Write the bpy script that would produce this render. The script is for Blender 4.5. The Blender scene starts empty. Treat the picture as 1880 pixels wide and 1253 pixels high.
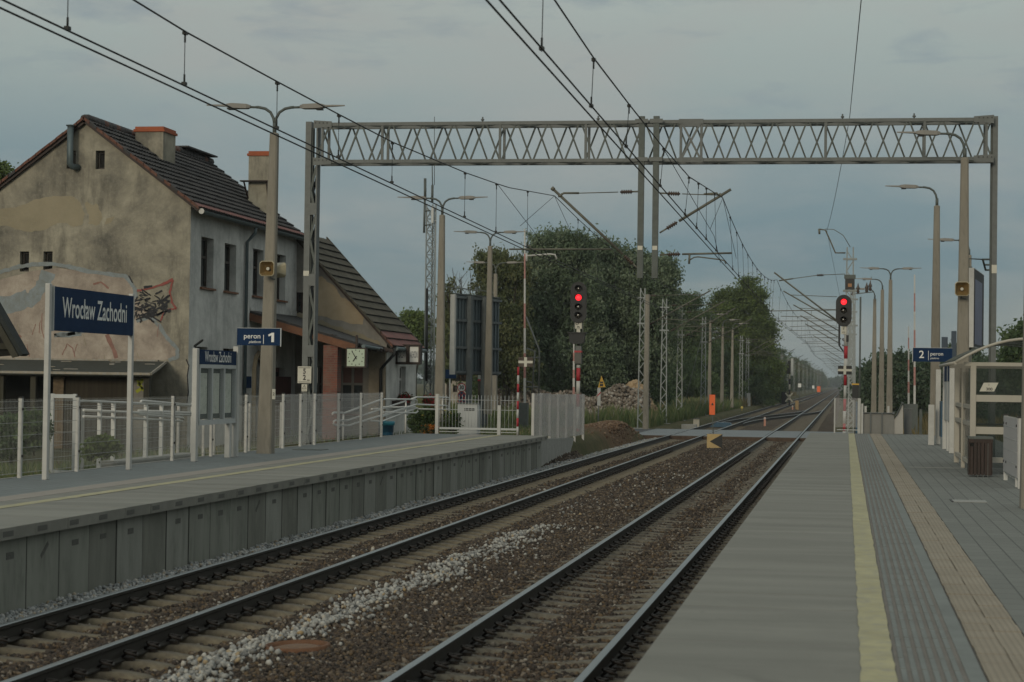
import bpy, math, random
import numpy as np
from math import sin, cos, pi, radians, atan, sqrt
from mathutils import Vector, Matrix

SC = bpy.context.scene
COL = SC.collection
random.seed(7)
rng = np.random.default_rng(7)
R = random.uniform

# ------------------------------------------------------------------ camera
FPX, EYE = 3655.0, 2.43            # 70 mm on a 36 mm frame; eye above the rail tops
PSI, TH, PH = radians(9.535), radians(1.1275), radians(0.8)
FW = Vector((-sin(PSI)*cos(TH), cos(PSI)*cos(TH), sin(TH)))
R0 = Vector((cos(PSI), sin(PSI), 0)); U0 = R0.cross(FW)
RV = R0*cos(PH) + U0*sin(PH); UV = U0*cos(PH) - R0*sin(PH)
def _ray(x, y): return FW*FPX + RV*(x-940) + UV*(626.5-y)
EV = Vector((0, 0, EYE))
def PY(x, y, Y): d = _ray(x, y); return d*(Y/d.y) + EV      # measured point at distance Y
def PX(x, y, X): d = _ray(x, y); return d*(X/d.x) + EV      # measured point on the plane x = X
def PZ(x, y, Z): d = _ray(x, y); return d*((Z-EYE)/d.z) + EV  # measured point at height Z
cam = bpy.data.cameras.new('camera'); camo = bpy.data.objects.new('camera', cam); COL.objects.link(camo)
camo.matrix_world = Matrix(((RV.x, UV.x, -FW.x, 0), (RV.y, UV.y, -FW.y, 0), (RV.z, UV.z, -FW.z, EYE), (0, 0, 0, 1)))
cam.sensor_width = 36; cam.lens = 70.0; cam.clip_start = .5; cam.clip_end = 9000
cam.dof.use_dof = True; cam.dof.focus_distance = 48; cam.dof.aperture_fstop = 4.0
SC.camera = camo

# ------------------------------------------------------------------ materials
def nt(name):
    m = bpy.data.materials.new(name); m.use_nodes = True
    t = m.node_tree; b = t.nodes['Principled BSDF']
    return m, t, b
def N(t, kind, **kw):
    n = t.nodes.new(kind)
    for k, v in kw.items():
        if k in n.inputs: n.inputs[k].default_value = v
        else: setattr(n, k, v)
    return n
def rgb(c): return (c[0], c[1], c[2], 1)
def ramp(t, stops, src=None, interp='LINEAR'):
    r = t.nodes.new('ShaderNodeValToRGB'); r.color_ramp.interpolation = interp
    e = r.color_ramp.elements
    while len(e) < len(stops): e.new(.5)
    for q, (p, c) in zip(e, stops): q.position = p; q.color = rgb(c) if not isinstance(c, (int, float)) else (c, c, c, 1)
    if src is not None: t.links.new(src, r.inputs[0])
    return r.outputs[0]
def coords(t, sc=(1, 1, 1), world=False):
    if world:
        g = t.nodes.new('ShaderNodeNewGeometry'); o = g.outputs['Position']
    else:
        g = t.nodes.new('ShaderNodeTexCoord'); o = g.outputs['Object']
    mp = t.nodes.new('ShaderNodeMapping'); mp.inputs['Scale'].default_value = sc
    t.links.new(o, mp.inputs['Vector']); return mp.outputs[0]
def noise(t, vec, scale=5, detail=4, rough=.6, dist=0):
    n = N(t, 'ShaderNodeTexNoise', Scale=scale, Detail=detail, Roughness=rough, Distortion=dist)
    t.links.new(vec, n.inputs['Vector']); return n.outputs['Fac']
def mixc(t, fac, a, b, mode='MIX'):
    m = t.nodes.new('ShaderNodeMix'); m.data_type = 'RGBA'; m.blend_type = mode
    for s, i in ((fac, 0), (a, 6), (b, 7)):
        if isinstance(s, (int, float)): m.inputs[i].default_value = s
        elif isinstance(s, tuple): m.inputs[i].default_value = rgb(s)
        else: t.links.new(s, m.inputs[i])
    return m.outputs[2]
def bump(t, b, h, strength=.3, dist=.02):
    n = N(t, 'ShaderNodeBump', Strength=strength, Distance=dist)
    t.links.new(h, n.inputs['Height']); t.links.new(n.outputs[0], b.inputs['Normal'])
def mul(c, k): return tuple(min(1, x*k) for x in c)

def M(name, col, rough=.75, metal=0, var=.18, scale=3.0, bmp=.15, bscale=40, stretch=(1, 1, 1), col2=None, amt=(.35, .7), spec=.4, world=False):
    m, t, b = nt(name)
    v = coords(t, stretch, world)
    f = noise(t, v, scale, 6, .65)
    c = ramp(t, [(.3, mul(col, 1-var)), (.7, mul(col, 1+var))], f)
    if col2:
        f2 = noise(t, v, scale*2.7, 5, .7, .4)
        c = mixc(t, ramp(t, [(amt[0], 0.), (amt[1], 1.)], f2), c, col2)
    t.links.new(c, b.inputs['Base Color'])
    b.inputs['Roughness'].default_value = rough; b.inputs['Metallic'].default_value = metal
    b.inputs['Specular IOR Level'].default_value = spec
    if bmp: bump(t, b, noise(t, v, bscale, 4, .6), bmp, .01)
    return m
def MA(name, stops, rough=.8, attr='tint', trans=0):
    """colour picked per leaf / stone from a stored attribute"""
    m, t, b = nt(name)
    a = t.nodes.new('ShaderNodeAttribute'); a.attribute_name = attr
    c = ramp(t, stops, a.outputs['Fac'])
    t.links.new(c, b.inputs['Base Color']); b.inputs['Roughness'].default_value = rough
    b.inputs['Specular IOR Level'].default_value = .25
    if trans:
        tr = t.nodes.new('ShaderNodeBsdfTranslucent'); t.links.new(c, tr.inputs[0])
        mx = t.nodes.new('ShaderNodeMixShader'); mx.inputs[0].default_value = trans
        t.links.new(b.outputs[0], mx.inputs[1]); t.links.new(tr.outputs[0], mx.inputs[2])
        t.links.new(mx.outputs[0], t.nodes['Material Output'].inputs[0])
    return m
def glassy(name, col, alpha, rough=.1):
    m, t, b = nt(name)
    b.inputs['Base Color'].default_value = rgb(col); b.inputs['Roughness'].default_value = rough
    b.inputs['Alpha'].default_value = alpha
    return m
def glow(name, col, s):
    m, t, b = nt(name)
    b.inputs['Base Color'].default_value = rgb(col); b.inputs['Emission Color'].default_value = rgb(col)
    b.inputs['Emission Strength'].default_value = s
    return m

# ------------------------------------------------------------------ mesh builder
class MB:
    def __init__(s, org=(0, 0, 0), mat=None):
        s.v = []; s.f = []; s.mi = []; s.sm = []; s.mats = []; s.cur = 0; s.org = Vector(org)
        if mat: s.use(mat)
    def use(s, m):
        if m not in s.mats: s.mats.append(m)
        s.cur = s.mats.index(m); return s
    def add(s, vs, fs, sm=False):
        n = len(s.v); s.v += [Vector(p) - s.org for p in vs]
        for f in fs: s.f.append([n+i for i in f]); s.mi.append(s.cur); s.sm.append(sm)
        return s
    def box(s, x0, x1, y0, y1, z0, z1):
        return s.add([(x, y, z) for z in (z0, z1) for y in (y0, y1) for x in (x0, x1)],
                     [(0, 2, 3, 1), (4, 5, 7, 6), (0, 1, 5, 4), (2, 6, 7, 3), (0, 4, 6, 2), (1, 3, 7, 5)])
    def obox(s, c, a, b, d):
        c, a, b, d = map(Vector, (c, a, b, d))
        if a.cross(b).dot(d) < 0: a = -a
        return s.add([c+a*i+b*j+d*k for k in (-1, 1) for j in (-1, 1) for i in (-1, 1)],
                     [(0, 2, 3, 1), (4, 5, 7, 6), (0, 1, 5, 4), (2, 6, 7, 3), (0, 4, 6, 2), (1, 3, 7, 5)])
    def bar(s, p0, p1, w, h=None, up=(0, 0, 1)):
        p0, p1 = Vector(p0), Vector(p1); d = p1-p0; h = h or w
        up = Vector(up)
        if abs(d.normalized().dot(up)) > .98: up = Vector((0, 1, 0))
        a = d.cross(up).normalized(); b = a.cross(d).normalized()
        return s.obox((p0+p1)/2, a*w/2, b*h/2, d/2)
    def tube(s, pts, r, n=8, cap=True, sm=True):
        pts = [Vector(p) for p in pts]; k = len(pts)
        rs = r if isinstance(r, (list, tuple)) else [r]*k
        vs = []; up = None
        for i, p in enumerate(pts):
            d = (pts[min(i+1, k-1)] - pts[max(i-1, 0)]).normalized()
            if up is None: up = Vector((0, 0, 1)) if abs(d.z) < .9 else Vector((1, 0, 0))
            a = d.cross(up)
            if a.length < 1e-4: a = d.cross(Vector((0, 1, 0)))
            a.normalize(); b = a.cross(d).normalized(); up = b
            vs += [p + (a*cos(2*pi*j/n) + b*sin(2*pi*j/n))*rs[i] for j in range(n)]
        fs = [(i*n+j, (i+1)*n+j, (i+1)*n+(j+1) % n, i*n+(j+1) % n) for i in range(k-1) for j in range(n)]
        s.add(vs, fs, sm)
        if cap:
            m = len(s.v) - len(vs)
            s.f += [[m+j for j in range(n)], [m+(k-1)*n+j for j in reversed(range(n))]]; s.mi += [s.cur]*2; s.sm += [False]*2
        return s
    def lathe(s, c, prof, n=16, axis=(0, 0, 1), sm=True):
        c = Vector(c); ax = Vector(axis).normalized()
        a = ax.orthogonal().normalized(); b = ax.cross(a)
        vs = [c + ax*z + (a*cos(2*pi*j/n) + b*sin(2*pi*j/n))*r for r, z in prof for j in range(n)]
        k = len(prof)
        fs = [(i*n+j, i*n+(j+1) % n, (i+1)*n+(j+1) % n, (i+1)*n+j) for i in range(k-1) for j in range(n)]
        s.add(vs, fs, sm)
        m = len(s.v) - len(vs)
        if prof[0][0] > 1e-4: s.f.append([m+j for j in reversed(range(n))]); s.mi.append(s.cur); s.sm.append(False)
        if prof[-1][0] > 1e-4: s.f.append([m+(k-1)*n+j for j in range(n)]); s.mi.append(s.cur); s.sm.append(False)
        return s
    def prism(s, poly, vec):
        p = [Vector(q) for q in poly]; vec = Vector(vec); n = len(p)
        return s.add(p + [q+vec for q in p], [list(range(n))[::-1], list(range(n, 2*n))] + [(i, (i+1) % n, n+(i+1) % n, n+i) for i in range(n)])
    def poly(s, pts): return s.add(pts, [list(range(len(pts)))])
    def ribbon(s, pts, w, nrm):
        pts = [Vector(p) for p in pts]; nrm = Vector(nrm); L = []
        for i, p in enumerate(pts):
            d = (pts[min(i+1, len(pts)-1)] - pts[max(i-1, 0)]).normalized(); a = d.cross(nrm).normalized()
            ww = (w[i] if isinstance(w, (list, tuple)) else w)/2
            L += [p+a*ww, p-a*ww]
        return s.add(L, [(2*i, 2*i+1, 2*i+3, 2*i+2) for i in range(len(pts)-1)])
    def text(s, txt, org, xd, yd, h, sx=1, align='CENTER', bold=0.0, lift=.004, shear=0):
        cu = bpy.data.curves.new('t', 'FONT'); cu.body = txt; cu.align_x = align; cu.align_y = 'CENTER'; cu.size = 1; cu.offset = bold; cu.shear = shear
        o = bpy.data.objects.new('t', cu); me = bpy.data.meshes.new_from_object(o)
        org, xd, yd = Vector(org), Vector(xd).normalized(), Vector(yd).normalized(); nn = xd.cross(yd)
        vs = [org + xd*(v.co.x*h*sx) + yd*(v.co.y*h) + nn*lift for v in me.vertices]
        s.add(vs, [list(p.vertices) for p in me.polygons])
        bpy.data.objects.remove(o); bpy.data.curves.remove(cu); bpy.data.meshes.remove(me); return s
    def build(s, name, parent=None, bevel=0):
        me = bpy.data.meshes.new(name); me.from_pydata(s.v, [], s.f)
        for m in s.mats: me.materials.append(m)
        me.polygons.foreach_set('material_index', s.mi); me.polygons.foreach_set('use_smooth', s.sm)
        me.update()
        o = bpy.data.objects.new(name, me); COL.objects.link(o)
        if parent is not None: o.parent = parent
        else: o.location = s.org
        if bevel:
            b = o.modifiers.new('bevel', 'BEVEL'); b.width = bevel; b.segments = 2; b.limit_method = 'ANGLE'
        return o
def mesh_np(name, V, F, mat, parent=None, tint=None, loc=None):
    V = np.asarray(V, dtype=np.float32); F = np.asarray(F, dtype=np.int32); k = F.shape[1]
    me = bpy.data.meshes.new(name)
    me.vertices.add(len(V)); me.vertices.foreach_set('co', V.ravel())
    me.loops.add(F.size); me.loops.foreach_set('vertex_index', F.ravel())
    me.polygons.add(len(F)); me.polygons.foreach_set('loop_start', np.arange(0, F.size, k, dtype=np.int32))
    me.materials.append(mat)
    if tint is not None:
        a = me.attributes.new('tint', 'FLOAT', 'POINT'); a.data.foreach_set('value', np.asarray(tint, dtype=np.float32))
    me.update(calc_edges=True)
    o = bpy.data.objects.new(name, me); COL.objects.link(o)
    if parent is not None: o.parent = parent
    if loc is not None: o.location = loc
    return o
def tag(o, label=None, cat=None, group=None, kind=None):
    if label: o['label'] = label
    if cat: o['category'] = cat
    if group: o['group'] = group
    if kind: o['kind'] = kind
    return o
def thing(name, label, cat, loc=(0, 0, 0), rz=0, group=None):
    o = bpy.data.objects.new(name, None); COL.objects.link(o)
    o.location = loc; o.rotation_euler = (0, 0, rz); o.empty_display_size = .2
    return tag(o, label, cat, group)
def copy_thing(src, loc, rz=0, label=None, group=None, scale=1, skip=()):
    def rec(o, par):
        c = o.copy(); COL.objects.link(c)
        if par is not None: c.parent = par
        for k in list(o.children):
            if k.name.split('.')[0] not in skip: rec(k, c)
        return c
    c = rec(src, None); c.location = loc; c.rotation_euler = (0, 0, rz); c.scale = (scale,)*3
    if label: c['label'] = label
    if group: c['group'] = group
    return c

# ------------------------------------------------------------------ palette
concrete = M('concrete', (.29, .29, .27), .9, var=.12, scale=2.2, bmp=.2, bscale=60, col2=(.22, .22, .205), amt=(.45, .8))
wallconc = M('wall_concrete', (.218, .225, .195), .92, var=.2, scale=1.6, bmp=.2, bscale=50, stretch=(1, 1, .25), col2=(.105, .115, .092), amt=(.48, .85))
wallb = M('wall_concrete_weathered', (.185, .188, .162), .92, var=.25, scale=1.4, bmp=.2, bscale=50, stretch=(1, 1, .25), col2=(.095, .10, .082), amt=(.45, .8))
wallc = M('wall_concrete_pale', (.245, .25, .222), .92, var=.2, scale=1.8, bmp=.2, bscale=50, stretch=(1, 1, .25), col2=(.13, .135, .115), amt=(.5, .85))
jointm = M('joint_filler', (.07, .071, .062), .95, var=.3, scale=8, bmp=0)
darkmark = M('pressed_number', (.105, .105, .095), .95, var=.4, scale=60, bmp=0)
poleconc = M('pole_concrete', (.225, .205, .17), .9, var=.16, scale=3, bmp=.25, bscale=70, stretch=(1, 1, .25), col2=(.15, .135, .11), amt=(.5, .8))
galv = M('galvanised_steel', (.118, .126, .124), .6, .25, var=.12, scale=6, bmp=.05)
galvd = M('dull_steel', (.09, .102, .096), .65, .2, var=.2, scale=5, bmp=.08, col2=(.085, .085, .075), amt=(.5, .85))
cantm = M('weathered_tube', (.13, .125, .10), .65, .3, var=.25, scale=8, bmp=.05)
mastm = M('pale_mast_steel', (.23, .248, .245), .6, .1, var=.12, scale=5, bmp=.05)
insul = M('brown_insulator', (.06, .04, .03), .35, var=.2, scale=9, bmp=0)
wirem = M('wire', (.022, .024, .024), .6, .3, var=.2, scale=3, bmp=0)
white = M('white_paint', (.44, .435, .415), .55, var=.1, scale=3, bmp=.04, col2=(.34, .325, .30), amt=(.6, .9))
whiteg = M('white_powder_coat', (.42, .435, .435), .45, var=.06, scale=4, bmp=.02)
mesh_w = M('mesh_wire', (.34, .35, .34), .5, .1, var=.05, scale=4, bmp=0)
navy = M('navy_enamel', (.007, .026, .072), .7, var=.12, scale=3, bmp=.02, spec=.12)
signwhite = M('sign_lettering', (.68, .68, .66), .5, var=.03, scale=4, bmp=0)
blackp = M('black_paint', (.014, .014, .014), .55, var=.2, scale=6, bmp=.03)
signalblack = M('signal_black', (.016, .017, .018), .6, var=.2, scale=8, bmp=.03)
lensdark = M('dark_lens', (.02, .017, .013), .12, var=.3, scale=9, bmp=0, spec=.6)
redlamp = glow('red_signal_light', (1.0, .02, .03), 1.35)
redp = M('red_paint', (.36, .025, .035), .55, var=.12, scale=8, bmp=.03)
redfade = M('faded_red_paint', (.34, .17, .15), .6, var=.2, scale=5, bmp=.03)
orange = M('orange_plate', (.75, .12, .02), .5, var=.06, scale=4, bmp=.02)
yellow = M('yellow_plate', (.42, .30, .13), .55, var=.1, scale=5, bmp=.03)
yellowline = M('yellow_line_paint', (.365, .335, .20), .85, var=.18, scale=3, bmp=.15, bscale=80, col2=(.28, .27, .215), amt=(.48, .68), world=True)
cream = M('cream_horn', (.34, .30, .205), .45, var=.08, scale=6, bmp=.02)
amberin = M('amber_horn_throat', (.19, .125, .05), .5, var=.15, scale=6, bmp=.02)
rust = M('rust', (.15, .075, .042), .9, var=.3, scale=14, bmp=.3, col2=(.11, .055, .03))
woodr = M('reddish_brown_wood', (.024, .012, .0085), .6, var=.4, scale=7, stretch=(1, 1, .1), bmp=.15)
brownpaint = M('brown_fascia_paint', (.14, .06, .03), .7, var=.3, scale=3, bmp=.15)
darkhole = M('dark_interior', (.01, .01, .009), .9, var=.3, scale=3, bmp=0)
plateivory = M('ivory_plate', (.50, .48, .41), .55, var=.05, scale=5, bmp=.02)
bluepl = M('blue_plastic', (.010, .060, .11), .45, var=.15, scale=5, bmp=.03)
glassd = M('dark_window_glass', (.018, .022, .022), .08, var=.3, scale=2, bmp=0, spec=.6)
frost = glassy('milky_panel', (.62, .60, .60), .13, .35)
frost2 = glassy('milky_panel_dense', (.55, .53, .53), .34, .4)
clear = glassy('clear_glass', (.03, .045, .04), .24, .06)
# ================================================================== ground, road, track bed
def smooth(a, b, x): x = np.clip((x-a)/(b-a), 0, 1); return x*x*(3-2*x)
T1, T2 = -7.27, -2.87                       # track axes
P1E, P2E = -8.9, -1.2                       # platform edges
YC0, YC1 = 92.0, 104.5                      # level crossing

def ground_h(X, Y):
    left = .42*smooth(-8.8, -9.5, X)*smooth(56, 63, Y)*(1-smooth(84, 96, Y)) + .25*smooth(-9.5, -12, X)*(1-smooth(56, 63, Y)) + .12*smooth(-14, -40, X)
    right = .30*smooth(3.5, 5.5, X)
    z = -.55 + (.55+left)*smooth(-8.8, -9.4, X) + (.55+right)*smooth(-1.2, .2, X)
    z = z + .05*np.sin(X*.7+Y*.31)*np.sin(Y*.23-X*.4)*smooth(9.5, 14, np.abs(X+4))
    # soil heap beside the crossing
    z = z + .30*np.exp(-((X+9.9)/1.0)**2-((Y-85)/3.4)**2) + .22*np.exp(-((X+10.2)/.8)**2-((Y-79)/3)**2)
    inr = (Y > YC0-.5) & (Y < YC1+.5)
    z = np.where(inr & ((X < -9.2) | (X > -.6)), np.minimum(z, -.06), z)
    return z
gx = np.unique(np.concatenate([np.linspace(-1500, -60, 24), np.linspace(-60, -16, 45), np.linspace(-16, 8, 97), np.linspace(8, 60, 40), np.linspace(60, 1500, 24)]))
gy = np.unique(np.concatenate([np.linspace(-60, 10, 15), np.linspace(10, 140, 261), np.linspace(140, 400, 80), np.linspace(400, 3000, 30)]))
XX, YY = np.meshgrid(gx, gy)
V = np.stack([XX, YY, ground_h(XX, YY)], -1).reshape(-1, 3)
nx = len(gx); ii = (np.arange(len(gy)-1)[:, None]*nx + np.arange(nx-1)[None]).ravel()
F = np.stack([ii, ii+1, ii+1+nx, ii+nx], 1)
gm, t, b = nt('grassy_earth')
v = coords(t, (1, 1, 1), True)
c1 = ramp(t, [(.3, (.055, .058, .026)), (.5, (.085, .075, .038)), (.7, (.15, .115, .062))], noise(t, v, .35, 6, .65))
c1 = mixc(t, ramp(t, [(.45, 0.), (.62, 1.)], noise(t, v, 3.1, 5, .7)), c1, (.05, .06, .022))
c1 = mixc(t, ramp(t, [(.55, 0.), (.75, .8)], noise(t, v, 14, 4, .7)), c1, (.13, .085, .055))
dm = N(t, 'ShaderNodeVectorMath', operation='DISTANCE'); mpd = t.nodes.new('ShaderNodeMapping'); mpd.inputs['Scale'].default_value = (1, .3, 1); t.links.new(coords(t, (1, 1, 0), True), mpd.inputs[0]); t.links.new(mpd.outputs[0], dm.inputs[0]); dm.inputs[1].default_value = (-10.4, 24.6, 0)
dn = N(t, 'ShaderNodeMath', operation='MULTIPLY_ADD'); t.links.new(noise(t, v, 1.6, 5, .7), dn.inputs[0]); dn.inputs[1].default_value = 2.2; t.links.new(dm.outputs['Value'], dn.inputs[2])
dq = N(t, 'ShaderNodeMath', operation='MULTIPLY'); t.links.new(dn.outputs[0], dq.inputs[0]); dq.inputs[1].default_value = .2
c1 = mixc(t, ramp(t, [(.45, .92), (.72, 0.)], dq.outputs[0]), c1, (.135, .083, .052))
t.links.new(c1, b.inputs['Base Color']); b.inputs['Roughness'].default_value = .95; b.inputs['Specular IOR Level'].default_value = .15
bump(t, b, noise(t, v, 18, 5, .7), .8, .06)
tag(mesh_np('ground', V, F, gm), 'uneven grassy earth around the station and the tracks', 'ground', kind='structure')

# --- track bed
def bed_h(X, Y):
    X = np.asarray(X, dtype=float); Y = np.asarray(Y, dtype=float)
    z = np.full(np.broadcast(X, Y).shape, -.205)
    z = z - .045*np.exp(-((X-(T1-.72))/.42)**4) - .045*np.exp(-((X-(T1+.95))/.36)**4) + .012*np.exp(-((X-T1-.25)/.3)**2)
    z = z - .020*np.exp(-((X-T2)/1.28)**6) + .02*np.exp(-((X-T2)/.2)**2)
    z = z + .05*np.exp(-((X+5.05)/.55)**2) - .10*smooth(-1.55, -1.2, X) - .06*smooth(-8.45, -8.9, X)
    z = z + .018*np.sin(X*5.1+Y*1.7)*np.sin(Y*2.3-X*3.3)
    far = smooth(104, 110, Y)
    z = z - far*(.42*smooth(-9.0, -10.4, X) + .42*smooth(-1.0, .3, X))
    return z
def grid(xs, ys, fn):
    A, B = np.meshgrid(xs, ys); V = np.stack([A, B, fn(A, B)], -1).reshape(-1, 3); n = len(xs)
    i = (np.arange(len(ys)-1)[:, None]*n + np.arange(n-1)[None]).ravel()
    return V, np.stack([i, i+1, i+1+n, i+n], 1)
def ballast_mat(name, ca, cb, cc, sc):
    m, t, b = nt(name); v = coords(t, (1, 1, 1), True)
    vo = N(t, 'ShaderNodeTexVoronoi', Scale=sc, Randomness=1.0); t.links.new(v, vo.inputs['Vector'])
    sp = t.nodes.new('ShaderNodeSeparateColor'); t.links.new(vo.outputs['Color'], sp.inputs[0])
    c = ramp(t, [(0, ca), (.5, cb), (.93, cc), (1, mul(cc, 1.8))], sp.outputs[0])
    c = mixc(t, ramp(t, [(.4, 0.), (.65, .7)], noise(t, v, .9, 5, .65)), c, mul(ca, .8))
    t.links.new(c, b.inputs['Base Color']); b.inputs['Roughness'].default_value = .9; b.inputs['Specular IOR Level'].default_value = .2
    bump(t, b, vo.outputs['Distance'], 1.0, .03); return m
bedm = ballast_mat('rusty_ballast', (.040, .029, .021), (.080, .058, .040), (.14, .11, .078), 21)
ys = np.unique(np.concatenate([np.linspace(12, 60, 241), np.linspace(60, 92.2, 81)]))
V, F = grid(np.linspace(P1E-.15, P2E+.15, 100), ys, bed_h)
tag(mesh_np('track_bed', V, F, bedm), 'dark rust stained ballast bed between the two platforms', 'track bed', kind='structure')
V, F = grid(np.linspace(-10.6, .4, 45), np.unique(np.concatenate([np.linspace(104.3, 200, 60), np.linspace(200, 2400, 40)])), bed_h)
tag(mesh_np('track_bed', V, F, bedm), 'brown ballast bed running away beyond the level crossing', 'track bed', kind='structure')

# --- stones
ph = (1+5**.5)/2
ICO = np.array([(-1, ph, 0), (1, ph, 0), (-1, -ph, 0), (1, -ph, 0), (0, -1, ph), (0, 1, ph), (0, -1, -ph), (0, 1, -ph), (ph, 0, -1), (ph, 0, 1), (-ph, 0, -1), (-ph, 0, 1)])/1.9
ICF = np.array([(0, 11, 5), (0, 5, 1), (0, 1, 7), (0, 7, 10), (0, 10, 11), (1, 5, 9), (5, 11, 4), (11, 10, 2), (10, 7, 6), (7, 1, 8), (3, 9, 4), (3, 4, 2), (3, 2, 6), (3, 6, 8), (3, 8, 9), (4, 9, 5), (2, 4, 11), (6, 2, 10), (8, 6, 7), (9, 8, 1)])
def rots(n):
    q = rng.normal(size=(n, 4)); q /= np.linalg.norm(q, axis=1)[:, None]; w, x, y, z = q.T
    return np.stack([1-2*(y*y+z*z), 2*(x*y-z*w), 2*(x*z+y*w), 2*(x*y+z*w), 1-2*(x*x+z*z), 2*(y*z-x*w), 2*(x*z-y*w), 2*(y*z+x*w), 1-2*(x*x+y*y)], 1).reshape(n, 3, 3)
def stones(name, P, S, mat, label, cat, tint=None):
    n = len(P)
    B = ICO[None]*(1+rng.uniform(-.3, .3, (n, 12, 1)))*rng.uniform(.65, 1.25, (n, 1, 3))
    B = np.einsum('nij,nkj->nki', rots(n), B)*np.asarray(S)[:, None, None]
    V = (B + P[:, None]).reshape(-1, 3); F = (np.arange(n)[:, None, None]*12 + ICF[None]).reshape(-1, 3)
    tt = rng.random(n) if tint is None else tint
    return tag(mesh_np(name, V, F, mat, tint=np.repeat(tt, 12)), label, cat, kind='stuff')
def clear_of_sleepers(X, Y):
    """thin the stones where a sleeper top should stay bare"""
    k = np.abs(((Y-12.0)/.6) - np.round((Y-12.0)/.6))*.6 < .15
    a = np.abs(X-T1) < 1.34; b2 = np.abs(X-T2) < 1.34
    mid1 = (X-T1 > -.1) & (X-T1 < .62)
    keep = np.ones(len(X), bool)
    keep &= ~(a & k & (rng.random(len(X)) > np.where(mid1, .55, .03)))
    keep &= ~(b2 & k & (rng.random(len(X)) > .15 + .30*(np.abs(X-T2) < .25)))
    keep &= ~(b2 & ~k & (rng.random(len(X)) > .80))
    for r in (T1-.75, T1+.75, T2-.75, T2+.75): keep &= np.abs(X-r) > .10
    # cribs of the left track lie low and half empty
    keep &= ~(a & ~mid1 & (rng.random(len(X)) > .52))
    return keep
Ls = []
for y0, y1, d in ((15, 24, 720), (24, 34, 520), (34, 48, 260), (48, 92, 80)):
    n = int((y1-y0)*7.4*d); Ls.append(np.stack([rng.uniform(P1E+.1, P2E-.03, n), rng.uniform(y0, y1, n)], 1))
A = np.concatenate(Ls); rq = PZ(546, 1194, -.17); A = A[(A[:, 0]-rq.x)**2+(A[:, 1]-rq.y)**2 > .1]; A = A[clear_of_sleepers(A[:, 0], A[:, 1])]
sz = rng.uniform(.014, .029, len(A))*np.where(A[:, 1] > 40, 1.25, 1)
P = np.column_stack([A, bed_h(A[:, 0], A[:, 1]) + sz*.35])
dk = MA('dark_ballast_stone', [(0, (.026, .022, .019)), (.4, (.058, .046, .038)), (.65, (.082, .062, .047)), (.82, (.115, .080, .046)), (.95, (.16, .135, .11)), (1, (.27, .245, .21))], .9)
stones('ballast_stones', P, sz, dk, 'loose rust brown ballast stones lying over the track bed', 'ballast')
wh = MA('white_stone', [(0, (.15, .15, .145)), (.4, (.26, .26, .25)), (.7, (.33, .33, .31)), (.9, (.42, .41, .38)), (1, (.30, .22, .12))], .85)
# spilled white stones along the right-hand rail of the left track
n = 2500; y = 15 + 20*rng.random(n)**1.25; x = -5.61 + rng.normal(0, .14, n) + .10*np.sin(y*1.3) + .018*(y-20) + np.abs(rng.normal(0, .24, n))*.85
ok = (x > -5.95) & (rng.random(n) < 1.15-.034*(y-16)); x, y = x[ok], y[ok]
n2 = 170; x = np.concatenate([x, rng.uniform(-5.7, -4.3, n2)]); y = np.concatenate([y, rng.uniform(17, 56, n2)])
n3 = 90; x = np.concatenate([x, rng.normal(-6.75, .2, n3)]); y = np.concatenate([y, rng.choice([22., 29, 44.5, 46], n3)+rng.normal(0, .7, n3)])
ok = (np.abs(x-(T1+.75)) > .1) & ((x-rq.x)**2+(y-rq.y)**2 > .1); x, y = x[ok], y[ok]
sz = rng.uniform(.013, .032, len(x)); P = np.column_stack([x, y, bed_h(x, y)+sz*rng.uniform(.4, 1.6, len(x))+.01])
stones('white_stones', P, sz, wh, 'spilled white stones strewn along the right rail of the left track', 'gravel')
gr = MA('grey_gravel', [(0, (.16, .17, .17)), (.5, (.29, .30, .30)), (.85, (.40, .40, .39)), (1, (.30, .24, .16))], .85)
n = 15000; y = 16 + 75*rng.random(n)**1.6; x = np.where(y < 58, rng.uniform(-8.98, -8.24, n), rng.uniform(-9.0, -8.2, n))
sz = rng.uniform(.014, .03, n)*np.where(y > 34, 1.3, 1)
P = np.column_stack([x, y, bed_h(x, y)+.05*smooth(-8.2, -8.6, x)+sz*rng.uniform(.2, 1.3, n)])
stones('grey_gravel', P, sz, gr, 'pale grey gravel strip along the foot of the far platform wall', 'gravel')
n = 2600; y = 60.2+8*rng.random(n)**1.2; x = rng.uniform(-9.12, -8.6, n)
sz = rng.uniform(.025, .05, n); P = np.column_stack([x, y, np.maximum(ground_h(x, y), -.28)+.02+.16*smooth(-8.7, -9.1, x)*smooth(60, 66, y)])
stones('dark_rubble', P, sz, dk, 'dark rubble bank beside the end of the far platform', 'rubble')

# --- tracks
rails = M('rail_side_rust', (.032, .030, .025), .75, .2, var=.25, scale=5, bmp=.1, col2=(.028, .022, .017))
railt = M('rail_head_polished', (.24, .265, .275), .3, .9, var=.1, scale=3, stretch=(6, .2, 1), bmp=0)
sleepm = M('sleeper_concrete', (.15, .127, .088), .92, var=.22, scale=4, bmp=.3, bscale=60, col2=(.085, .068, .05), amt=(.42, .7))
sleepm2 = M('grey_sleeper_concrete', (.15, .135, .105), .92, var=.2, scale=4, bmp=.25, bscale=60, col2=(.07, .055, .04), amt=(.40, .66))
clipm = M('rail_clip_steel', (.030, .024, .020), .55, .5, var=.3, scale=20, bmp=0)
PROF = [(-.075, -.172), (.075, -.172), (.075, -.160), (.012, -.145), (.009, -.055), (.034, -.038), (.036, -.006), (.028, 0), (-.028, 0), (-.036, -.006), (-.034, -.038), (-.009, -.055), (-.012, -.145), (-.075, -.160)]
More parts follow.
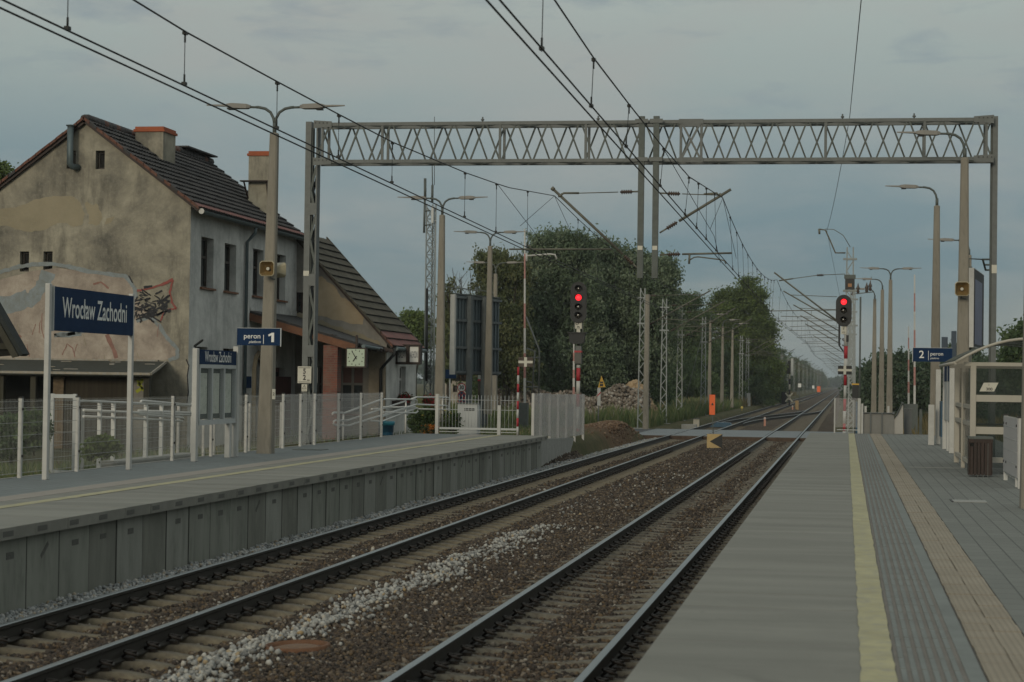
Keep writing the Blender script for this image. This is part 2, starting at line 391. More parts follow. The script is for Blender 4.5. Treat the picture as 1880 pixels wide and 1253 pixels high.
def rail_mesh(mb, line):
    n = len(PROF); vs = []; L = [Vector(p) for p in line]
    for i, p in enumerate(L):
        d = (L[min(i+1, len(L)-1)]-L[max(i-1, 0)]).normalized(); a = Vector((d.y, -d.x, 0))
        vs += [p + a*q[0] + Vector((0, 0, q[1])) for q in PROF]
    for j in range(n):
        mb.use(railt if j in (6, 7, 8) else rails)
        base = len(mb.v) if j == 0 else base
        if j == 0: mb.v += [v-mb.org for v in vs]
        for i in range(len(L)-1):
            mb.f.append([base+i*n+j, base+(i+1)*n+j, base+(i+1)*n+(j+1) % n, base+i*n+(j+1) % n]); mb.mi.append(mb.cur); mb.sm.append(False)
def sleeper_mesh(mb, y=0, mat=None):
    xs = [-1.3, -1.22, -1.0, -.62, -.45, -.2, .2, .45, .62, 1.0, 1.22, 1.3]
    zs = [-.235, -.205, -.178, -.176, -.190, -.208, -.208, -.190, -.176, -.178, -.205, -.235]
    ws = [.11, .125, .135, .135, .125, .11, .11, .125, .135, .135, .125, .11]
    vs = []; fs = []
    for x, z, w in zip(xs, zs, ws): vs += [(x, y-w-.03, -.40), (x, y-w, z-.035), (x, y-w+.03, z), (x, y+w-.03, z), (x, y+w, z-.035), (x, y+w+.03, -.40)]
    for i in range(len(xs)-1):
        for j in range(5): fs.append((i*6+j, i*6+j+1, (i+1)*6+j+1, (i+1)*6+j))
    fs += [(5, 4, 3, 2, 1, 0), tuple(range((len(xs)-1)*6, len(xs)*6))]
    mb.use(mat or sleepm); mb.add(vs, fs, True)
def clip_mesh(mb):
    mb.use(clipm)
    mb.box(-.02, .07, -.035, .035, -.012, .025)
    pts = [(.035+.06*cos(a), .058*sin(a), .040+.04*abs(sin(a*.5))) for a in [i*pi/5 for i in range(-4, 6)]]
    mb.tube(pts, .014, 6); mb.tube([(-.035, -.03, .03), (.02, -.045, .07), (.085, 0, .075), (.02, .045, .07)], .014, 6)
def track(axis, label, smat):
    root = thing('railway_track', label, 'railway track', (axis, 12, 0))
    for s in (-1, 1):
        mb = MB((axis, 12, 0)); rail_mesh(mb, [(axis+s*.7525, y, 0) for y in (11, 40, 92, 105, 300, 2200)]); mb.build('rail', root)
    proto = clip = None
    mb = MB(); sleeper_mesh(mb, 0, smat); m2 = MB(); clip_mesh(m2)
    for k in range(100):
        if proto is None:
            o = mb.build('sleeper', root); proto = o; cl = m2.build('rail_clip', o); clip = cl; cl.location = (.7525+.075, 0, -.172)
        else:
            o = proto.copy(); COL.objects.link(o); o.parent = root
            cl = clip.copy(); COL.objects.link(cl); cl.parent = o
        o.location = (R(-.012, .012), 3+k*.6, R(-.008, .004)); o.rotation_euler = (0, 0, R(-.006, .006))
        c2 = clip.copy(); COL.objects.link(c2); c2.parent = o; c2.location = (-.7525+.075, 0, -.172)
    far = MB((axis, 12, 0))
    for y in np.arange(75, 92, .6): sleeper_mesh(far, y, smat)
    for v in far.v: v.x += axis
    for y in np.arange(106, 330, .6):
        n0 = len(far.v); far.use(smat); far.box(axis-1.3, axis+1.3, y-.13, y+.13, -.3, -.192)
    tag(far.build('distant_sleepers', root), kind='stuff')
track(T1, 'left railway track with ochre concrete sleepers beside the far platform', sleepm)
track(T2, 'right railway track with half buried grey sleepers beside the near platform', sleepm2)
# crossover between the tracks beyond the crossing
xo = thing('crossover_track', 'dark crossover track slanting between the two tracks beyond the crossing', 'crossover', (-5, 160, 0))
for s in (-1, 1):
    mb = MB((-5, 160, 0)); pts = []
    for i in range(13):
        u = i/12; e = u*u*(3-2*u); pts.append((T1+.35+(T2-T1-.35)*e + s*.75, 122+72*u, -.004))
    rail_mesh(mb, pts); mb.build('rail', xo)
mb = MB((-5, 160, 0), sleepm2)
for i in range(60):
    u = i/59; e = u*u*(3-2*u); x = T1+(T2-T1)*e; mb.box(x-1.6, x+1.6, 124+70*u-.13, 124+70*u+.13, -.3, -.188)
tag(mb.build('crossing_sleepers', xo), kind='stuff')

# --- level crossing road
roadm = M('asphalt', (.060, .064, .068), .9, var=.15, scale=1.2, bmp=.25, bscale=90, world=True)
cpan = M('crossing_panel', (.19, .21, .22), .8, var=.12, scale=1.5, bmp=.2, bscale=60, world=True, col2=(.15, .165, .175))
mb = MB((-5, 98, 0), roadm)
mb.box(-90, -9.8, YC0+1, YC1-1, -.35, -.006); mb.box(.2, 90, YC0+1, YC1-1, -.35, -.006)
tag(mb.build('road'), 'asphalt road meeting the tracks at the level crossing', 'road', kind='structure')
mb = MB((-5, 98, 0), cpan)
xs = [(-9.8, T1-.83), (T1-.67, T1+.67), (T1+.83, T2-.83), (T2-.67, T2+.67), (T2+.83, .2)]
for a, b2 in xs:
    y = YC0
    while y < YC1-.2: mb.box(a, b2, y+.01, min(y+1.8, YC1)-.01, -.30, -.012+R(-.004, .004)); y += 1.8
mb.use(M('rusty_edge', (.075, .05, .035), .9, var=.3, scale=6)).box(-9.8, P2E+.2, YC0-.14, YC0-.02, -.22, -.03)
tag(mb.build('level_crossing_deck'), 'grey concrete level crossing deck laid across both tracks', 'level crossing', kind='structure')

# ================================================================== platforms
def banded(name, base, amp=.10):
    m, t, b = nt(name); v = coords(t, (.18, 1.3, 1), True)
    f = noise(t, v, 1.6, 3, .55); c = ramp(t, [(.3, mul(base, 1-amp)), (.7, mul(base, 1+amp))], f)
    v2 = coords(t, (1, 1, 1), True); c = mixc(t, ramp(t, [(.5, 0.), (.8, .5)], noise(t, v2, .8, 6, .7)), c, mul(base, .78))
    c = mixc(t, ramp(t, [(.62, 0.), (.72, .35)], noise(t, v2, 38, 3, .7)), c, mul(base, .6))
    vg = N(t, 'ShaderNodeTexVoronoi', Scale=2.3); t.links.new(v2, vg.inputs['Vector'])
    c = mixc(t, ramp(t, [(.035, .55), (.06, 0.)], vg.outputs['Distance']), c, mul(base, .5))
    c = mixc(t, ramp(t, [(.30, .55), (.42, 0.)], noise(t, coords(t, (.5, .5, 1), True), 1.3, 7, .75, .5)), c, mul(base, .62))
    t.links.new(c, b.inputs['Base Color']); b.inputs['Roughness'].default_value = .85; b.inputs['Specular IOR Level'].default_value = .3
    bump(t, b, noise(t, v2, 120, 3, .6), .25, .006); return m
slabm = banded('platform_concrete', (.203, .200, .176), .16)
def paver(name, ca, cb, bw, rh, mortar, rot):
    m, t, b = nt(name)
    g = t.nodes.new('ShaderNodeNewGeometry'); mp = t.nodes.new('ShaderNodeMapping'); mp.inputs['Rotation'].default_value = (0, 0, rot)
    t.links.new(g.outputs['Position'], mp.inputs['Vector'])
    br = N(t, 'ShaderNodeTexBrick', Scale=1.0); br.inputs['Brick Width'].default_value = bw; br.inputs['Row Height'].default_value = rh
    br.inputs['Mortar Size'].default_value = mortar; br.inputs['Mortar Smooth'].default_value = .2; br.inputs['Bias'].default_value = 0
    br.inputs['Color1'].default_value = rgb(ca); br.inputs['Color2'].default_value = rgb(cb); br.inputs['Mortar'].default_value = rgb(mul(ca, .38))
    t.links.new(mp.outputs[0], br.inputs['Vector'])
    v2 = coords(t, (1, 1, 1), True)
    c = mixc(t, ramp(t, [(.4, 0.), (.75, .55)], noise(t, v2, 1.1, 6, .7)), br.outputs['Color'], mul(ca, .75))
    t.links.new(c, b.inputs['Base Color']); b.inputs['Roughness'].default_value = .85; b.inputs['Specular IOR Level'].default_value = .3
    h = N(t, 'ShaderNodeMath', operation='SUBTRACT'); h.inputs[0].default_value = 1; t.links.new(br.outputs['Fac'], h.inputs[1])
    bump(t, b, h.outputs[0], .6, .008); return m
paverm = paver('grey_paver', (.180, .186, .170), (.158, .164, .150), .4, .2, .007, radians(90))
paver1 = paver('grey_block_paving', (.17, .19, .19), (.15, .165, .165), .4, .2, .006, radians(90))
ribbase = M('ribbed_slab_base', (.165, .150, .132), .85, var=.15, scale=3, bmp=.2, world=True)
ribtop = M('ribbed_slab_rib', (.162, .176, .166), .8, var=.14, scale=3, stretch=(1, .8, 1), bmp=.2, world=True)
tactm, t, b = nt('beige_tactile_slab'); v = coords(t, (1, 1, 1), True)
w = N(t, 'ShaderNodeTexWave', Scale=7.5, Distortion=0.0); w.wave_type = 'BANDS'; w.bands_direction = 'X'; t.links.new(v, w.inputs['Vector'])
c = ramp(t, [(.25, (.22, .185, .135)), (.7, (.29, .25, .19))], noise(t, coords(t, (1, .6, 1), True), 2.2, 5, .6))
c = mixc(t, ramp(t, [(.2, .45), (.5, 0.)], w.outputs['Fac']), c, (.17, .14, .105)); t.links.new(c, b.inputs['Base Color'])
b.inputs['Roughness'].default_value = .85; bump(t, b, w.outputs['Fac'], .5, .006)
tact1 = M('pinkish_tactile_slab', (.26, .235, .205), .85, var=.08, scale=4, bmp=.2, world=True)

PT = .76
pl = thing('platform', 'near platform with ribbed paving and a yellow safety line', 'platform', (1.7, 34, 0)); pl['kind'] = 'structure'
O = (1.7, 34, 0); Y0, Y1 = 4.0, 69.8
MB(O, wallconc).box(P2E+.09, 4.7, Y0, Y1, -.6, PT-.13).build('retaining_wall', pl)
mb = MB(O, slabm)
y = Y0
while y < Y1-.01: mb.box(P2E, .305, y+.003, min(y+1.0, Y1)-.003, PT-.13, PT+R(-.0015, .0015)); y += 1.0
mb.build('edge_slab', pl)
mb = MB(O, yellowline); ysn = np.arange(Y0, Y1+.1, .22); vs = []
for y in ysn: vs += [(.103+R(-.008, .008), min(y, Y1), PT+.005), (.302+R(-.006, .006), min(y, Y1), PT+.005)]
mb.add(vs, [(2*i, 2*i+1, 2*i+3, 2*i+2) for i in range(len(ysn)-1)]); mb.build('yellow_line', pl)
mb = MB(O, ribbase).box(.308, .812, Y0, Y1, PT-.13, PT-.006)
mb.use(ribtop)
for k in range(6):
    y = Y0; x = .335+k*.062
    while y < Y1-.2: mb.box(x, x+.032, y+.012, min(y+.5, Y1)-.012, PT-.02, PT+R(0, .002)); y += .5
mb.box(.71, .806, Y0, Y1, PT-.02, PT-.001)
mb.build('ribbed_paving', pl)
mb = MB(O, blackp).box(.812, 1.20, Y0, Y1, PT-.13, PT-.012); mb.use(tactm)
for a in (.822, 1.012):
    y = Y0
    while y < Y1-.1: d = R(-.004, .004); mb.box(a+d, a+.184+d, y+.004, min(y+.4, Y1)-.004, PT-.03, PT+R(0, .005)); y += .4
mb.build('tactile_strip', pl)
MB(O, paverm).box(1.203, 4.7, Y0, Y1, PT-.13, PT).build('paving', pl)
mb = MB(O, concrete); q = PZ(1720, 859, PT); mb.box(1.3, 2.4, q.y-.06, q.y+.06, PT, PT+.004); mb.build('cross_joint', pl)

pf = thing('platform', 'far platform with a panelled concrete wall and a yellow line in front of the station building', 'platform', (-11, 34, 0)); pf['kind'] = 'structure'
O = (-11, 34, 0); Y0, Y1 = 9.0, 59.7
MB(O, wallconc).box(-13.0, P1E-.24, Y0, Y1-.02, -.6, PT-.14).build('core', pf)
mb = MB(O); y = Y0; pitch = .93; k = 0
while y < Y1-.5:
    mb.use((wallconc, wallb, wallconc, wallc, wallconc, wallb, wallc)[k*5 % 7]); d = R(-.007, .007); mb.box(P1E-.235, P1E-.11+d, y+.013, y+pitch-.013, -.6, PT-.135)
    mb.use(jointm).box(P1E-.2, P1E-.106, y-.008, y+.008, -.6, PT-.135)
    mb.use(darkmark)
    if k % 9 == 4: mb.obox((P1E-.108+d, y+.5, .42), (.003, 0, 0), (0, .10, .07), (0, -.014, .02))
    elif k % 7 != 3: mb.box(P1E-.112+d, P1E-.106+d, y+.38, y+.58, .40+R(-.012, .012), .47)
    y += pitch; k += 1
mb.build('retaining_wall', pf)
mb = MB(O); y = Y0; k = 0
while y < Y1-.1:
    mb.use(slabm); d = R(-.004, .004); e = min(y+pitch, Y1); mb.box(-10.27, P1E+d, y+.004, e-.004, PT-.13, PT+R(-.003, .003))
    mb.use(darkmark); mb.box(P1E-.01+d, P1E+.003+d, y+.05, min(y+.32, e), PT-.095, PT-.035); y += pitch; k += 1
mb.build('edge_slab', pf)
MB(O, slabm).box(-10.80, -10.273, Y0, Y1, PT-.13, PT).build('concrete_strip', pf)
mb = MB(O, yellowline); vs = []; ysn = np.arange(Y0, Y1-.3, .3)
for y in ysn: vs += [(-10.43+R(-.006, .006), y, PT+.006), (-10.235+R(-.006, .006), y, PT+.005)]
mb.add(vs, [(2*i, 2*i+1, 2*i+3, 2*i+2) for i in range(len(ysn)-1)]); mb.build('yellow_line', pf)
MB(O, tact1).box(-11.22, -10.803, Y0, Y1, PT-.13, PT+.003).build('tactile_strip', pf)
MB(O, paver1).box(-13.05, -11.223, Y0, Y1, PT-.13, PT).build('paving', pf)
mb = MB(O, concrete).box(-13.12, -13.05, Y0, Y1, -.2, PT+.01); mb.build('kerb', pf)
q = PZ(570, 826, PT)
tag(MB(q, galvd).box(q.x-.35, q.x+.35, q.y-.3, q.y+.3, PT+.002, PT+.012).build('drain_cover'), 'flat steel drain cover in the far platform paving by the lamp post', 'drain cover')
q = PZ(1780, 921, PT)
mb = MB(q, concrete).box(q.x-.24, q.x+.24, q.y-.28, q.y+.28, PT+.002, PT+.008); mb.use(blackp).box(q.x-.27, q.x-.24, q.y-.28, q.y+.3, PT+.001, PT+.01)
tag(mb.build('drain_cover'), 'square cover set in the near platform paving in front of the wooden bin', 'drain cover')

# rusty ring on the ballast
q = PZ(546, 1194, -.17); q.z = -.165; mb = MB(q, rust)
mb.lathe(q, [(.30, -.04), (.32, .0), (.315, .05), (.285, .055), (.275, .012), (.265, -.01), (.265, -.04)], 28)
mb.use(M('rusty_tan', (.20, .12, .07), .9, var=.3, scale=9, col2=(.10, .065, .045))).lathe(q+Vector((0, 0, .012)), [(.27, 0), (.18, .02), (.001, .03)], 24)
o = mb.build('rusty_ring'); o.rotation_euler = (.02, -.03, 0)
tag(o, 'round rusty metal lid lying on the ballast between the tracks', 'metal lid')
q = PZ(1264, 849, -.17); tag(MB(q, rust).obox(q, (.24, .01, .01), (0, .06, 0), (0, 0, .02)).build('brick_fragment'), 'flat reddish scrap lying on the dark ballast between the tracks', 'scrap')
# ================================================================== overhead line gantry
GY = 49.0; ZB, ZT = 7.88, 8.82
gy = thing('overhead_line_gantry', 'large grey steel lattice gantry spanning both tracks in the foreground', 'gantry', (-5, GY, 0))
O = (-5, GY, 0)
def lattice_post(mb, x, y, z0, z1, w, dpt, seg, m=galv):
    mb.use(m)
    for sx in (-1, 1):
        mb.box(x+sx*w-.035, x+sx*w+.035, y-dpt, y+dpt, z0, z1)
    z = z0+.3; k = 0
    while z+seg < z1-.1:
        for yy in (y-dpt+.012, y+dpt-.012):
            mb.bar((x-w+.02, yy, z if k % 2 else z+seg), (x+w-.02, yy, z+seg if k % 2 else z), .05, .012, up=(0, 1, 0))
        if k % 5 == 2: mb.box(x-w+.03, x+w-.03, y-dpt+.004, y+dpt-.004, z-.11, z+.11)
        z += seg; k += 1
for x in (-13.35, 3.43):
    mb = MB(O); s = 1 if x < 0 else -1
    z0 = .15
    mb.use(galv).box(x-.24, x-.09, GY-.15, GY+.15, z0, ZT+.1) if s > 0 else mb.box(x-.02, x+.1, GY-.15, GY+.15, z0, ZT+.1) if mb.use(galv) else None
    if s > 0:
        mb.use(galvd).box(x-.088, x-.06, GY-.09, GY+.09, z0, ZT-.05); mb.use(galv).box(x+.04, x+.08, GY-.15, GY+.15, z0, ZT)
        z = z0+.2; k = 0
        while z < ZB-.6:
            mb.use(galvd).bar((x-.09, GY-.13, z if k % 2 else z+.62), (x+.05, GY-.13, z+.62 if k % 2 else z), .06, .015, up=(0, 1, 0))
            mb.bar((x-.09, GY+.13, z if k % 2 else z+.62), (x+.05, GY+.13, z+.62 if k % 2 else z), .06, .015, up=(0, 1, 0)); z += .62; k += 1
        for zz in (3.1, 6.7, 4.9): mb.use(galv).box(x-.10, x+.08, GY-.165, GY-.152, zz-.15, zz+.15)
    else:
        mb.use(galvd).box(x-.06, x-.022, GY-.08, GY+.08, z0, ZT-.05)
    mb.use(plateivory).box(x-.24 if s > 0 else x-.02, x-.09 if s > 0 else x+.1, GY-.158, GY-.152, 5.0 if s > 0 else 5.15, 5.13 if s > 0 else 5.35)
    mb.use(concrete).box(x-.45, x+.45, GY-.45, GY+.45, -.2, z0)
    mb.build('post', gy)
mb = MB(O, galv); X0, X1 = -13.30, 3.40
for y in (GY-.32, GY+.32):
    for z in (ZB, ZT): mb.box(X0, X1, y-.04, y+.04, z-.042, z+.042)
    mb.use(galvd)
    n = 42; dx = (X1-X0)/n
    for i in range(0, n):
        a = X0+i*dx; up = i % 2 == (0 if y < GY else 1)
        mb.bar((a+.02, y, ZB if up else ZT), (a+dx-.02, y, ZT if up else ZB), .040, .04, up=(0, 1, 0))
    mb.use(galv)
    for x in (-11.55, -8.55, -6.4, -.55, 1.8, X0+.2, X1-.15): mb.box(x-.03, x+.03, y-.03, y+.03, ZB, ZT)
for i in range(28):
    a = X0+i*(X1-X0)/28
    for z in (ZB, ZT): mb.use(galvd).bar((a, GY+(.3 if i % 2 else -.3), z), (a+(X1-X0)/28, GY+(-.3 if i % 2 else .3), z), .04, .04)
mb.use(galv)
for x in (-4.05, -3.55):
    mb.box(x-.03, x+.03, GY-.36, GY-.27, ZB, ZT)
mb.bar((-4.02, GY-.36, ZT-.05), (-3.58, GY-.36, ZB+.05), .05, .04, up=(0, 1, 0)); mb.bar((-3.58, GY-.365, ZT-.05), (-4.02, GY-.365, ZB+.05), .05, .04, up=(0, 1, 0))
for z in (ZB, ZT): mb.box(-4.1, -3.5, GY-.385, GY-.371, z-.06, z+.06)
for x, sg in ((X0, 1), (X1, -1)):
    for z in (ZB, ZT):
        mb.prism([(x-.02*sg, GY-.385, z-.10), (x+.45*sg, GY-.385, z-.07), (x+.45*sg, GY-.385, z+.07), (x-.02*sg, GY-.385, z+.10)], (0, .014, 0))
    mb.use(signalblack)
    for k in range(4):
        for z in (ZB, ZT): mb.box(x+sg*(.03+k*.1)-.012, x+sg*(.03+k*.1)+.012, GY-.397, GY-.384, z+.02, z+.045)
    mb.use(galv)
mb.build('truss', gy)
for x, zb in ((-5.0, 4.97), (-4.64, 4.97)):
    mb = MB(O, galvd).box(x-.072, x+.072, GY-.52, GY-.39, zb, ZT+.12)
    mb.use(plateivory).box(x-.06, x+.06, GY-.527, GY-.521, 5.66, 5.76)
    mb.use(galv)
    for z in (ZB, ZT): mb.box(x-.16, x+.16, GY-.545, GY-.528, z-.05, z+.05)
    mb.build('hanging_post', gy)
CY = GY-.46
def insulator(mb, p, d, n=5, r=.06):
    p, d = Vector(p), Vector(d).normalized(); mb.use(insul)
    pr = [(.02, 0)]
    for i in range(n): pr += [(.028, .015+i*.055), (r, .03+i*.055), (r*.9, .045+i*.055), (.028, .055+i*.055)]
    pr += [(.02, .03+n*.055)]; mb.lathe(p, pr, 10, d); return p+d*(.03+n*.055)
def pt(x, y): return PY(x, y, CY)
def arm(name, a, b, r, ins_at, par, extra=None):
    mb = MB(O, cantm); a, b = Vector(a), Vector(b); d = (b-a).normalized()
    mb.tube([a, a+d*.22], .022, 6); mb.tube([a+d*.55, b], r, 8)
    if extra: extra(mb)
    o = mb.build(name, par); m2 = MB(O); insulator(m2, a+d*.2, d); m2.build('insulator', o); return o
# left side bracket
arm('cantilever_arm', pt(1173, 495), pt(1017, 349), .034, 0, gy, lambda mb: (mb.tube([pt(1017, 349), pt(1013, 345)], .05), mb.tube([pt(1028, 358), pt(1029, 362)], .055)))
arm('stay_rod', pt(1176, 352), pt(1030, 356), .012, 0, gy, lambda mb: mb.tube([pt(1063, 355), pt(1035, 355), pt(1028, 360)], .026))
mb = MB(O, cantm).tube([pt(1122, 458), pt(935, 458)], .022); mb.tube([pt(975, 458), pt(974, 452), pt(966, 450)], .014); mb.build('steady_arm', gy)
# right side bracket
arm('cantilever_arm', pt(1211, 428), pt(1342, 348), .034, 0, gy, lambda mb: mb.tube([pt(1322, 360), pt(1325, 357)], .055))
arm('stay_rod', pt(1211, 355), pt(1325, 359), .012, 0, gy, lambda mb: mb.tube([pt(1292, 357), pt(1316, 355), pt(1322, 362)], .024))
arm('steady_arm', pt(1211, 468), pt(1344, 465), .024, 0, gy, lambda mb: (mb.tube([pt(1266, 467), pt(1265, 485)], .026), mb.tube([pt(1266, 478), pt(1274, 473), pt(1282, 472), pt(1322, 477), pt(1330, 479), pt(1333, 485)], .016)))
mb = MB(O, galv)
for x in (-9.0, -6.1, 1.55, -.15):
    mb.tube([(x, GY-.3, ZT+.05), (x, GY-.3, ZT+.16)], .02); mb.tube([(x-.04, GY-.3, ZT+.09), (x+.04, GY-.3, ZT+.09)], .02)
mb.build('wire_clamp', gy)

# ================================================================== wires
def sag(a, b, n, s):
    a, b = Vector(a), Vector(b)
    return [a.lerp(b, i/n) - Vector((0, 0, s*4*(i/n)*(1-i/n))) for i in range(n+1)]
def line_run(label, sup, near):
    """sup: list of (contact xyz, messenger xyz) at the supports; near: measured points for the first span"""
    o0 = (sup[0][0][0], sup[0][0][1], 0)
    root = thing('overhead_line', label, 'overhead line', o0)
    for k in (-1, 1):
        mb = MB(o0, wirem)
        pts = [Vector(near[0][0])]
        for c, _ in sup: pts.append(Vector(c))
        mb.tube([p+Vector((k*.032, 0, k*.024)) for p in pts], .0095, 6); mb.build('contact_wire', root)
    mb = MB(o0, wirem); full = []
    pts = [Vector(p) for p in near[1]]
    mb.tube(pts, .010, 6)
    for i in range(len(sup)-1): mb.tube(sag(sup[i][1], sup[i+1][1], 12, .62 if i == 0 else .55), .010, 5)
    mb.build('messenger_wire', root)
    mb = MB(o0, wirem)
    s0 = Vector(sup[0][1]); c0 = Vector(sup[0][0])
    for sg in (-1, 1):      # stitch ropes falling from the support
        if sg < 0:
            d = (Vector(near[1][-3])-s0); q = near[1][-3]; mb.tube([Vector(q), s0+Vector((0, -3.0, -1.15)), s0+Vector((0, -.6, -1.62))], .006, 5)
        mb.tube([s0, s0+Vector(((c0.x-s0.x)*.6, sg*5.2, -1.15))], .006, 5)
    mb.build('stitch_wire', root)
    def wire_z(y, which):
        if which == 'm':
            seq = [Vector(p) for p in near[1]]
        for a, b2 in zip(seq, seq[1:]):
            if a.y <= y <= b2.y: u = (y-a.y)/(b2.y-a.y); return a.lerp(b2, u)
        return None
    def cz(y):
        seq = [Vector(near[0][0])]+[Vector(c) for c, _ in sup]
        for a, b2 in zip(seq, seq[1:]):
            if a.y <= y <= b2.y: return a.lerp(b2, (y-a.y)/(b2.y-a.y))
    proto = None
    ylist = near[2]
    drops = []
    for y in ylist:
        a = wire_z(y, 'm')
        if a: drops.append((a, cz(y)))
    for i in range(min(3, len(sup)-1)):
        sg = sag(sup[i][1], sup[i+1][1], 12, .62 if i == 0 else .55)
        for j in range(1, 12, 1 if i == 0 else 2): drops.append((sg[j], cz(sg[j].y)))
    for a, c in drops:
        if c is None: continue
        mb = MB(o0, wirem).tube([a, c+Vector((0, 0, .03))], .0048, 5)
        for q, sgn in ((a, -1), (c+Vector((0, 0, .04)), 1)):
            mb.obox(q+Vector((0, 0, sgn*.02)), (.022, 0, 0), (0, .035, 0), (0, 0, .016)); mb.tube([q+Vector((0, 0, sgn*.04)), q+Vector((0, 0, sgn*.12))], .011, 6)
        mb.build('dropper', root)
    return root
XL = -7.12
nL = [(PX(-60, -40, XL+.35)), None]
mes = [PX(*p, XL) for p in ((180, -42), (245, 0), (343, 60), (512, 152), (625, 212), (722, 262), (856, 318), (913, 338), (935, 345))]
c0 = PX(966, 455, XL); m0 = pt(1018, 360)
contL = [PX(0, 5, XL), PX(963, 454, XL)]
far0 = contL[0] + (contL[0]-contL[1])*.5
MY = [104.0, 158, 213, 272, 330, 390, 450, 520, 600, 700]
supL = [((contL[1].x, contL[1].y+.3, contL[1].z-.02), (m0.x, m0.y, m0.z))] + [((T1+(.22 if i % 2 else -.22), y, 5.35), (T1+(.2 if i % 2 else -.2), y, 6.95)) for i, y in enumerate(MY)]
mes.append(m0)
yL = [PX(125, 0, XL).y, 20.67, 24.23, 27.33, 30.7, 36.79, 40.2, 44.3]
mes = [mes[0]+(mes[0]-mes[1])*1.6] + mes
line_run('overhead line above the left track with long droppers in the upper left', supL, ((far0,), mes, yL))
XR = -2.8
contR = [PX(905, 0, XR), pt(1333, 486)]
far0 = contR[0]+(contR[0]-contR[1])*.5
mes = [PX(*p, XR) for p in ((985, -48), (1018, 0), (1090, 107), (1155, 192), (1215, 268), (1265, 325))]
m0 = pt(1327, 364); mes = [mes[0]+(mes[0]-mes[1])*2]+mes+[m0]
MYR = [86.0, 141, 198, 256, 314, 372, 430, 500, 580, 680]
supR = [(tuple(contR[1]), tuple(m0))] + [((T2+(.15 if i % 2 else -.2), y, 5.3), (T2+(.12 if i % 2 else -.1), y, 6.9)) for i, y in enumerate(MYR)]
line_run('overhead line above the right track crossing in front of the gantry', supR, ((far0,), mes, [18.15, 21.88, 25.54, 30.5, 35.49, 38.4, 41.2, 44.6]))
# feeder wire on the right
fp = [PX(1581, 0, .16), PY(1560, 214, GY-.3), PY(1518, 424, 85.6)]
fe = [fp[0]+(fp[0]-fp[1])*.8, fp[0], fp[1]] + sag(fp[1], fp[2], 8, .25)[1:] + [Vector((-.4, y, 8.2)) for y in MYR[1:7]]
tag(MB(fp[1], wirem).tube(fe, .008, 5).build('feeder_wire'), 'single feeder wire dropping from the top edge over the right end of the gantry', 'wire')

# ================================================================== catenary masts
def mast_mesh(z0, z1, w, tall=0):
    mb = MB((0, 0, 0), mastm)
    for s in (-1, 1): mb.bar((s*w*1.25, 0, z0), (s*w*.75, 0, z1), .055, .14, up=(0, 1, 0))
    z = z0+.25; k = 0
    while z < z1-.3:
        u = lambda zz: w*1.25-(w*.5)*(zz-z0)/(z1-z0)
        for yy in (-.06, .06):
            mb.bar(((-1 if k % 2 else 1)*u(z), yy, z), ((1 if k % 2 else -1)*u(z+.42), yy, z+.42), .035, .012, up=(0, 1, 0))
        z += .42; k += 1
    mb.box(-w-.12, w+.12, -.1, .1, z1-.55, z1-.47); mb.box(-w-.12, w+.12, -.1, .1, z1-1.9, z1-1.82)
    mb.use(concrete).box(-.4, .4, -.4, .4, z0-.3, z0+.12)
    return mb
def make_mast(label, h=7.35, reach=3.3):
    root = thing('catenary_mast', label, 'catenary mast')
    mast_mesh(-.1, h, .15).build('mast', root)
    mb = MB(mat=cantm)
    a, b = Vector((.2, -.08, h-2.0)), Vector((reach+.25, -.08, h-.1)); d = (b-a).normalized()
    mb.tube([a, a+d*.25], .02, 6); mb.tube([a+d*.6, b], .035, 7); o = mb.build('cantilever_arm', root)
    m2 = MB(); insulator(m2, a+d*.22, d); m2.build('insulator', o)
    mb = MB(mat=cantm); a = Vector((.2, -.08, h-.4)); b = Vector((reach-.05, -.08, h-.3)); d = (b-a).normalized()
    mb.tube([a, a+d*.25], .014, 6); mb.tube([a+d*.6, b], .018, 6); o = mb.build('stay_rod', root); m2 = MB(); insulator(m2, a+d*.22, d); m2.build('insulator', o)
    mb = MB(mat=cantm); mb.tube([(reach*.3, -.08, h-1.62), (reach+.5, -.08, h-1.66)], .02, 6); mb.tube([(.8, -.08, h-1.6), (.8, -.08, h-1.9), (1.3, -.08, h-1.85), (reach-.1, -.08, h-1.95)], .014, 6)
    mb.build('steady_arm', root); return root
LX = -10.55
m1 = make_mast('nearest grey lattice mast left of the tracks, touching a tan concrete pole')
m1.location = (LX, 104, 0)
copy_thing(m1, (LX-.02, 117, 0), 0, 'slim lattice mast standing alone between the nearest mast and the next one with a cantilever', 'lattice masts left of the tracks')
copy_thing(m1, (LX, 128, 0), 0, 'third lattice mast left of the tracks, on the right of the slim lone one', 'lattice masts left of the tracks')
copy_thing(m1, (LX+.05, 149, 0), 0, 'lattice mast left of the tracks with a thin guy cable slanting down beside it', 'lattice masts left of the tracks')
m1['group'] = 'lattice masts left of the tracks'
copy_thing(m1, (LX-.1, 206, 0), 0, 'left one of a close pair of lattice masts beyond the concrete poles', 'lattice masts left of the tracks')
copy_thing(m1, (LX+.05, 216, 0), 0, 'right one of a close pair of lattice masts beyond the concrete poles', 'lattice masts left of the tracks')
copy_thing(m1, (LX+.1, 275, 0), 0, 'lattice mast in front of the pale roadside building far left of the tracks', 'lattice masts left of the tracks')
for y in (330, 368, 410, 452, 498, 548, 605, 670, 745, 830):
    copy_thing(m1, (LX+.1, y, 0), 0, 'tiny lattice mast in the far row left of the tracks under the distant trees', 'far lattice masts left of the tracks')
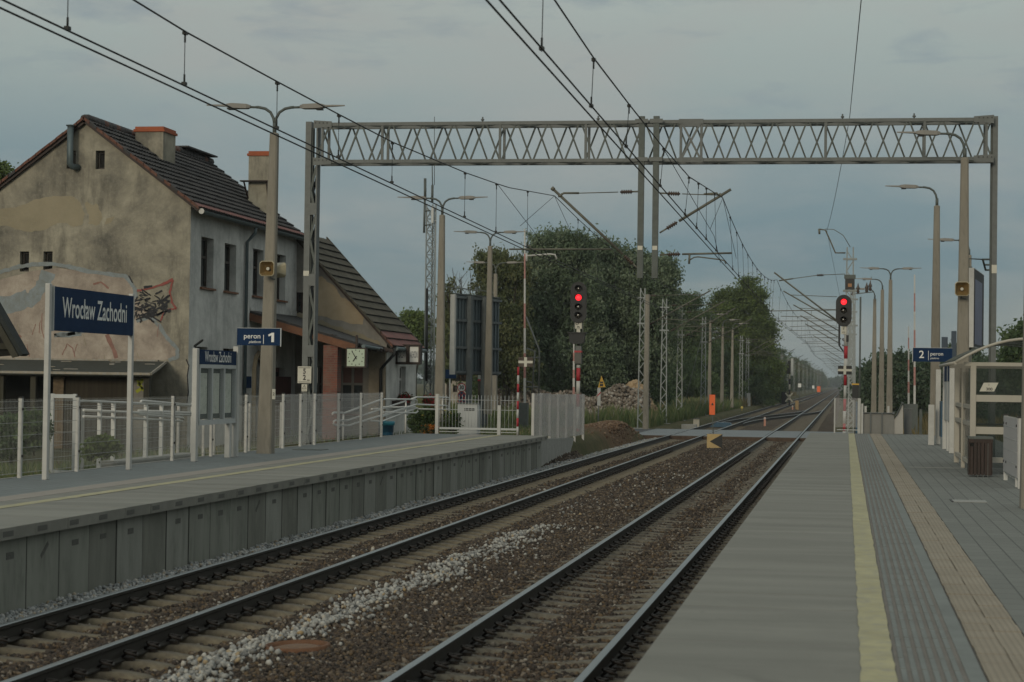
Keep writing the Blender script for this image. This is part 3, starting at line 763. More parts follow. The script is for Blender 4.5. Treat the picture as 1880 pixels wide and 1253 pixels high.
tag(MB((LX, 149, 0), galv).tube([(LX-.1, 148.9, 5.9), (LX-1.4, 147.5, .1)], .018, 5).build('guy_cable'), 'thin guy cable slanting down to the grass from a lattice mast', 'cable')
# right-hand masts, arms reaching back over the right track
m2 = thing('catenary_mast', 'nearest lattice mast right of the tracks behind the red and white signal post', 'catenary mast', group='lattice masts right of the tracks')
mast_mesh(-.1, 8.3, .17).build('mast', m2)
mb = MB(mat=cantm); mb.tube([(-.2, -.1, 8.05), (-.62, -.1, 8.05), (-.86, -.1, 8.6), (-1.05, -.1, 9.02), (-1.3, -.1, 9.06)], .035, 6)
mb.tube([(-1.05, -.1, 9.07), (-.7, -.1, 9.05), (-.3, -.1, 8.8), (0, -.1, 8.3)], .016, 6); mb.tube([(-1.32, -.1, 9.08), (-1.3, -.1, 8.85)], .05, 6); mb.build('feeder_bracket', m2)
mb = MB(mat=galvd).box(-.24, .24, -.14, .14, 6.95, 7.12); mb.use(blackp).box(-.2, .2, -.15, .15, 6.5, 6.95); mb.use(M('amber_plate', (.30, .14, .05), .5)).box(-.08, .08, -.165, -.152, 6.6, 6.74); mb.build('clamp_box', m2)
for zz, za, xa in ((5.3, 7.05, -3.3),):
    mb = MB(mat=cantm); mb.tube([(-.25, -.1, 4.95), (xa+.1, -.1, 7.2)], .036, 7); mb.build('cantilever_arm', m2)
mb = MB(mat=cantm); mb.tube([(-.2, -.1, 7.15), (-1.3, -.1, 7.1), (-2.7, -.1, 6.9), (-3.0, -.1, 6.85)], .016, 6); mb.tube([(-2.4, -.1, 6.94), (-3.0, -.1, 6.85)], .032, 6); o = mb.build('stay_rod', m2)
mb = MB(); insulator(mb, (-1.1, -.1, 7.1), (-1, 0, -.03)); mb.build('insulator', o)
mb = MB(mat=cantm); mb.tube([(-.2, -.1, 5.62), (-3.35, -.1, 5.55)], .02, 6); mb.tube([(-1.6, -.1, 5.6), (-1.62, -.1, 5.3), (-2.9, -.1, 5.33)], .015, 6); mb.build('steady_arm', m2)
m2.location = (.12, 86, 0)
m3 = make_mast('lattice mast right of the tracks carrying the second cantilever over the right track'); m3['group'] = 'lattice masts right of the tracks'
m3.location = (.30, 104, 0); m3.rotation_euler = (0, 0, pi)
rl = ['third lattice mast right of the tracks, just past the crossing', 'fourth lattice mast right of the tracks, with dark switch gear on its side']
for y, l in zip((122, 141), rl): copy_thing(m3, (.35, y, 0), pi, l, 'lattice masts right of the tracks')
for y in (160, 198, 256, 314, 372, 430, 500, 580, 680): copy_thing(m3, (.3, y, 0), pi, 'small far lattice mast in the row right of the tracks with arms over the rails', 'far lattice masts right of the tracks')
# switch gear post right of the masts
q = PY(1580, 530, 118); mb = MB((q.x, 118, 0), galvd); mb.tube([(q.x, 118, 0), (q.x, 118, q.z-.5)], .06, 6); o0 = (q.x, 118, 0)
t_ = thing('switch_gear_post', 'thin post with black switch gear and a hook on top right of the masts', 'switch gear', o0); mb.build('post', t_)
mb = MB(o0, insul)
for dx, dz in ((-.45, -.1), (-.15, .05), (.35, .1), (.55, .2)): mb.lathe((q.x+dx, 118, q.z+dz-.35), [(.03, 0), (.11, .1), (.06, .2), (.12, .3), (.05, .45), (.02, .6)], 8)
mb.use(cantm).tube([(q.x-.6, 118, q.z-.35), (q.x+.7, 118, q.z-.2)], .03, 6); mb.tube([(q.x+.5, 118, q.z), (q.x+.62, 118, q.z+.7)], .015, 5); mb.build('switch_gear', t_)
# concrete pole right behind the nearest lattice mast
q = PY(1189, 541, 103.0)
tag(MB((q.x, 103, 0), poleconc).tube([(q.x-.02, 103, -.1), (q.x, 103, q.z)], [.165, .12], 8, sm=False).build('concrete_pole'), 'tan concrete pole touching the nearest lattice mast left of the tracks', 'pole')

# ================================================================== lamp posts
def lum(mb, x0, s, z, tilt=0.0):
    mb.use(galvd); mb.tube([(x0+s*.0, 0, z), (x0+s*.25, 0, z+tilt*.2)], .028, 6)
    mb.use(lampm)
    pr = [(.22, .035, .03), (.30, .10, .05), (.62, .13, .055), (.74, .10, .04), (.80, .06, .02), (1.0, .045, .018), (1.22, .02, .012)]
    vs = []
    for d, w, h in pr:
        zz = z + tilt*d + .01; vs += [(x0+s*d, -w, zz-h), (x0+s*d, w, zz-h), (x0+s*d, w*.7, zz+h), (x0+s*d, -w*.7, zz+h)]
    fs = [(i*4+j, i*4+(j+1) % 4, i*4+4+(j+1) % 4, i*4+4+j) for i in range(len(pr)-1) for j in range(4)] + [(3, 2, 1, 0), tuple(range(len(pr)*4-4, len(pr)*4))]
    mb.add(vs, fs)
    mb.use(signalblack).obox((x0+s*.66, 0, z+tilt*.62-.058), (.07, 0, 0), (0, .09, 0), (0, 0, .012))
lampm = M('lamp_housing', (.20, .185, .165), .5, var=.06, scale=5, bmp=.03)
def make_lamp(label, arms=(1, -1), H=7.0, tilt=0.03, rise=.58):
    root = thing('street_lamp', label, 'street lamp')
    mb = MB(mat=poleconc)
    c = .03; n = 8
    def ring(w, z): return [(sx*(w-c), sy*w, z) if k else (sx*w, sy*(w-c), z) for sx, sy, k in ((1, 1, 0), (1, 1, 1), (-1, 1, 1), (-1, 1, 0), (-1, -1, 0), (-1, -1, 1), (1, -1, 1), (1, -1, 0))]
    vs = []
    for w, z in ((.165, 0), (.155, .8), (.088, H-.02), (.07, H)): vs += ring(w, z)
    mb.add(vs, [(i*8+j, i*8+(j+1) % 8, i*8+8+(j+1) % 8, i*8+8+j) for i in range(3) for j in range(8)] + [tuple(range(24, 32))]); mb.build('pole', root)
    mb = MB(mat=galvd)
    mb.tube([(0, 0, H-.02), (0, 0, H+.22)], .045, 8)
    for s in arms: mb.tube([(0, 0, H+.15), (s*.03, 0, H+.32), (s*.10, 0, H+.45), (s*.22, 0, H+.53), (s*.36, 0, H+.56), (s*.42, 0, H+.565)], .032, 8)
    mb.build('bracket', root)
    for s in arms: mb = MB(); lum(mb, s*.34, s, H+.56, tilt); mb.build('lamp_head', root)
    return root
L1 = make_lamp('two armed street lamp on a tan concrete pole nearest on the far platform')
p = PZ(487, 833, PT); L1.location = (-12.46, 41.95, PT); L1['group'] = 'two armed lamps of the far platform'
# slight lean is left out; the next lamps share the mesh
q = PY(812, 395, 66); copy_thing(L1, (q.x, 66, q.z-7.0), 0, 'two armed street lamp between the radio mast and the billboard', 'two armed lamps of the far platform')
q = PY(900, 452, 81.5); copy_thing(L1, (q.x, 81.5, q.z-7.0), 0, 'two armed street lamp in front of the billboard', 'two armed lamps of the far platform')
q = PY(910, 503, 101); copy_thing(L1, (q.x, 101, q.z-7.0), 0, 'whitish two armed street lamp mostly hidden behind the lamp at the billboard', 'street lamps at the crossing')
LS = make_lamp('single armed street lamp behind the glass shelter on the near platform', arms=(-1,), tilt=.03); LS['group'] = 'single armed lamps of the near platform'
q = PY(1771, 290, 47.4); LS.location = (q.x, 47.4, q.z-7.0)
copy_thing(LS, (2.56, 28.4, PT), 0, 'concrete lamp pole cut by the right edge of the photo beside the white screen', 'single armed lamps of the near platform')
q = PY(1720, 378, 61.9); copy_thing(LS, (q.x, 61.9, q.z-7.0), 0, 'single armed street lamp in front of the platform two sign post', 'single armed lamps of the near platform')
q = PY(1762, 459, 78); copy_thing(LS, (q.x+.35, 78, q.z-7.2), 0, 'single armed street lamp almost hidden behind two nearer lamp poles', 'single armed lamps of the near platform')
q = PY(1635, 514, 104); copy_thing(L1, (q.x, 104, q.z-7.0), 0, 'two armed street lamp right of the tracks near the barrier booms', 'street lamps at the crossing')
q = PY(1620, 532, 112); copy_thing(LS, (q.x, 112, q.z-7.0), 0, 'taller of two close single armed lamps right of the tracks', 'far lamps right of the tracks')
q = PY(1606, 549, 120); copy_thing(LS, (q.x, 120, q.z-7.0), 0, 'shorter of two close single armed lamps right of the tracks', 'far lamps right of the tracks')
for px, py, Y, lab in ((1304, 590, 165, 'leftmost of three slim concrete poles beyond the orange plate'), (1327, 600, 170, 'middle one of three slim concrete poles beyond the orange plate'), (1345, 606, 180, 'rightmost of three slim concrete poles beyond the orange plate')):
    q = PY(px, py, Y)
    src = copy_thing(LS, (q.x, Y, q.z-7.0), pi, lab, 'slim concrete poles left of the tracks')
    src.scale = (.95, .95, 1)
# lean of the nearest left pole as photographed
L1.rotation_euler = (0, radians(.7), 0)

def speaker_horn(loc, rz, label):
    root = thing('loudspeaker', label, 'loudspeaker', loc, rz, 'horn loudspeakers on the lamp poles')
    mb = MB(mat=cream); n = 4
    def rr(w, y): 
        return [(w*sx*(1 if k else .72), y, w*sz*(.72 if k else 1)) for sx, sz, k in ((1, 1, 0), (1, 1, 1), (1, -1, 1), (1, -1, 0), (-1, -1, 0), (-1, -1, 1), (-1, 1, 1), (-1, 1, 0))]
    vs = []
    for w, y in ((.055, .30), (.07, .18), (.10, .05), (.155, -.06), (.165, -.08), (.150, -.085)): vs += rr(w, y)
    mb.add(vs, [(i*8+j, i*8+8+j, i*8+8+(j+1) % 8, i*8+(j+1) % 8) for i in range(5) for j in range(8)] + [tuple(range(8))]); mb.build('horn', root)
    mb = MB(mat=amberin); vs = rr(.148, -.083)+rr(.09, .03)+rr(.03, .10)
    mb.add(vs, [(i*8+j, i*8+8+j, i*8+8+(j+1) % 8, i*8+(j+1) % 8) for i in range(2) for j in range(8)]); mb.use(plateivory).lathe((0, .02, 0), [(.035, -.03), (.04, .02), (.03, .1)], 8, (0, 1, 0)); mb.build('throat', root)
    mb = MB(mat=galvd).tube([(0, .2, -.05), (0, .25, -.2), (.1, .2, -.22)], .015, 6); mb.build('bracket', root); return root
q = PY(493, 494, 41.6); speaker_horn(tuple(q+Vector((0, -.05, 0))), 0, 'cream horn loudspeaker facing forward on the far platform lamp pole')
q = PY(511, 496, 42.2); speaker_horn(tuple(q), pi*.82, 'cream horn loudspeaker facing away on the far platform lamp pole')
q = PY(1766, 531, 47.0); speaker_horn(tuple(q), 0, 'cream horn loudspeaker on the lamp pole behind the glass shelter')
# ================================================================== platform signs
ZV = Vector((0, 0, 1)); YV = Vector((0, 1, 0)); XV = Vector((1, 0, 0))
def post(mb, x, y, z0, z1, w=.055, dpt=.04):
    mb.box(x-w, x+w, y-dpt, y+dpt, z0, z1)
SX = -12.42
a = PX(83, 882, SX); b2 = PX(238, 863, SX)
ya, yb = 29.75, 33.45
o0 = (SX, (ya+yb)/2, PT)
t_ = thing('station_sign', 'long dark blue station name sign on two pale posts at the far platform', 'sign', o0)
za = PX(96, 525, SX).z; zb_ = PX(96, 607, SX).z
mb = MB(o0, navy).box(SX-.02, SX+.055, ya+.11, yb-.05, zb_, za-.01)
mb.use(whiteg); mb.box(SX-.022, SX+.057, ya+.085, ya+.108, zb_-.01, za); 
mb.use(signwhite).text('Wrocław Zachodni', (SX+.056, (ya+yb)/2+.03, (za+zb_)/2+.01), YV, ZV, .46, .80, bold=.012)
mb.build('board', t_)
for y in (ya, yb): mb = MB(o0, white); post(mb, SX, y, PT, za+.03, .04, .05); mb.build('post', t_, bevel=.01)

# info case
y1, y2 = 37.25, 39.75
o0 = (SX-.08, 39, PT); x = SX-.08
t_ = thing('notice_board', 'white framed glass notice board under a blue name panel on the far platform', 'notice board', o0)
zt = PX(366, 642, x).z; zc1 = PX(372, 669, x).z; zc2 = PX(372, 676, x).z; zc3 = PX(368, 770, x).z; zc4 = PX(368, 778, x).z
mb = MB(o0, navy).box(x-.03, x+.05, y1+.1, y2-.05, zc1, zt); mb.use(signwhite).text('Wrocław Zachodni', (x+.051, (y1+y2)/2, (zt+zc1)/2), YV, ZV, .30, .72, bold=.010); mb.build('name_panel', t_)
mb = MB(o0, whiteg).box(x-.04, x+.06, y1+.1, y2-.05, zc2, zc1-.006); mb.box(x-.04, x+.06, y1+.1, y2-.05, zc4-.03, zc3-.02)
L = y2-y1-.15
for k in range(4): y = y1+.1+k*L/3; mb.box(x-.02, x+.062, y-.035, y+.035, zc3-.02, zc2)
mb.build('frame', t_)
paper = M('timetable_paper', (.60, .62, .55), .6, var=.1, scale=3, bmp=0, col2=(.42, .44, .39), amt=(.5, .7))
paperY = M('yellow_timetable', (.66, .58, .10), .6, var=.08, scale=3, bmp=0)
mb = MB(o0, paper)
for k in range(3):
    y = y1+.1+k*L/3; mb.use(galvd).box(x-.035, x-.02, y+.04, y+L/3-.04, zc3, zc2-.01)
    mb.use(paper).box(x-.02, x-.015, y+.25, y+L/3-.12, zc3+.10, zc2-.1)
    if k < 2: mb.use(paperY).box(x-.02, x-.013, y+.09, y+.26, zc3+(.25 if k == 0 else .75), zc2-.12)
mb.build('timetables', t_)
MB(o0, glassy('notice_glass', (.3, .34, .33), .10, .05)).box(x+.03, x+.036, y1+.13, y2-.08, zc3-.02, zc2).build('pane', t_)
mb = MB(o0, white); post(mb, x, y1, PT, zt+.02, .05, .07); mb.build('post', t_, bevel=.01)
mb = MB(o0, white); post(mb, x, y2-.36, PT, zc4-.03, .055, .07); mb.build('post', t_, bevel=.01)
mb = MB(o0, white); post(mb, x+.03, y2+.03, PT, 3.05, .055, .07); mb.build('post', t_, bevel=.01)
# platform number signs
def num_sign(loc, w, h, left, label, mat):
    o0 = loc; X, Y, Z = loc
    t_ = thing('platform_sign', label, 'sign', o0)
    mb = MB(o0, navy).box(X-w/2, X+w/2, Y-.02, Y+.02, Z-h/2, Z+h/2); mb.use(whiteg)
    mb.box(X+w/2 if left else X-w/2-.014, X+w/2+.014 if left else X-w/2, Y-.022, Y+.022, Z-h/2-.02, Z+h/2+.008); mb.box(X-w/2, X+w/2, Y-.022, Y+.022, Z+h/2, Z+h/2+.008)
    mb.use(signwhite)
    if left:
        mb.text('peron', (X+.05*w, Y-.021, Z+.03*h), XV, ZV, .41*h, 1.05, 'RIGHT', .005); mb.text('platform', (X+.05*w, Y-.021, Z-.30*h), XV, ZV, .21*h, 1.0, 'RIGHT', .004, shear=.3)
        mb.box(X+.108*w, X+.120*w, Y-.024, Y-.02, Z-.42*h, Z+.12*h); k_ = .04; cx_ = X+.30*w; mb.prism([(cx_-.005, Y-.024, Z-.30*h), (cx_+.052, Y-.024, Z-.30*h), (cx_+.052, Y-.024, Z+.25*h), (cx_+.005, Y-.024, Z+.25*h), (cx_-.075, Y-.024, Z+.13*h), (cx_-.06, Y-.024, Z+.03*h), (cx_-.005, Y-.024, Z+.10*h)], (0, .004, 0))
    else:
        mb.text('2', (X-.28*w, Y-.021, Z+.0*h), XV, ZV, .76*h, 1.0, 'CENTER', .012); mb.box(X-.11*w, X-.10*w, Y-.024, Y-.02, Z-.4*h, Z+.3*h)
        mb.text('peron', (X-.06*w, Y-.021, Z+.07*h), XV, ZV, .37*h, 1.05, 'LEFT', .004); mb.text('platform', (X-.06*w, Y-.021, Z-.25*h), XV, ZV, .18*h, 1.0, 'LEFT', .003, shear=.3)
    mb.build('board', t_); return t_
q1, q2 = PY(437, 603, 39.70), PY(516, 635, 39.70)
num_sign(((q1.x+q2.x)/2, 39.66, (q1.z+q2.z)/2), q2.x-q1.x, q1.z-q2.z, True, 'blue sign reading peron 1 in white beside the notice board', navy)
Y2 = 52.0; q1, q2 = PY(1676, 639, Y2), PY(1748, 665, Y2)
t_ = num_sign(((q1.x+q2.x)/2, Y2, (q1.z+q2.z)/2), q2.x-q1.x, q1.z-q2.z, False, 'blue sign reading 2 peron in white left of the glass shelter', navy)
# near platform notice board seen end on
X = 2.62; o0 = (X, 54, PT)
t_ = thing('notice_board', 'white notice board seen end on beside the shelter of the near platform', 'notice board', o0)
for y, z1, w in ((58.5, PX(1722, 679, X).z, .07), (54.2, 3.0, .075), (52.5, 3.0, .05), (50.9, 2.98, .07)): mb = MB(o0, white); post(mb, X, y, PT, z1, w, .09); mb.build('post', t_, bevel=.01)
mb = MB(o0, whiteg).box(X-.04, X+.04, 51, 54.1, 1.55, 2.55); mb.use(navy).box(X-.045, X+.045, 51, 54.1, 2.56, 2.98); mb.build('case', t_)
mb = MB(o0, bluepl).box(X+.03, X+.12, 57.2, 58.3, 1.0, 2.0); mb.build('blue_panel', t_)
mb = MB(o0, white); post(mb, X-.22, 57.8, PT, 1.9, .08, .1); mb.build('post', t_)

# ================================================================== kilometre sign on the gantry post
o0 = PY(559, 688, GY-.24)
t_ = thing('kilometre_sign', 'ivory kilometre plate reading 5 over 2 on the left gantry post', 'kilometre sign', o0)
Yp = GY-.2
q1, q2 = PY(547, 673, Yp), PY(571.5, 704, Yp)
mb = MB(o0, plateivory).box(q1.x, q2.x, Yp-.012, Yp, q2.z, q1.z); mb.use(blackp)
cx, cz, hh = (q1.x+q2.x)/2, (q1.z+q2.z)/2, q1.z-q2.z
for z in (q1.z-.035, q2.z+.03): mb.box(q1.x+.02, q2.x-.02, Yp-.016, Yp-.011, z-.006, z+.006)
mb.text('5', (cx, Yp-.013, cz+.2*hh), XV, ZV, .18, .85, bold=.03); mb.text('2', (cx, Yp-.013, cz-.17*hh), XV, ZV, .18, .85, bold=.03)
mb.box(cx+.07, cx+.14, Yp-.015, Yp-.012, cz-.145, cz-.125); mb.build('front_plate', t_)
q3 = PY(582, 703, GY+.2); mb = MB(o0, plateivory).box(q2.x+.06, q3.x, GY+.17, GY+.185, q2.z, q1.z-.02); mb.use(galv).bar((q2.x-.1, Yp, q1.z-.03), (q3.x-.05, GY+.17, q1.z-.03), .03, .03); mb.build('side_plate', t_)
q1, q2 = PY(554, 706, Yp), PY(564, 719, Yp); mb = MB(o0, plateivory).box(q1.x, q2.x, Yp-.01, Yp, q2.z, q1.z); mb.use(blackp)
c = (q1.x+q2.x)/2; w = (q2.x-q1.x)*.36; z0, z1 = q2.z+.07, q1.z-.015
for a_, b_ in (((c-w, z0), (c, z1)), ((c, z1), (c+w, z0)), ((c-w, z0), (c+w, z0))): mb.bar((a_[0], Yp-.012, a_[1]), (b_[0], Yp-.012, b_[1]), .009, .003, up=(0, 1, 0))
mb.bar((c+.01, Yp-.012, z1-.03), (c-.005, Yp-.012, z0+.02), .008, .003, up=(0, 1, 0)); mb.box(q1.x+.02, q2.x-.02, Yp-.013, Yp-.009, q2.z+.03, q2.z+.038); mb.build('warning_plate', t_)
q = PY(503, 724, 41.75); mb = MB(q, plateivory).box(q.x-.035, q.x+.035, q.y-.02, q.y+.0, q.z-.11, q.z+.11); mb.use(blackp).text('2', (q.x, q.y-.021, q.z), XV, ZV, .09, 1, bold=.02)
tag(mb.build('number_plate'), 'small white number plate low on the nearest far platform lamp pole', 'plate')

# ================================================================== fences
def panel(mb, a, b2, z0, h, dz=.05):
    """welded mesh panel between two posts: vertical wires and paired horizontal wires"""
    a, b2 = Vector(a), Vector(b2); L = (b2-a).length; n = max(2, int(L/dz)); d = (b2-a)/n
    mb.use(mesh_w)
    for i in range(1, n): p = a+d*i; mb.tube([p+ZV*z0, p+ZV*(z0+h)], .0020, 3, cap=False)
    for z in (0.02, .22, .42, .62, .82, 1.02, h-.14, h-.04):
        if z < h: mb.tube([a+ZV*(z0+z), b2+ZV*(z0+z)], .0042, 3, cap=False)
FX = -13.0
fpx = [(-60, 898), (36, 884), (141, 868), (237, 858), (316, 848), (387, 838), (451, 831), (519, 824), (551, 820), (577, 817), (621, 813), (662, 808), (700, 804)]
ysf = [PX(x, y, FX).y for x, y in fpx]
o0 = (FX, 40, PT)
fence = thing('platform_fence', 'white welded mesh fence along the back of the far platform with milky upper panels', 'fence', o0)
for i, y in enumerate(ysf):
    mb = MB(o0, white).box(FX-.03, FX+.03, y-.03, y+.03, PT-.1, PT+1.27); mb.use(blackp).box(FX-.034, FX+.034, y-.034, y+.034, PT+1.27, PT+1.295)
    mb.use(signalblack)
    for z in (.35, 1.1): mb.box(FX+.03, FX+.05, y-.02, y+.02, PT+z-.02, PT+z+.02)
    mb.build('fence_post', fence)
    if i+1 < len(ysf):
        mb = MB(o0); panel(mb, (FX, y+.05, 0), (FX, ysf[i+1]-.05, 0), PT+.06, 1.2); mb.build('mesh_panel', fence)
        if i >= 7: MB(o0, frost).box(FX+.03, FX+.036, y+.05, ysf[i+1]-.05, PT+.12, PT+1.27).build('milky_panel', fence)
# inner fence, gate and ramp rails beside the building
IX = -15.2
def zz(px, py, sc=6.427, ox=600, oy=600): return ox+px/sc, oy+py/sc
def rail_path(pts, X, sc, ox, oy): return [PX(*zz(x, y, sc, ox, oy), X) for x, y in pts]
railp = M('white_rail_paint', (.56, .56, .54), .5, var=.06, scale=3, bmp=.02)
hx = -13.35
o0 = (hx, 54, PT)
hr = thing('ramp_handrail', 'white tubular ramp handrail behind the fence with three rising rails and looped ends', 'handrail', o0)
for k, P_ in enumerate(([(66, 1032), (72, 1020), (90, 1014), (215, 1018), (640, 860), (655, 857), (1045, 860), (1062, 872), (1068, 912)],
    [(930, 878), (240, 1108), (100, 1107), (82, 1120), (78, 1140), (85, 1158), (102, 1166), (260, 1166), (1060, 918), (1410, 933), (1424, 945), (1424, 968), (1408, 981), (1075, 972)],
    [(660, 990), (640, 968), (530, 972)], [(640, 950), (1040, 952), (1070, 965), (1074, 1000), (1050, 1020), (660, 1010)],
    [(520, 1080), (514, 1095), (524, 1112), (655, 1117), (1055, 962)], [(985, 862), (1060, 833), (1420, 836), (1440, 848), (1446, 870), (1440, 905)], [(610, 1055), (650, 1062), (930, 965)])):
    MB(o0, railp).tube(rail_path(P_, hx, 6.427, 600, 600), .027, 7).build('rail', hr)
for x, y0, y1 in ((197, 1030, 1345), (934, 875, 1300), (1366, 835, 1010), (1440, 900, 1260)):
    p = rail_path([(x, y0)], hx, 6.427, 600, 600)[0]; MB(o0, railp).tube([(hx, p.y, PT), p], .026, 7).build('rail_post', hr)
o0 = (IX, 40, .3)
h2 = thing('ramp_handrail', 'white tubular handrail low behind the fence near the station name sign', 'handrail', o0)
for P_ in ([(600, 252), (605, 240), (640, 236), (1480, 272)], [(640, 306), (1480, 346)], [(640, 354), (1400, 390), (1408, 380), (1400, 364), (1066, 338), (1056, 325), (1062, 310), (1480, 328)], [(1078, 248), (1085, 236), (1110, 236), (1480, 268)]):
    MB(o0, railp).tube(rail_path(P_, IX, 4.1775, 0, 680), .027, 7).build('rail', h2)
for x in (766, 872, 1120, 1240, 1330, 1480):
    p = PX(*zz(x, 250, 4.1775, 0, 680), IX); MB(o0, railp).box(IX-.04, IX+.04, p.y-.03, p.y+.03, .2, p.z).build('rail_post', h2)
fi = thing('inner_fence', 'white mesh fence close to the building behind the platform fence', 'fence', (IX-.4, 45, .3)); o0 = (IX-.4, 45, .3)
ypts = [PX(*zz(x, 580, 4.1775, 0, 680), IX-.4).y for x in (632, 868, 1125, 1365, 1560, 1640, 1800)] + [51, 54]
for i, y in enumerate(ypts):
    MB(o0, white).box(IX-.43, IX-.37, y-.03, y+.03, .2, 1.72).build('fence_post', fi)
    if i+1 < len(ypts): mb = MB(o0); panel(mb, (IX-.4, y, 0), (IX-.4, ypts[i+1], 0), .3, 1.35); mb.build('mesh_panel', fi)
Yg = ypts[0]-.3; q1, q2 = PY(97, 723, Yg), PY(138, 724, Yg); o0 = (q1.x, Yg, .3)
gt = thing('mesh_gate', 'narrow white mesh gate behind the station name sign', 'gate', o0)
zt_ = q1.z
mb = MB(o0, whiteg)
for x in (q1.x, q2.x): mb.box(x-.035, x+.035, Yg-.03, Yg+.03, .2, zt_)
mb.box(q1.x, q2.x, Yg-.025, Yg+.025, zt_-.09, zt_-.01); mb.box(q1.x, q2.x, Yg-.02, Yg+.02, .4, .45); mb.build('frame', gt)
mb = MB(o0); panel(mb, (q1.x+.03, Yg, 0), (q2.x-.03, Yg, 0), .42, zt_-.5, .06); mb.build('mesh_panel', gt)
MB((IX, 38, .3), concrete).box(IX-.2, IX+.2, PX(200, 825, IX).y, PX(350, 815, IX).y, .1, .62).build('ramp_wall')
tag(bpy.data.objects['ramp_wall'], 'low concrete ramp edge behind the far platform fence', 'ramp')

# gate and fence closing the end of the far platform
Yg = 59.95; q1, q2 = PY(803, 720, Yg), PY(955, 720, Yg); o0 = ((q1.x+q2.x)/2, Yg, PT)
gt = thing('platform_gate', 'white double mesh gate closing the end of the far platform', 'gate', o0)
qt = PY(880, 726, Yg)
for x in (q1.x, PY(917, 720, Yg).x):
    mb = MB(o0, white).box(x-.05, x+.05, Yg-.04, Yg+.04, PT-.1, qt.z+.02 if x == q1.x else qt.z-.3); mb.build('gate_post', gt)
for xa, xb in ((q1.x+.08, PY(917, 720, Yg).x-.05), (PY(917, 720, Yg).x+.05, q2.x-.1)):
    mb = MB(o0, whiteg).box(xa, xb, Yg-.02, Yg+.02, PT+.14, PT+.2); mb.box(xa, xb, Yg-.015, Yg+.015, PT+.06, PT+.08)
    n = int((xb-xa)/.1)
    for k in range(n+1): x = xa+(xb-xa)*k/n; mb.tube([(x, Yg, PT+.14), (x, Yg, qt.z)], .007, 5)
    for z in (.75, 1.05): mb.tube([(xa, Yg, PT+z*(qt.z-PT)/1.2), (xb, Yg, PT+z*(qt.z-PT)/1.2)], .008, 5)
    mb.build('gate_leaf', gt)
q = PY(951, 720, Yg-.1); mb = MB((q.x, Yg-.1, PT))
zt_ = PY(951, 674, Yg-.1).z; z = PT; k = 0
while z < zt_: mb.use(redp if k % 2 else white).tube([(q.x, Yg-.1, z), (q.x, Yg-.1, min(z+.26, zt_))], .034, 8); z += .26; k += 1
tag(mb.build('marker_post'), 'short red and white striped post at the right end of the platform gate', 'post')
FX2 = -9.4
o0 = (FX2, 64, .4)
f2 = thing('end_fence', 'white mesh fence with milky panels running on beyond the far platform towards the signal', 'fence', o0)
yy = [60.0, 61.6, 63.5, 65.4, 67.4, 69.5, 71.8]
for i, y in enumerate(yy):
    top = PT+1.28 if y < 62 else 2.0-.004*(y-62); bot = .2
    mb = MB(o0, white).box(FX2-.04, FX2+.04, y-.035, y+.035, bot, top); mb.build('fence_post', f2)
    if i+1 < len(yy):
        y2 = yy[i+1]; zb2 = .66 if y < 62 else .5
        mb = MB(o0); panel(mb, (FX2, y, 0), (FX2, y2, 0), zb2, top-zb2-.02); mb.build('mesh_panel', f2)
        MB(o0, frost2).box(FX2+.03, FX2+.036, y+.04, y2-.04, zb2, top).build('milky_panel', f2)
mb = MB((FX2, 63, 0), concrete).prism([(FX2+.12, 59.75, -.4), (FX2+.12, 66.0, -.2), (FX2+.12, 67.4, .5), (FX2+.12, 59.75, .66)], (.16, 0, 0))
tag(mb.build('end_wall'), 'pale concrete plinth under the fence beyond the end of the far platform', 'wall')

# blue bin
q = PZ(727, 800, PT); q.x = -13.25; q.y = 57.0
t_ = thing('rubbish_bin', 'blue plastic bin with a bag rim at the foot of the ramp handrail', 'bin', (q.x, q.y, PT))
mb = MB((q.x, q.y, PT), bluepl).lathe((q.x, q.y, PT), [(.16, 0), (.17, .02), (.205, .38), (.215, .40), (.20, .40), (.19, .1)], 16); mb.build('bin_body', t_)
bag = M('blue_bag', (.02, .16, .22), .4, var=.2, scale=6, bmp=.2)
mb = MB((q.x, q.y, PT), bag).lathe((q.x, q.y, PT), [(.224, .30), (.232, .38), (.222, .415), (.2, .40)], 14); mb.build('bag_rim', t_)

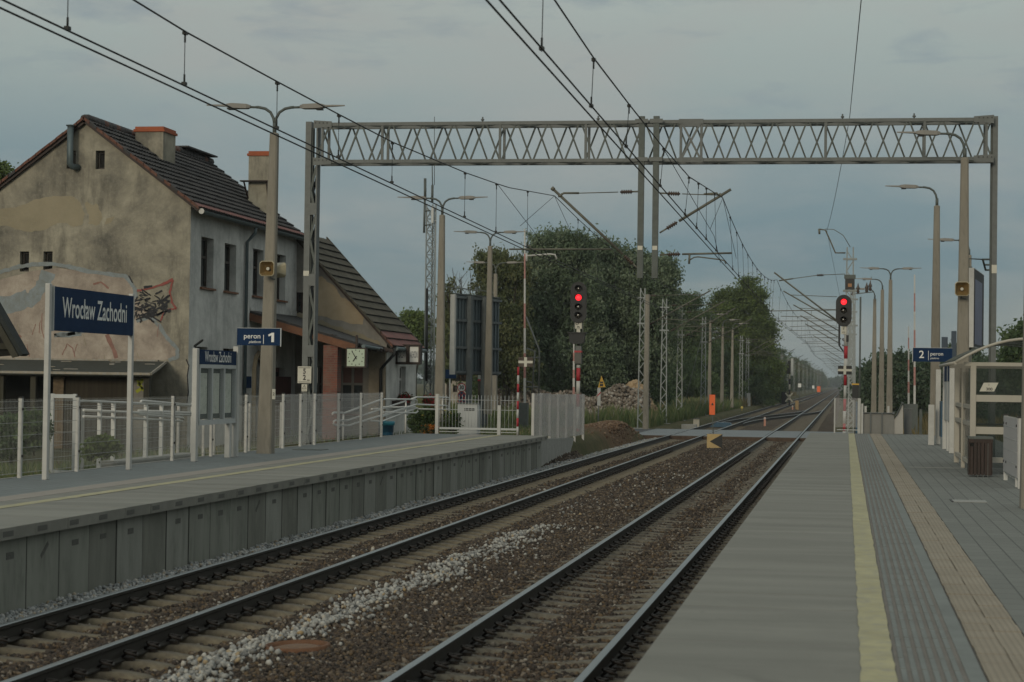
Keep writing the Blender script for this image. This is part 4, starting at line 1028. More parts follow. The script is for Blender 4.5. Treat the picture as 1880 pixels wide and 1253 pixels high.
# ================================================================== light signals
def stripes(mb, x, y, z0, z1, r, bands, cols=(0, 1)):
    n = len(bands)-1
    for i in range(n): mb.use(redp if (i+cols[0]) % 2 == 0 else white).tube([(x, y, bands[i]), (x, y, bands[i+1])], r, 10)
def sig_head(mb, c, w, h, lamps, lit):
    cx, cy, cz = c; r = w/2; pts = []
    for i in range(13): a = pi*i/12; pts.append((cx+r*cos(a), cy, cz+h/2-r+r*sin(a)))
    for i in range(13): a = pi+pi*i/12; pts.append((cx+r*cos(a), cy, cz-h/2+r+r*sin(a)))
    mb.use(signalblack).prism(pts, (0, .04, 0)); mb.box(cx-r*.62, cx+r*.62, cy+.04, cy+.3, cz-h/2+r*.6, cz+h/2-r*.6)
    for i, z in enumerate(lamps):
        mb.use(signalblack); n = 14
        # hood: open half cylinder
        ang = [radians(-20)+radians(220)*k/n for k in range(n+1)]; rr_ = w*.225
        vs = [(cx+rr_*cos(a), cy-dd, z+rr_*sin(a)) for dd in (0, .0) for a in ang]
        vs = [(cx+rr_*cos(a), cy, z+rr_*sin(a)) for a in ang] + [(cx+rr_*cos(a), cy-.05-.2*max(0, sin(a)), z+rr_*sin(a)) for a in ang]
        vs += [(cx+rr_*.93*cos(a), cy-.05-.2*max(0, sin(a)), z+rr_*.93*sin(a)) for a in ang] + [(cx+rr_*.93*cos(a), cy, z+rr_*.93*sin(a)) for a in ang]
        m = n+1
        mb.add(vs, [(g*m+k, g*m+k+1, g*m+m+k+1, g*m+m+k) for g in range(3) for k in range(n)])
        mb.use(redlamp if i == lit else lensdark).lathe((cx, cy-.004, z), [(rr_*.84, 0), (rr_*.75, .012), (rr_*.4, .03), (0.001, .035)], 20, (0, -1, 0))
YS = 76.0
qb = PY(1061, 745, YS); qc = PY(1063, 556, YS); SXp = qb.x
o0 = (SXp, YS, .3)
s1 = thing('railway_signal', 'four lamp railway signal showing red left of the tracks in front of the trees', 'railway signal', o0)
mb = MB(o0); zs = [.1, PY(0+1061, 730, YS).z-.55, PY(1061, 745, YS).z-.05, PY(1061, 724, YS).z, PY(1061, 700, YS).z, PY(1061, 676, YS).z, PY(1061, 672, YS).z]
zs = [.1, .6, zs[2], zs[3], zs[4], zs[5], zs[5]+.12]
for i in range(6): mb.use(white if i % 2 else redp).tube([(SXp, YS, zs[i]), (SXp, YS, zs[i+1])], .075, 10)
mb.use(galvd).tube([(SXp, YS, zs[-1]), (SXp, YS, qc.z)], .06, 8); mb.build('pole', s1)
mb = MB(o0); w = 30/3655*76.5; h = 76/3655*76.5; sp = 19.5/3655*76.5
zc = [PY(1063, yy_, YS).z for yy_ in (531, 547, 564.5, 580)]
sig_head(mb, (qc.x, YS-.16, qc.z), w, h, zc, 1); mb.build('signal_head', s1)
mb = MB(o0, plateivory); a, b2 = PY(1056, 591, YS-.1), PY(1068, 604, YS-.1); mb.box(a.x, b2.x, YS-.12, YS-.1, b2.z, a.z); mb.use(blackp).text('O', ((a.x+b2.x)/2-.05, YS-.121, a.z-.08), XV, ZV, .15, 1, bold=.02); mb.text('m', ((a.x+b2.x)/2+.0, YS-.121, b2.z+.07), XV, ZV, .14, 1, bold=.02)
mb.use(galv)
for x in (a.x-.03, b2.x+.04): mb.box(x-.012, x+.012, YS-.1, YS-.07, b2.z-.2, a.z+.02)
mb.use(plateivory).box((a.x+b2.x)/2-.07, (a.x+b2.x)/2+.07, YS-.11, YS-.1, b2.z-.17, b2.z-.01); mb.build('letter_plate', s1)
mb = MB(o0, signalblack); a, b2 = PY(1044, 612, YS-.2), PY(1074, 632, YS-.2); mb.prism([(a.x, YS-.25, a.z), (b2.x, YS-.25, a.z), (b2.x-.05, YS-.25, b2.z+.05), (b2.x-.2, YS-.25, b2.z), (a.x+.2, YS-.25, b2.z), (a.x+.05, YS-.25, b2.z+.05)], (0, .3, 0)); mb.box(a.x-.04, b2.x+.04, YS-.3, YS+.1, a.z, a.z+.04); mb.build('indicator_box', s1)
mb = MB(o0, M('grey_equipment_box', (.09, .085, .075), .6, var=.1)); a, b2 = PY(1055, 647, YS-.15), PY(1067, 668, YS-.15); mb.box(a.x, b2.x, YS-.2, YS+.12, b2.z, a.z); mb.use(redp).box(a.x-.01, b2.x+.01, YS-.21, YS+.13, a.z-.01, a.z+.06); mb.use(galv).box(a.x+.02, b2.x-.02, YS-.12, YS+.1, a.z+.06, a.z+.24); mb.build('control_box', s1)
# right signal with the crossed plate
YS = 72.5; qb = PY(1549.5, 790, YS); qc = PY(1549, 571, YS)
o0 = (qb.x, YS, 0)
s2 = thing('railway_signal', 'three lamp railway signal showing red on a striped pole at the near platform end', 'railway signal', o0)
mb = MB(o0); zs = [.0]+[PY(1549, y_, YS).z for y_ in (792, 778, 755, 733, 708, 682, 659, 636, 600)]
for i in range(9): mb.use(redp if i % 2 == 1 else white).tube([(qb.x+.04*(i/9), YS, zs[i]), (qb.x+.04*((i+1)/9), YS, zs[i+1])], .055 if i < 6 else .07, 10)
mb.use(galvd).tube([(qb.x+.04, YS, zs[-1]), (qc.x, YS, qc.z)], .06, 8); mb.build('pole', s2)
mb = MB(o0); w = 28.5/3655*72; h = 58/3655*72
sig_head(mb, (qc.x, YS-.16, qc.z), w, h, [PY(1549, y_, YS).z for y_ in (555, 571, 588)], 0); mb.build('signal_head', s2)
mb = MB(o0, plateivory); a, b2 = PY(1544, 600, YS-.1), PY(1554, 614, YS-.1); mb.box(a.x, b2.x, YS-.13, YS-.11, b2.z, a.z); mb.use(blackp).text('E', ((a.x+b2.x)/2, YS-.131, a.z-.08), XV, ZV, .13, 1); mb.text('m', ((a.x+b2.x)/2, YS-.131, b2.z+.07), XV, ZV, .13, 1); mb.build('letter_plate', s2)
mb = MB(o0, signalblack); a = PY(1540, 618, YS); mb.box(a.x-.02, a.x+.05, YS-.05, YS+.05, a.z-.3, a.z+.7); mb.tube([(a.x, YS, a.z-.3), (qb.x-.05, YS, a.z-.55)], .03, 6); b2 = PY(1556, 622, YS); mb.box(b2.x-.05, b2.x+.04, YS-.1, YS+.1, b2.z-.12, b2.z+.12); mb.build('side_cable_box', s2)
def cross_plate(Y, px, py, w, h, label, col):
    q = PY(px, py, Y); mb = MB(q, col)
    mb.box(q.x-w/2, q.x+w/2, Y-.01, Y+.01, q.z-h/2, q.z+h/2); mb.use(plateivory)
    mb.box(q.x-w/2, q.x+w/2, Y-.016, Y-.011, q.z-h*.13, q.z+h*.13); mb.box(q.x-h*.15, q.x+h*.15, Y-.02, Y-.0165, q.z-h/2, q.z+h/2)
    return tag(mb.build('cross_plate'), label, 'plate')
cross_plate(72.3, 1551, 680, .49, .31, 'dark plate with a pale cross on the striped pole at the right platform end', signalblack)
cross_plate(59.6, 965, 665, .44, .29, 'brown plate with a pale cross above the gate of the far platform', M('brown_plate', (.05, .035, .025), .6, var=.15))

# ================================================================== level crossing barriers
def boom(px, y0, y1, Y, label, grp, fade=True):
    q, q0 = PY(px, y0, Y), PY(px, y1, Y)
    o0 = (q0.x, Y, 0); t_ = thing('barrier_boom', label, 'barrier', o0, group=grp)
    n = 7; mb = MB(o0)
    for i in range(n):
        za, zb2 = q0.z+(q.z-q0.z)*i/n, q0.z+(q.z-q0.z)*(i+1)/n; mb.use(redfade if i % 2 else white)
        xa, xb = q0.x+(q.x-q0.x)*i/n, q0.x+(q.x-q0.x)*(i+1)/n; mb.bar((xa, Y, za), (xb, Y, zb2), .10-.05*i/n, .12-.05*i/n)
    mb.build('boom', t_)
    mb = MB(o0, galvd).box(q0.x-.25, q0.x+.15, Y-.2, Y+.2, -.1, max(.8, q0.z)); mb.build('drive_box', t_); return t_, q0, q
t_, q0, q = boom(963.5, 421, 740, 88.0, 'tall raised red and white barrier boom in front of the trees, beside a steel frame', 'raised crossing barriers')
mb = MB((q0.x, 88, 0), galv)
o_ = lambda x, y: PY(x, y, 88.0)
for P_ in ([(966, 582), (990, 643), (989, 742)], [(967, 640), (982, 645), (975, 740)], [(967, 657), (990, 657)], [(965, 700), (977, 703)], [(965, 711), (989, 711)]): mb.tube([o_(*p) for p in P_], .04, 6)
mb.build('counterweight_frame', t_)
mb = MB((q0.x, 88, 0), white); mb.tube([o_(967, 470), o_(1010, 467), o_(1019, 468), (o_(1022, 476))], .04, 6); mb.tube([o_(967, 480), o_(966, 465)], .06, 6); mb.build('side_arm', t_)
boom(1053.5, 632, 742, 86.0, 'short raised boom standing just left of the four lamp signal', 'raised crossing barriers')
boom(1679, 505, 742, 96.0, 'taller raised red and white boom beside the platform two sign', 'raised crossing barriers')
boom(1668, 600, 742, 108.0, 'shorter raised red and white boom left of the taller one near the platform two sign', 'raised crossing barriers')

# ================================================================== small track signs
YT = 79.0; o0 = PY(1311, 826, YT); o0.z = -.2
t_ = thing('track_sign', 'orange plate with a black triangle above a yellow and black square between the tracks', 'track sign', o0)
a, b2 = PY(1302.5, 725, YT), PY(1312.5, 762, YT)
mb = MB(o0, orange).box(a.x, b2.x, YT-.012, YT+.012, b2.z, a.z); c = PY(1308, 743, YT); mb.use(blackp).prism([(c.x-.055, YT-.015, c.z-.03), (c.x+.055, YT-.015, c.z-.03), (c.x, YT-.015, c.z+.075)], (0, .004, 0)); mb.build('orange_plate', t_)
mb = MB(o0, galvd).tube([(c.x, YT+.03, b2.z+.2), (PY(1310.5, 797, YT).x, YT+.03, -.2)], .022, 6); mb.build('rod', t_)
a, b2 = PY(1298, 797, YT-.05), PY(1326, 825, YT-.05)
mb = MB(o0, yellow).box(a.x, b2.x, YT-.06, YT-.04, b2.z, a.z); mx = PY(1303, 811, YT).x; mb.use(signalblack).prism([(b2.x, YT-.064, a.z), (mx, YT-.064, (a.z+b2.z)/2), (b2.x-.01, YT-.064, b2.z+.03), (b2.x, YT-.064, b2.z+.03)], (0, .003, 0)); mb.build('square_plate', t_)

# warning triangle by the trees
YT = 98; q0 = PY(1098, 765, YT); o0 = (q0.x, YT, 0)
t_ = thing('road_sign', 'yellow triangular road sign with a black symbol on a white post by the trees', 'road sign', o0)
mb = MB(o0, galv).tube([(q0.x, YT, 0), (PY(1099, 740, YT).x, YT, PY(1100, 740, YT).z)], .03, 6)
a, b2 = PY(1100, 712, YT), PY(1099, 745, YT); mb.use(white).box(b2.x-.07, b2.x+.09, YT-.03, YT+.03, b2.z, a.z); mb.use(redp).prism([(a.x-.08, YT-.034, a.z-.45), (a.x+.08, YT-.034, a.z-.28), (a.x+.08, YT-.034, a.z-.2), (a.x-.08, YT-.034, a.z-.37)], (0, .004, 0)); mb.build('post', t_)
a, b2, c = PY(1104.5, 690, YT), PY(1098, 712, YT), PY(1112, 711, YT)
ty = M('sign_yellow', (.52, .30, .03), .5, var=.06)
mb = MB(o0, ty).prism([(b2.x, YT-.05, b2.z), (c.x, YT-.05, c.z), (a.x, YT-.05, a.z)], (0, .02, 0)); mb.use(blackp)
mb.box(a.x-.07, a.x+.09, YT-.056, YT-.052, b2.z+.07, b2.z+.19); mb.box(a.x-.07, a.x+.09, YT-.056, YT-.052, b2.z+.22, b2.z+.3); mb.build('triangle', t_)

# ================================================================== near platform furniture
# shelter
X0_, X1_, Ya, Yb = 2.34, 4.3, 39.2, 44.8
o0 = (3.2, 42, PT)
sh = thing('waiting_shelter', 'pale framed glass waiting shelter with a curved roof on the near platform', 'shelter', o0)
shm = M('shelter_frame', (.36, .335, .285), .5, var=.06, scale=4, bmp=.03)
zr = 2.83
def spost(x, y, z1, w=.055): MB(o0, shm).box(x-w, x+w, y-w, y+w, PT, z1).build('post', sh, bevel=.008)
for y in (Ya, Yb): 
    for x in (X0_+.07, X1_): spost(x, y, zr)
spost(X0_+.05, 42.0, zr, .04)
mb = MB(o0, shm)
for y in (Ya, 42.0, Yb): mb.box(X0_-.1, X1_, y-.035, y+.035, zr, zr+.07)
for z in (.20, .95, 1.28): mb.box(X0_+.03, X0_+.10, Ya+.06, Yb-.06, PT+z-.04, PT+z+.04); 
mb.box(X1_-.03, X1_+.03, Ya+.06, Yb-.06, PT+.28, PT+.36); mb.box(X1_-.03, X1_+.03, Ya+.06, Yb-.06, PT+1.24, PT+1.32)
mb.build('rails', sh)
# z levels of the end wall as photographed
for yz, hh in ((732, .065), (791, .07), (845, .05)):
    z = PY(1830, yz, Ya).z; MB(o0, shm).box(X0_+.126, X1_-.05, Ya-.036, Ya+.034, z-hh, z+hh).build('crossbar', sh)
MB(o0, clear).box(X0_+.12, X1_-.05, Ya-.006, Ya+.006, PT+.12, zr).build('end_pane', sh)
MB(o0, clear).box(X0_+.04, X0_+.05, Ya+.06, 41.95, PT+.2, zr-.1).build('front_pane', sh)
MB(o0, clear).box(X1_-.006, X1_+.006, Ya+.06, Yb-.06, PT+.12, zr).build('back_pane', sh)
MB(o0, clear).box(X0_+.12, X1_-.05, Yb-.006, Yb+.006, PT+.12, zr).build('end_pane', sh)
# roof
n = 14; W_ = 2.75; xr0 = 2.06
prof = [(xr0+W_*i/n, zr+.07+.42*sin(pi*min(1, (i/n)*1.0))**.8*1.0) for i in range(n+1)]
prof = [(x, zr+.05+.46*(1-((x-xr0-W_/2)/(W_/2))**2)) for x, _ in prof]
mb = MB(o0, glassy('smoked_roof', (.05, .055, .05), .6, .75))
vs = [(x, y, z) for y in (Ya-.35, Yb+.3) for x, z in prof]; m = n+1
mb.add(vs, [(i, i+1, m+i+1, m+i) for i in range(n)], True); mb.build('roof_sheet', sh)
mb = MB(o0, shm)
for y in (Ya-.36, Ya+.9, 42, 43.4, Yb+.3): mb.use(shm if y < Ya else galvd).tube([(x, y, z+.012) for x, z in prof], .03 if y < Ya else .016, 6)
mb.use(shm)
mb.tube([(xr0, Ya-.36, prof[0][1]), (xr0, Yb+.3, prof[0][1])], .035, 6); mb.tube([(xr0+W_, Ya-.36, prof[-1][1]), (xr0+W_, Yb+.3, prof[-1][1])], .035, 6); mb.build('roof_frame', sh)
mb = MB(o0, galvd); 
mb.box(X1_-.55, X1_-.1, Ya+.5, Yb-.5, PT+.44, PT+.48)
for y in (Ya+.9, 42, Yb-.9): mb.box(X1_-.4, X1_-.3, y-.03, y+.03, PT, PT+.44)
mb.build('bench_seat', sh)
mb = MB(o0, plateivory); ps = [PY(x, y, Ya-.012) for x, y in ((1798, 719), (1825, 719), (1833, 703), (1806, 703))]; mb.prism(ps, (0, .004, 0)); mb.use(blackp)
c = PY(1816, 715, Ya-.013); mb.text('300', tuple(c), XV, ZV, .075, 1.1, bold=.02); c = PY(1815.5, 707, Ya-.013); mb.text('1', tuple(c), XV, ZV, .05, 1, bold=.02); mb.build('sticker', sh)
mb = MB(o0, blackp); z = PY(1830, 780, Ya+.2).z; mb.box(X0_+.13, X1_-.3, Ya+.1, Ya+.2, z-.012, z+.018); mb.build('lean_rail', sh)
# wooden bin
q = PZ(1800, 876, PT); bw, bd, bh = .195, .2, .73; o0 = (q.x, q.y+bd, PT)
t_ = thing('litter_bin', 'dark reddish wooden slatted litter bin with a grey lid in front of the shelter', 'litter bin', o0)
mb = MB(o0); n = 6; cx, cy = q.x, q.y+bd
for k in range(n):
    x = cx-bw+2*bw*(k+.5)/n; mb.use(woodr); short = k in (0,)
    mb.box(x-bw/n+.006, x+bw/n-.006, cy-bd-.018, cy-bd, PT+.03, PT+bh-(.17 if short else .03)); mb.box(x-bw/n+.006, x+bw/n-.006, cy+bd, cy+bd+.018, PT+.03, PT+bh-.03)
    y = cy-bd+2*bd*(k+.5)/n
    mb.box(cx-bw-.018, cx-bw, y-bd/n+.006, y+bd/n-.006, PT+.03, PT+bh-.03); mb.box(cx+bw, cx+bw+.018, y-bd/n+.006, y+bd/n-.006, PT+.03, PT+bh-.03)
mb.build('slats', t_)
mb = MB(o0, darkhole).box(cx-bw+.01, cx+bw-.01, cy-bd+.005, cy+bd-.005, PT+.05, PT+bh-.06); mb.use(galv)
for x in (-.05, .05, .13): mb.box(cx+x-.008, cx+x+.008, cy-bd-.006, cy-bd+.003, PT, PT+bh-.03)
mb.build('liner', t_)
mb = MB(o0, galvd).box(cx-bw-.03, cx+bw+.03, cy-bd-.03, cy+bd+.03, PT+bh-.03, PT+bh+.012); mb.use(woodr).box(cx-bw-.022, cx+bw+.022, cy-bd-.024, cy-bd-.019, PT+bh-.10, PT+bh-.031); mb.build('lid', t_, bevel=.006)
# white screen
xs_ = 2.83; o0 = (xs_, 35.2, PT)
t_ = thing('platform_screen', 'white milky mesh screen on short legs beside the wooden bin on the near platform', 'screen', o0)
ya, yb = 33.8, 36.8; za_ = PX(1840, 760, xs_).z
mb = MB(o0, frost2)
MB(o0, M('opaque_milky_sheet', (.42, .41, .41), .45, var=.05, scale=2, bmp=.03)).box(xs_-.03, xs_-.022, ya+.02, yb-.02, PT+.17, za_-.03).build('sheet', t_)
mb = MB(o0); panel(mb, (xs_, ya, 0), (xs_, yb, 0), PT+.12, za_-PT-.14); 
mb.use(mesh_w)
for z in (.28, .48, .68, .88): mb.tube([(xs_-.032, ya+.03, PT+z+.1), (xs_-.032, yb-.03, PT+z+.1)], .004, 4)
mb.build('mesh_panel', t_)
for y in (ya, yb, ya+.5):
    mb = MB(o0, white).box(xs_-.02, xs_+.05, y-.04, y+.04, PT, PT+.2 if y == ya+.5 else za_-.02)
    if y != ya+.5: mb.use(blackp).box(xs_-.03, xs_+.06, y-.05, y+.05, za_-.02, za_+.005)
    mb.build('leg', t_)
mb = MB(o0, signalblack)
for y in (ya+.15, yb-.15, yb-.7):
    for z in (.35, za_-PT-.15): mb.box(xs_-.045, xs_-.03, y-.02, y+.02, PT+z-.02, PT+z+.02)
mb.build('clamps', t_)
# advertising board
o0 = PY(1785, 640, 57); o0.z = PT
t_ = thing('advertising_board', 'tall purple advertising board seen almost edge on behind the near platform', 'advertising board', o0)
a1, a2 = PY(1787, 492, 57.0), PY(1806, 503, 60.5); b1 = PY(1784, 638, 57.0)
zt1, zb1 = a1.z, b1.z
dirv = Vector((a2.x-a1.x, a2.y-a1.y, 0)); nrm = Vector((dirv.y, -dirv.x, 0)).normalized()*(-.18)
A = Vector((a1.x+.02, a1.y, 0)); B = Vector((a2.x, a2.y, 0))
mb = MB(o0, white).prism([A+ZV*zb1, B+ZV*zb1, B+ZV*zt1, A+ZV*zt1], nrm); mb.build('case', t_)
purple = M('purple_poster', (.045, .042, .125), .4, var=.3, scale=1.2, bmp=0, col2=(.10, .10, .17), amt=(.5, .75))
e = -nrm.normalized()*.006; d = dirv.normalized()
mb = MB(o0, signalblack).prism([A+d*.05+ZV*(zb1+.03)+e, B-d*.03+ZV*(zb1+.03)+e, B-d*.03+ZV*(zt1-.03)+e, A+d*.05+ZV*(zt1-.03)+e], e)
mb.use(purple).prism([A+d*.2+ZV*(zb1+.1)+e*2.2, B-d*.7+ZV*(zb1+.1)+e*2.2, B-d*.7+ZV*(zt1-.3)+e*2.2, A+d*.2+ZV*(zt1-.3)+e*2.2], e*.6); mb.build('poster', t_)
mb = MB(o0, galvd); p = A+nrm+d*.4; mb.box(p.x-.09, p.x+.09, p.y-.09, p.y+.09, .2, zt1+.05); mb.tube([(p.x, p.y, zt1), (p.x, p.y, zt1+.28), (p.x+.4, p.y+.3, zt1+.28)], .02, 6)
mb.tube([(p.x+.4, p.y+.3, zt1+.28), (p.x+.62, p.y+2.4, zt1+.1)], .03, 6)
for k in (0, .5, 1): y = p.y+.3+2.1*k; x = p.x+.38+.24*k; z = zt1+.28-.18*k; mb.tube([(x, y, z), (x+.28, y, z)], .03, 6)
mb.build('lamp_post', t_)

# gate and ramp walls at the end of the near platform
Yg = 69.9; q1, q2 = PY(1532, 790, Yg), PY(1577, 790, Yg); o0 = ((q1.x+q2.x)/2, Yg, PT)
t_ = thing('platform_gate', 'clear panelled white gate closing the end of the near platform', 'gate', o0)
zt_ = PY(1532, 731, Yg).z
for x, w in ((q1.x, .025), (q2.x, .05), (PY(1582.5, 790, Yg).x, .035)):
    MB(o0, white).box(x-w, x+w, Yg-.03, Yg+.03, PT-.1, zt_ if w < .06 and x != PY(1582.5, 790, Yg).x else zt_-.18).build('gate_post', t_)
MB(o0, frost).box(q1.x+.03, q2.x-.05, Yg-.004, Yg+.004, PT+.2, zt_).build('pane', t_)
mb = MB(o0, whiteg).box(q1.x+.08, q2.x-.05, Yg-.02, Yg+.02, PT+.1, PT+.13); mb.build('bottom_rail', t_)
q1, q2 = PY(1584, 790, Yg+.1), PY(1641, 790, Yg+.1); o0 = ((q1.x+q2.x)/2, Yg+.1, PT)
t_ = thing('end_railing', 'grey panel railing at the end of the near platform', 'railing', o0)
zt_ = PY(1610, 759, Yg+.1).z
MB(o0, M('grey_panel', (.21, .205, .19), .7, var=.08, scale=2, bmp=.05)).box(q1.x, q2.x, Yg+.12, Yg+.15, PT-.1, zt_-.02).build('panel', t_)
mb = MB(o0, galv)
for px in (1598, 1619): x = PY(px, 790, Yg).x; mb.box(x-.025, x+.025, Yg+.06, Yg+.115, PT-.05, zt_)
mb.tube([(q1.x, Yg+.1, zt_), (q2.x, Yg+.1, zt_)], .028, 6); mb.lathe((q2.x-.02, Yg+.1, zt_), [(.04, -.05), (.06, 0), (.03, .06)], 8); mb.build('frame', t_)
q1 = PY(1638, 797, Yg+.2); o0 = (q1.x, Yg+.2, PT)
t_ = thing('ramp_wall', 'pale curved end wall with a rail at the ramp of the near platform', 'wall', o0)
f = lambda x, y, dy=0: PY(x, y, Yg+.2+dy)
mb = MB(o0, M('pale_panel', (.40, .38, .35), .7, var=.06, scale=2)).prism([f(1638, 797), f(1658, 797), f(1658, 742), f(1652, 752), f(1646, 765), f(1640, 773), f(1638, 778)], (0, .15, 0)); mb.build('side_panel', t_)
mb = MB(o0, galvd).tube([f(1639, 770, -.05), f(1646, 762, -.05), f(1652, 750, -.05), f(1656, 741, -.05)], .03, 6); mb.lathe(f(1656.5, 741, -.05), [(.03, -.05), (.055, 0), (.03, .05)], 8); mb.build('rail', t_)
a, b2 = PY(1660, 793, Yg+1.2), PY(1674, 752, Yg+1.2)
mb = MB(a, M('dark_grey_cabinet', (.10, .105, .105), .6, var=.1)).box(a.x, b2.x, Yg+1.2, Yg+1.6, .3, b2.z); mb.use(galv).box(a.x, b2.x, Yg+1.18, Yg+1.62, b2.z, b2.z+.03)
tag(mb.build('cabinet'), 'dark grey cabinet behind the curved ramp wall of the near platform', 'cabinet')
o0 = PY(1690, 795, 72); mb = MB(o0, galvd).box(o0.x-.05, o0.x+.05, 71.95, 72.05, .2, PY(1690, 752, 72).z); tag(mb.build('bollard'), 'thin grey post in the dry grass behind the ramp wall', 'post')
# ================================================================== station building
XF, YG, YE = -19.02, 56.0, 67.5            # track facade, near gable, far gable
XW, YW2 = -15.75, 72.35                     # wing facade and far end
rg = PY(158, 226, YG); XR_, ZR_ = rg.x, rg.z
XLw = 2*XR_-XF; ZE = PY(349, 376, YG).z
Zg = .05
def plaster(name, cols, rough=.92, streak=.35, patch=None, sc=.7):
    m, t, b = nt(name); v = coords(t, (1, 1, 1), True); vs_ = coords(t, (1, 1, .22), True)
    f = noise(t, v, sc, 7, .68, .3); c = ramp(t, [(.34, cols[0]), (.5, cols[1]), (.66, cols[2])], f)
    g = noise(t, vs_, 1.9, 5, .7); c = mixc(t, ramp(t, [(.5, 0.), (.8, streak*1.6)], g), c, mul(cols[0], .62))
    f3 = noise(t, v, 9, 4, .7); c = mixc(t, ramp(t, [(.5, 0.), (.8, .35)], f3), c, mul(cols[2], 1.15))
    if patch: c = mixc(t, ramp(t, [(.60, 0.), (.635, 1.)], noise(t, v, .55, 6, .6, .6)), c, patch)
    t.links.new(c, b.inputs['Base Color']); b.inputs['Roughness'].default_value = rough; b.inputs['Specular IOR Level'].default_value = .2
    bump(t, b, noise(t, v, 22, 5, .7), .45, .02); return m
winfr = M('dark_window_frame', (.045, .036, .028), .6, var=.3, scale=5)
gabm = plaster('stained_gable_plaster', [(.12, .113, .098), (.25, .23, .185), (.39, .36, .285)], streak=.6, sc=.5)
facm = plaster('grey_white_plaster', [(.33, .335, .325), (.48, .48, .465), (.60, .60, .575)], streak=.5)
tanm = plaster('tan_plaster', [(.32, .25, .165), (.40, .315, .21), (.45, .36, .25)], streak=.15)
greyp = plaster('bare_grey_plaster', [(.17, .16, .145), (.24, .225, .20), (.31, .29, .26)])
dkp = plaster('porch_plaster', [(.19, .16, .12), (.27, .23, .175), (.33, .28, .21)])
tile = M('dark_roof_tile', (.042, .040, .041), .8, var=.35, scale=1.6, bmp=.3, bscale=30, col2=(.075, .058, .05), amt=(.5, .8), world=True)
lipm = M('tile_lip_shade', (.012, .012, .011), .9, var=.4, scale=6, bmp=0)  # shadow bands between tile courses, painted in as a near-black lip colour
tile2 = M('mossy_brown_tile', (.085, .074, .056), .85, var=.35, scale=1.4, bmp=.3, bscale=30, col2=(.05, .052, .032), amt=(.45, .75), world=True)
terra = M('terracotta', (.15, .062, .04), .85, var=.35, scale=5, bmp=.2, col2=(.07, .045, .038), amt=(.4, .65), world=True)
terrab = M('bright_terracotta', (.30, .08, .032), .8, var=.15, scale=5, bmp=.15)
pinkm = M('weathered_red_tiles', (.20, .085, .075), .8, var=.2, scale=2, bmp=.2, col2=(.12, .07, .065))
zinc = M('zinc_gutter', (.10, .13, .14), .55, .4, var=.15, scale=4, bmp=.04)
brickm, t, b = nt('red_brick'); br = N(t, 'ShaderNodeTexBrick', Scale=1.0); g = t.nodes.new('ShaderNodeTexCoord'); mp = t.nodes.new('ShaderNodeMapping'); mp.inputs['Rotation'].default_value = (radians(90), 0, 0)
t.links.new(g.outputs['Object'], mp.inputs[0]); t.links.new(mp.outputs[0], br.inputs['Vector'])
br.inputs['Brick Width'].default_value = .25; br.inputs['Row Height'].default_value = .075; br.inputs['Mortar Size'].default_value = .008
br.inputs['Color1'].default_value = (.20, .065, .045, 1); br.inputs['Color2'].default_value = (.13, .05, .04, 1); br.inputs['Mortar'].default_value = (.14, .11, .09, 1)
c = mixc(t, ramp(t, [(.5, 0.), (.7, .7)], noise(t, coords(t), 3, 5, .7)), br.outputs['Color'], (.17, .13, .10)); t.links.new(c, b.inputs['Base Color']); b.inputs['Roughness'].default_value = .9
def wall(mb, P, u0, u1, z0, top, holes, dv, extra=(), lin=None):
    br_ = sorted(set([u0, u1]+[h[0] for h in holes]+[h[1] for h in holes]+list(extra)))
    dv = Vector(dv)
    for a, c in zip(br_, br_[1:]):
        hs = sorted([h for h in holes if h[0] <= a+1e-6 and h[1] >= c-1e-6], key=lambda h: h[2])
        z = z0
        for h in hs: mb.poly([P(a, z), P(c, z), P(c, h[2]), P(a, h[2])]); z = h[3]
        mb.poly([P(a, z), P(c, z), P(c, top(c)), P(a, top(a))])
    for a, c, za, zb2 in [h[:4] for h in holes]:
        q = [P(a, za), P(c, za), P(c, zb2), P(a, zb2)]
        for i in range(4): mb.poly([q[i], q[(i+1) % 4], q[(i+1) % 4]+dv, q[i]+dv])
def window(par, org, P, a, c, za, zb2, dv, frm, sill=True, cross=True, pane=glassd, outw=None):
    """frame, pane and sill in an opening; u from a to c, z from za to zb2; dv = inward vector of the reveal"""
    dv = Vector(dv); iv = dv*.75; n = dv.normalized()
    mb = MB(org, frm); w = .06
    def bx(u0, u1, z0, z1, d=.05):
        p = [P(u0, z0)+iv, P(u1, z0)+iv, P(u1, z1)+iv, P(u0, z1)+iv]; mb.prism(p, n*d)
    bx(a, a+w, za, zb2); bx(c-w, c, za, zb2); bx(a+w, c-w, za, za+w); bx(a+w, c-w, zb2-w, zb2)
    if cross: m = (a+c)/2; bx(m-.045, m+.045, za+w, zb2-w, .045); zm = za+(zb2-za)*.62; bx(a+w, m-.045, zm-.04, zm+.04, .04); bx(m+.045, c-w, zm-.04, zm+.04, .04)
    o = mb.build('window', par)
    mb = MB(org, pane); q = [P(a, za)+dv*.93, P(c, za)+dv*.93, P(c, zb2)+dv*.93, P(a, zb2)+dv*.93]; mb.poly(q); mb.build('pane', o)
    if sill: mb = MB(org, brownpaint); ou = -n*.08; q = [P(a-.08, za-.07), P(c+.08, za-.07), P(c+.08, za-.01), P(a-.08, za-.01)]; mb.prism([p+dv*.5 for p in q], ou-dv*.5); mb.build('sill', o)
    return o
BO = (XF, 62, 0)
sb = thing('station_building', 'old station house with a stained graffiti gable, tiled roofs and a lower wing', 'building', BO)
Pg = lambda x, z: Vector((x, YG, z)); Pf = lambda y, z: Vector((XF, y, z))
Pw = lambda x, z: Vector((x, YE, z)); Pwf = lambda y, z: Vector((XW, y, z))
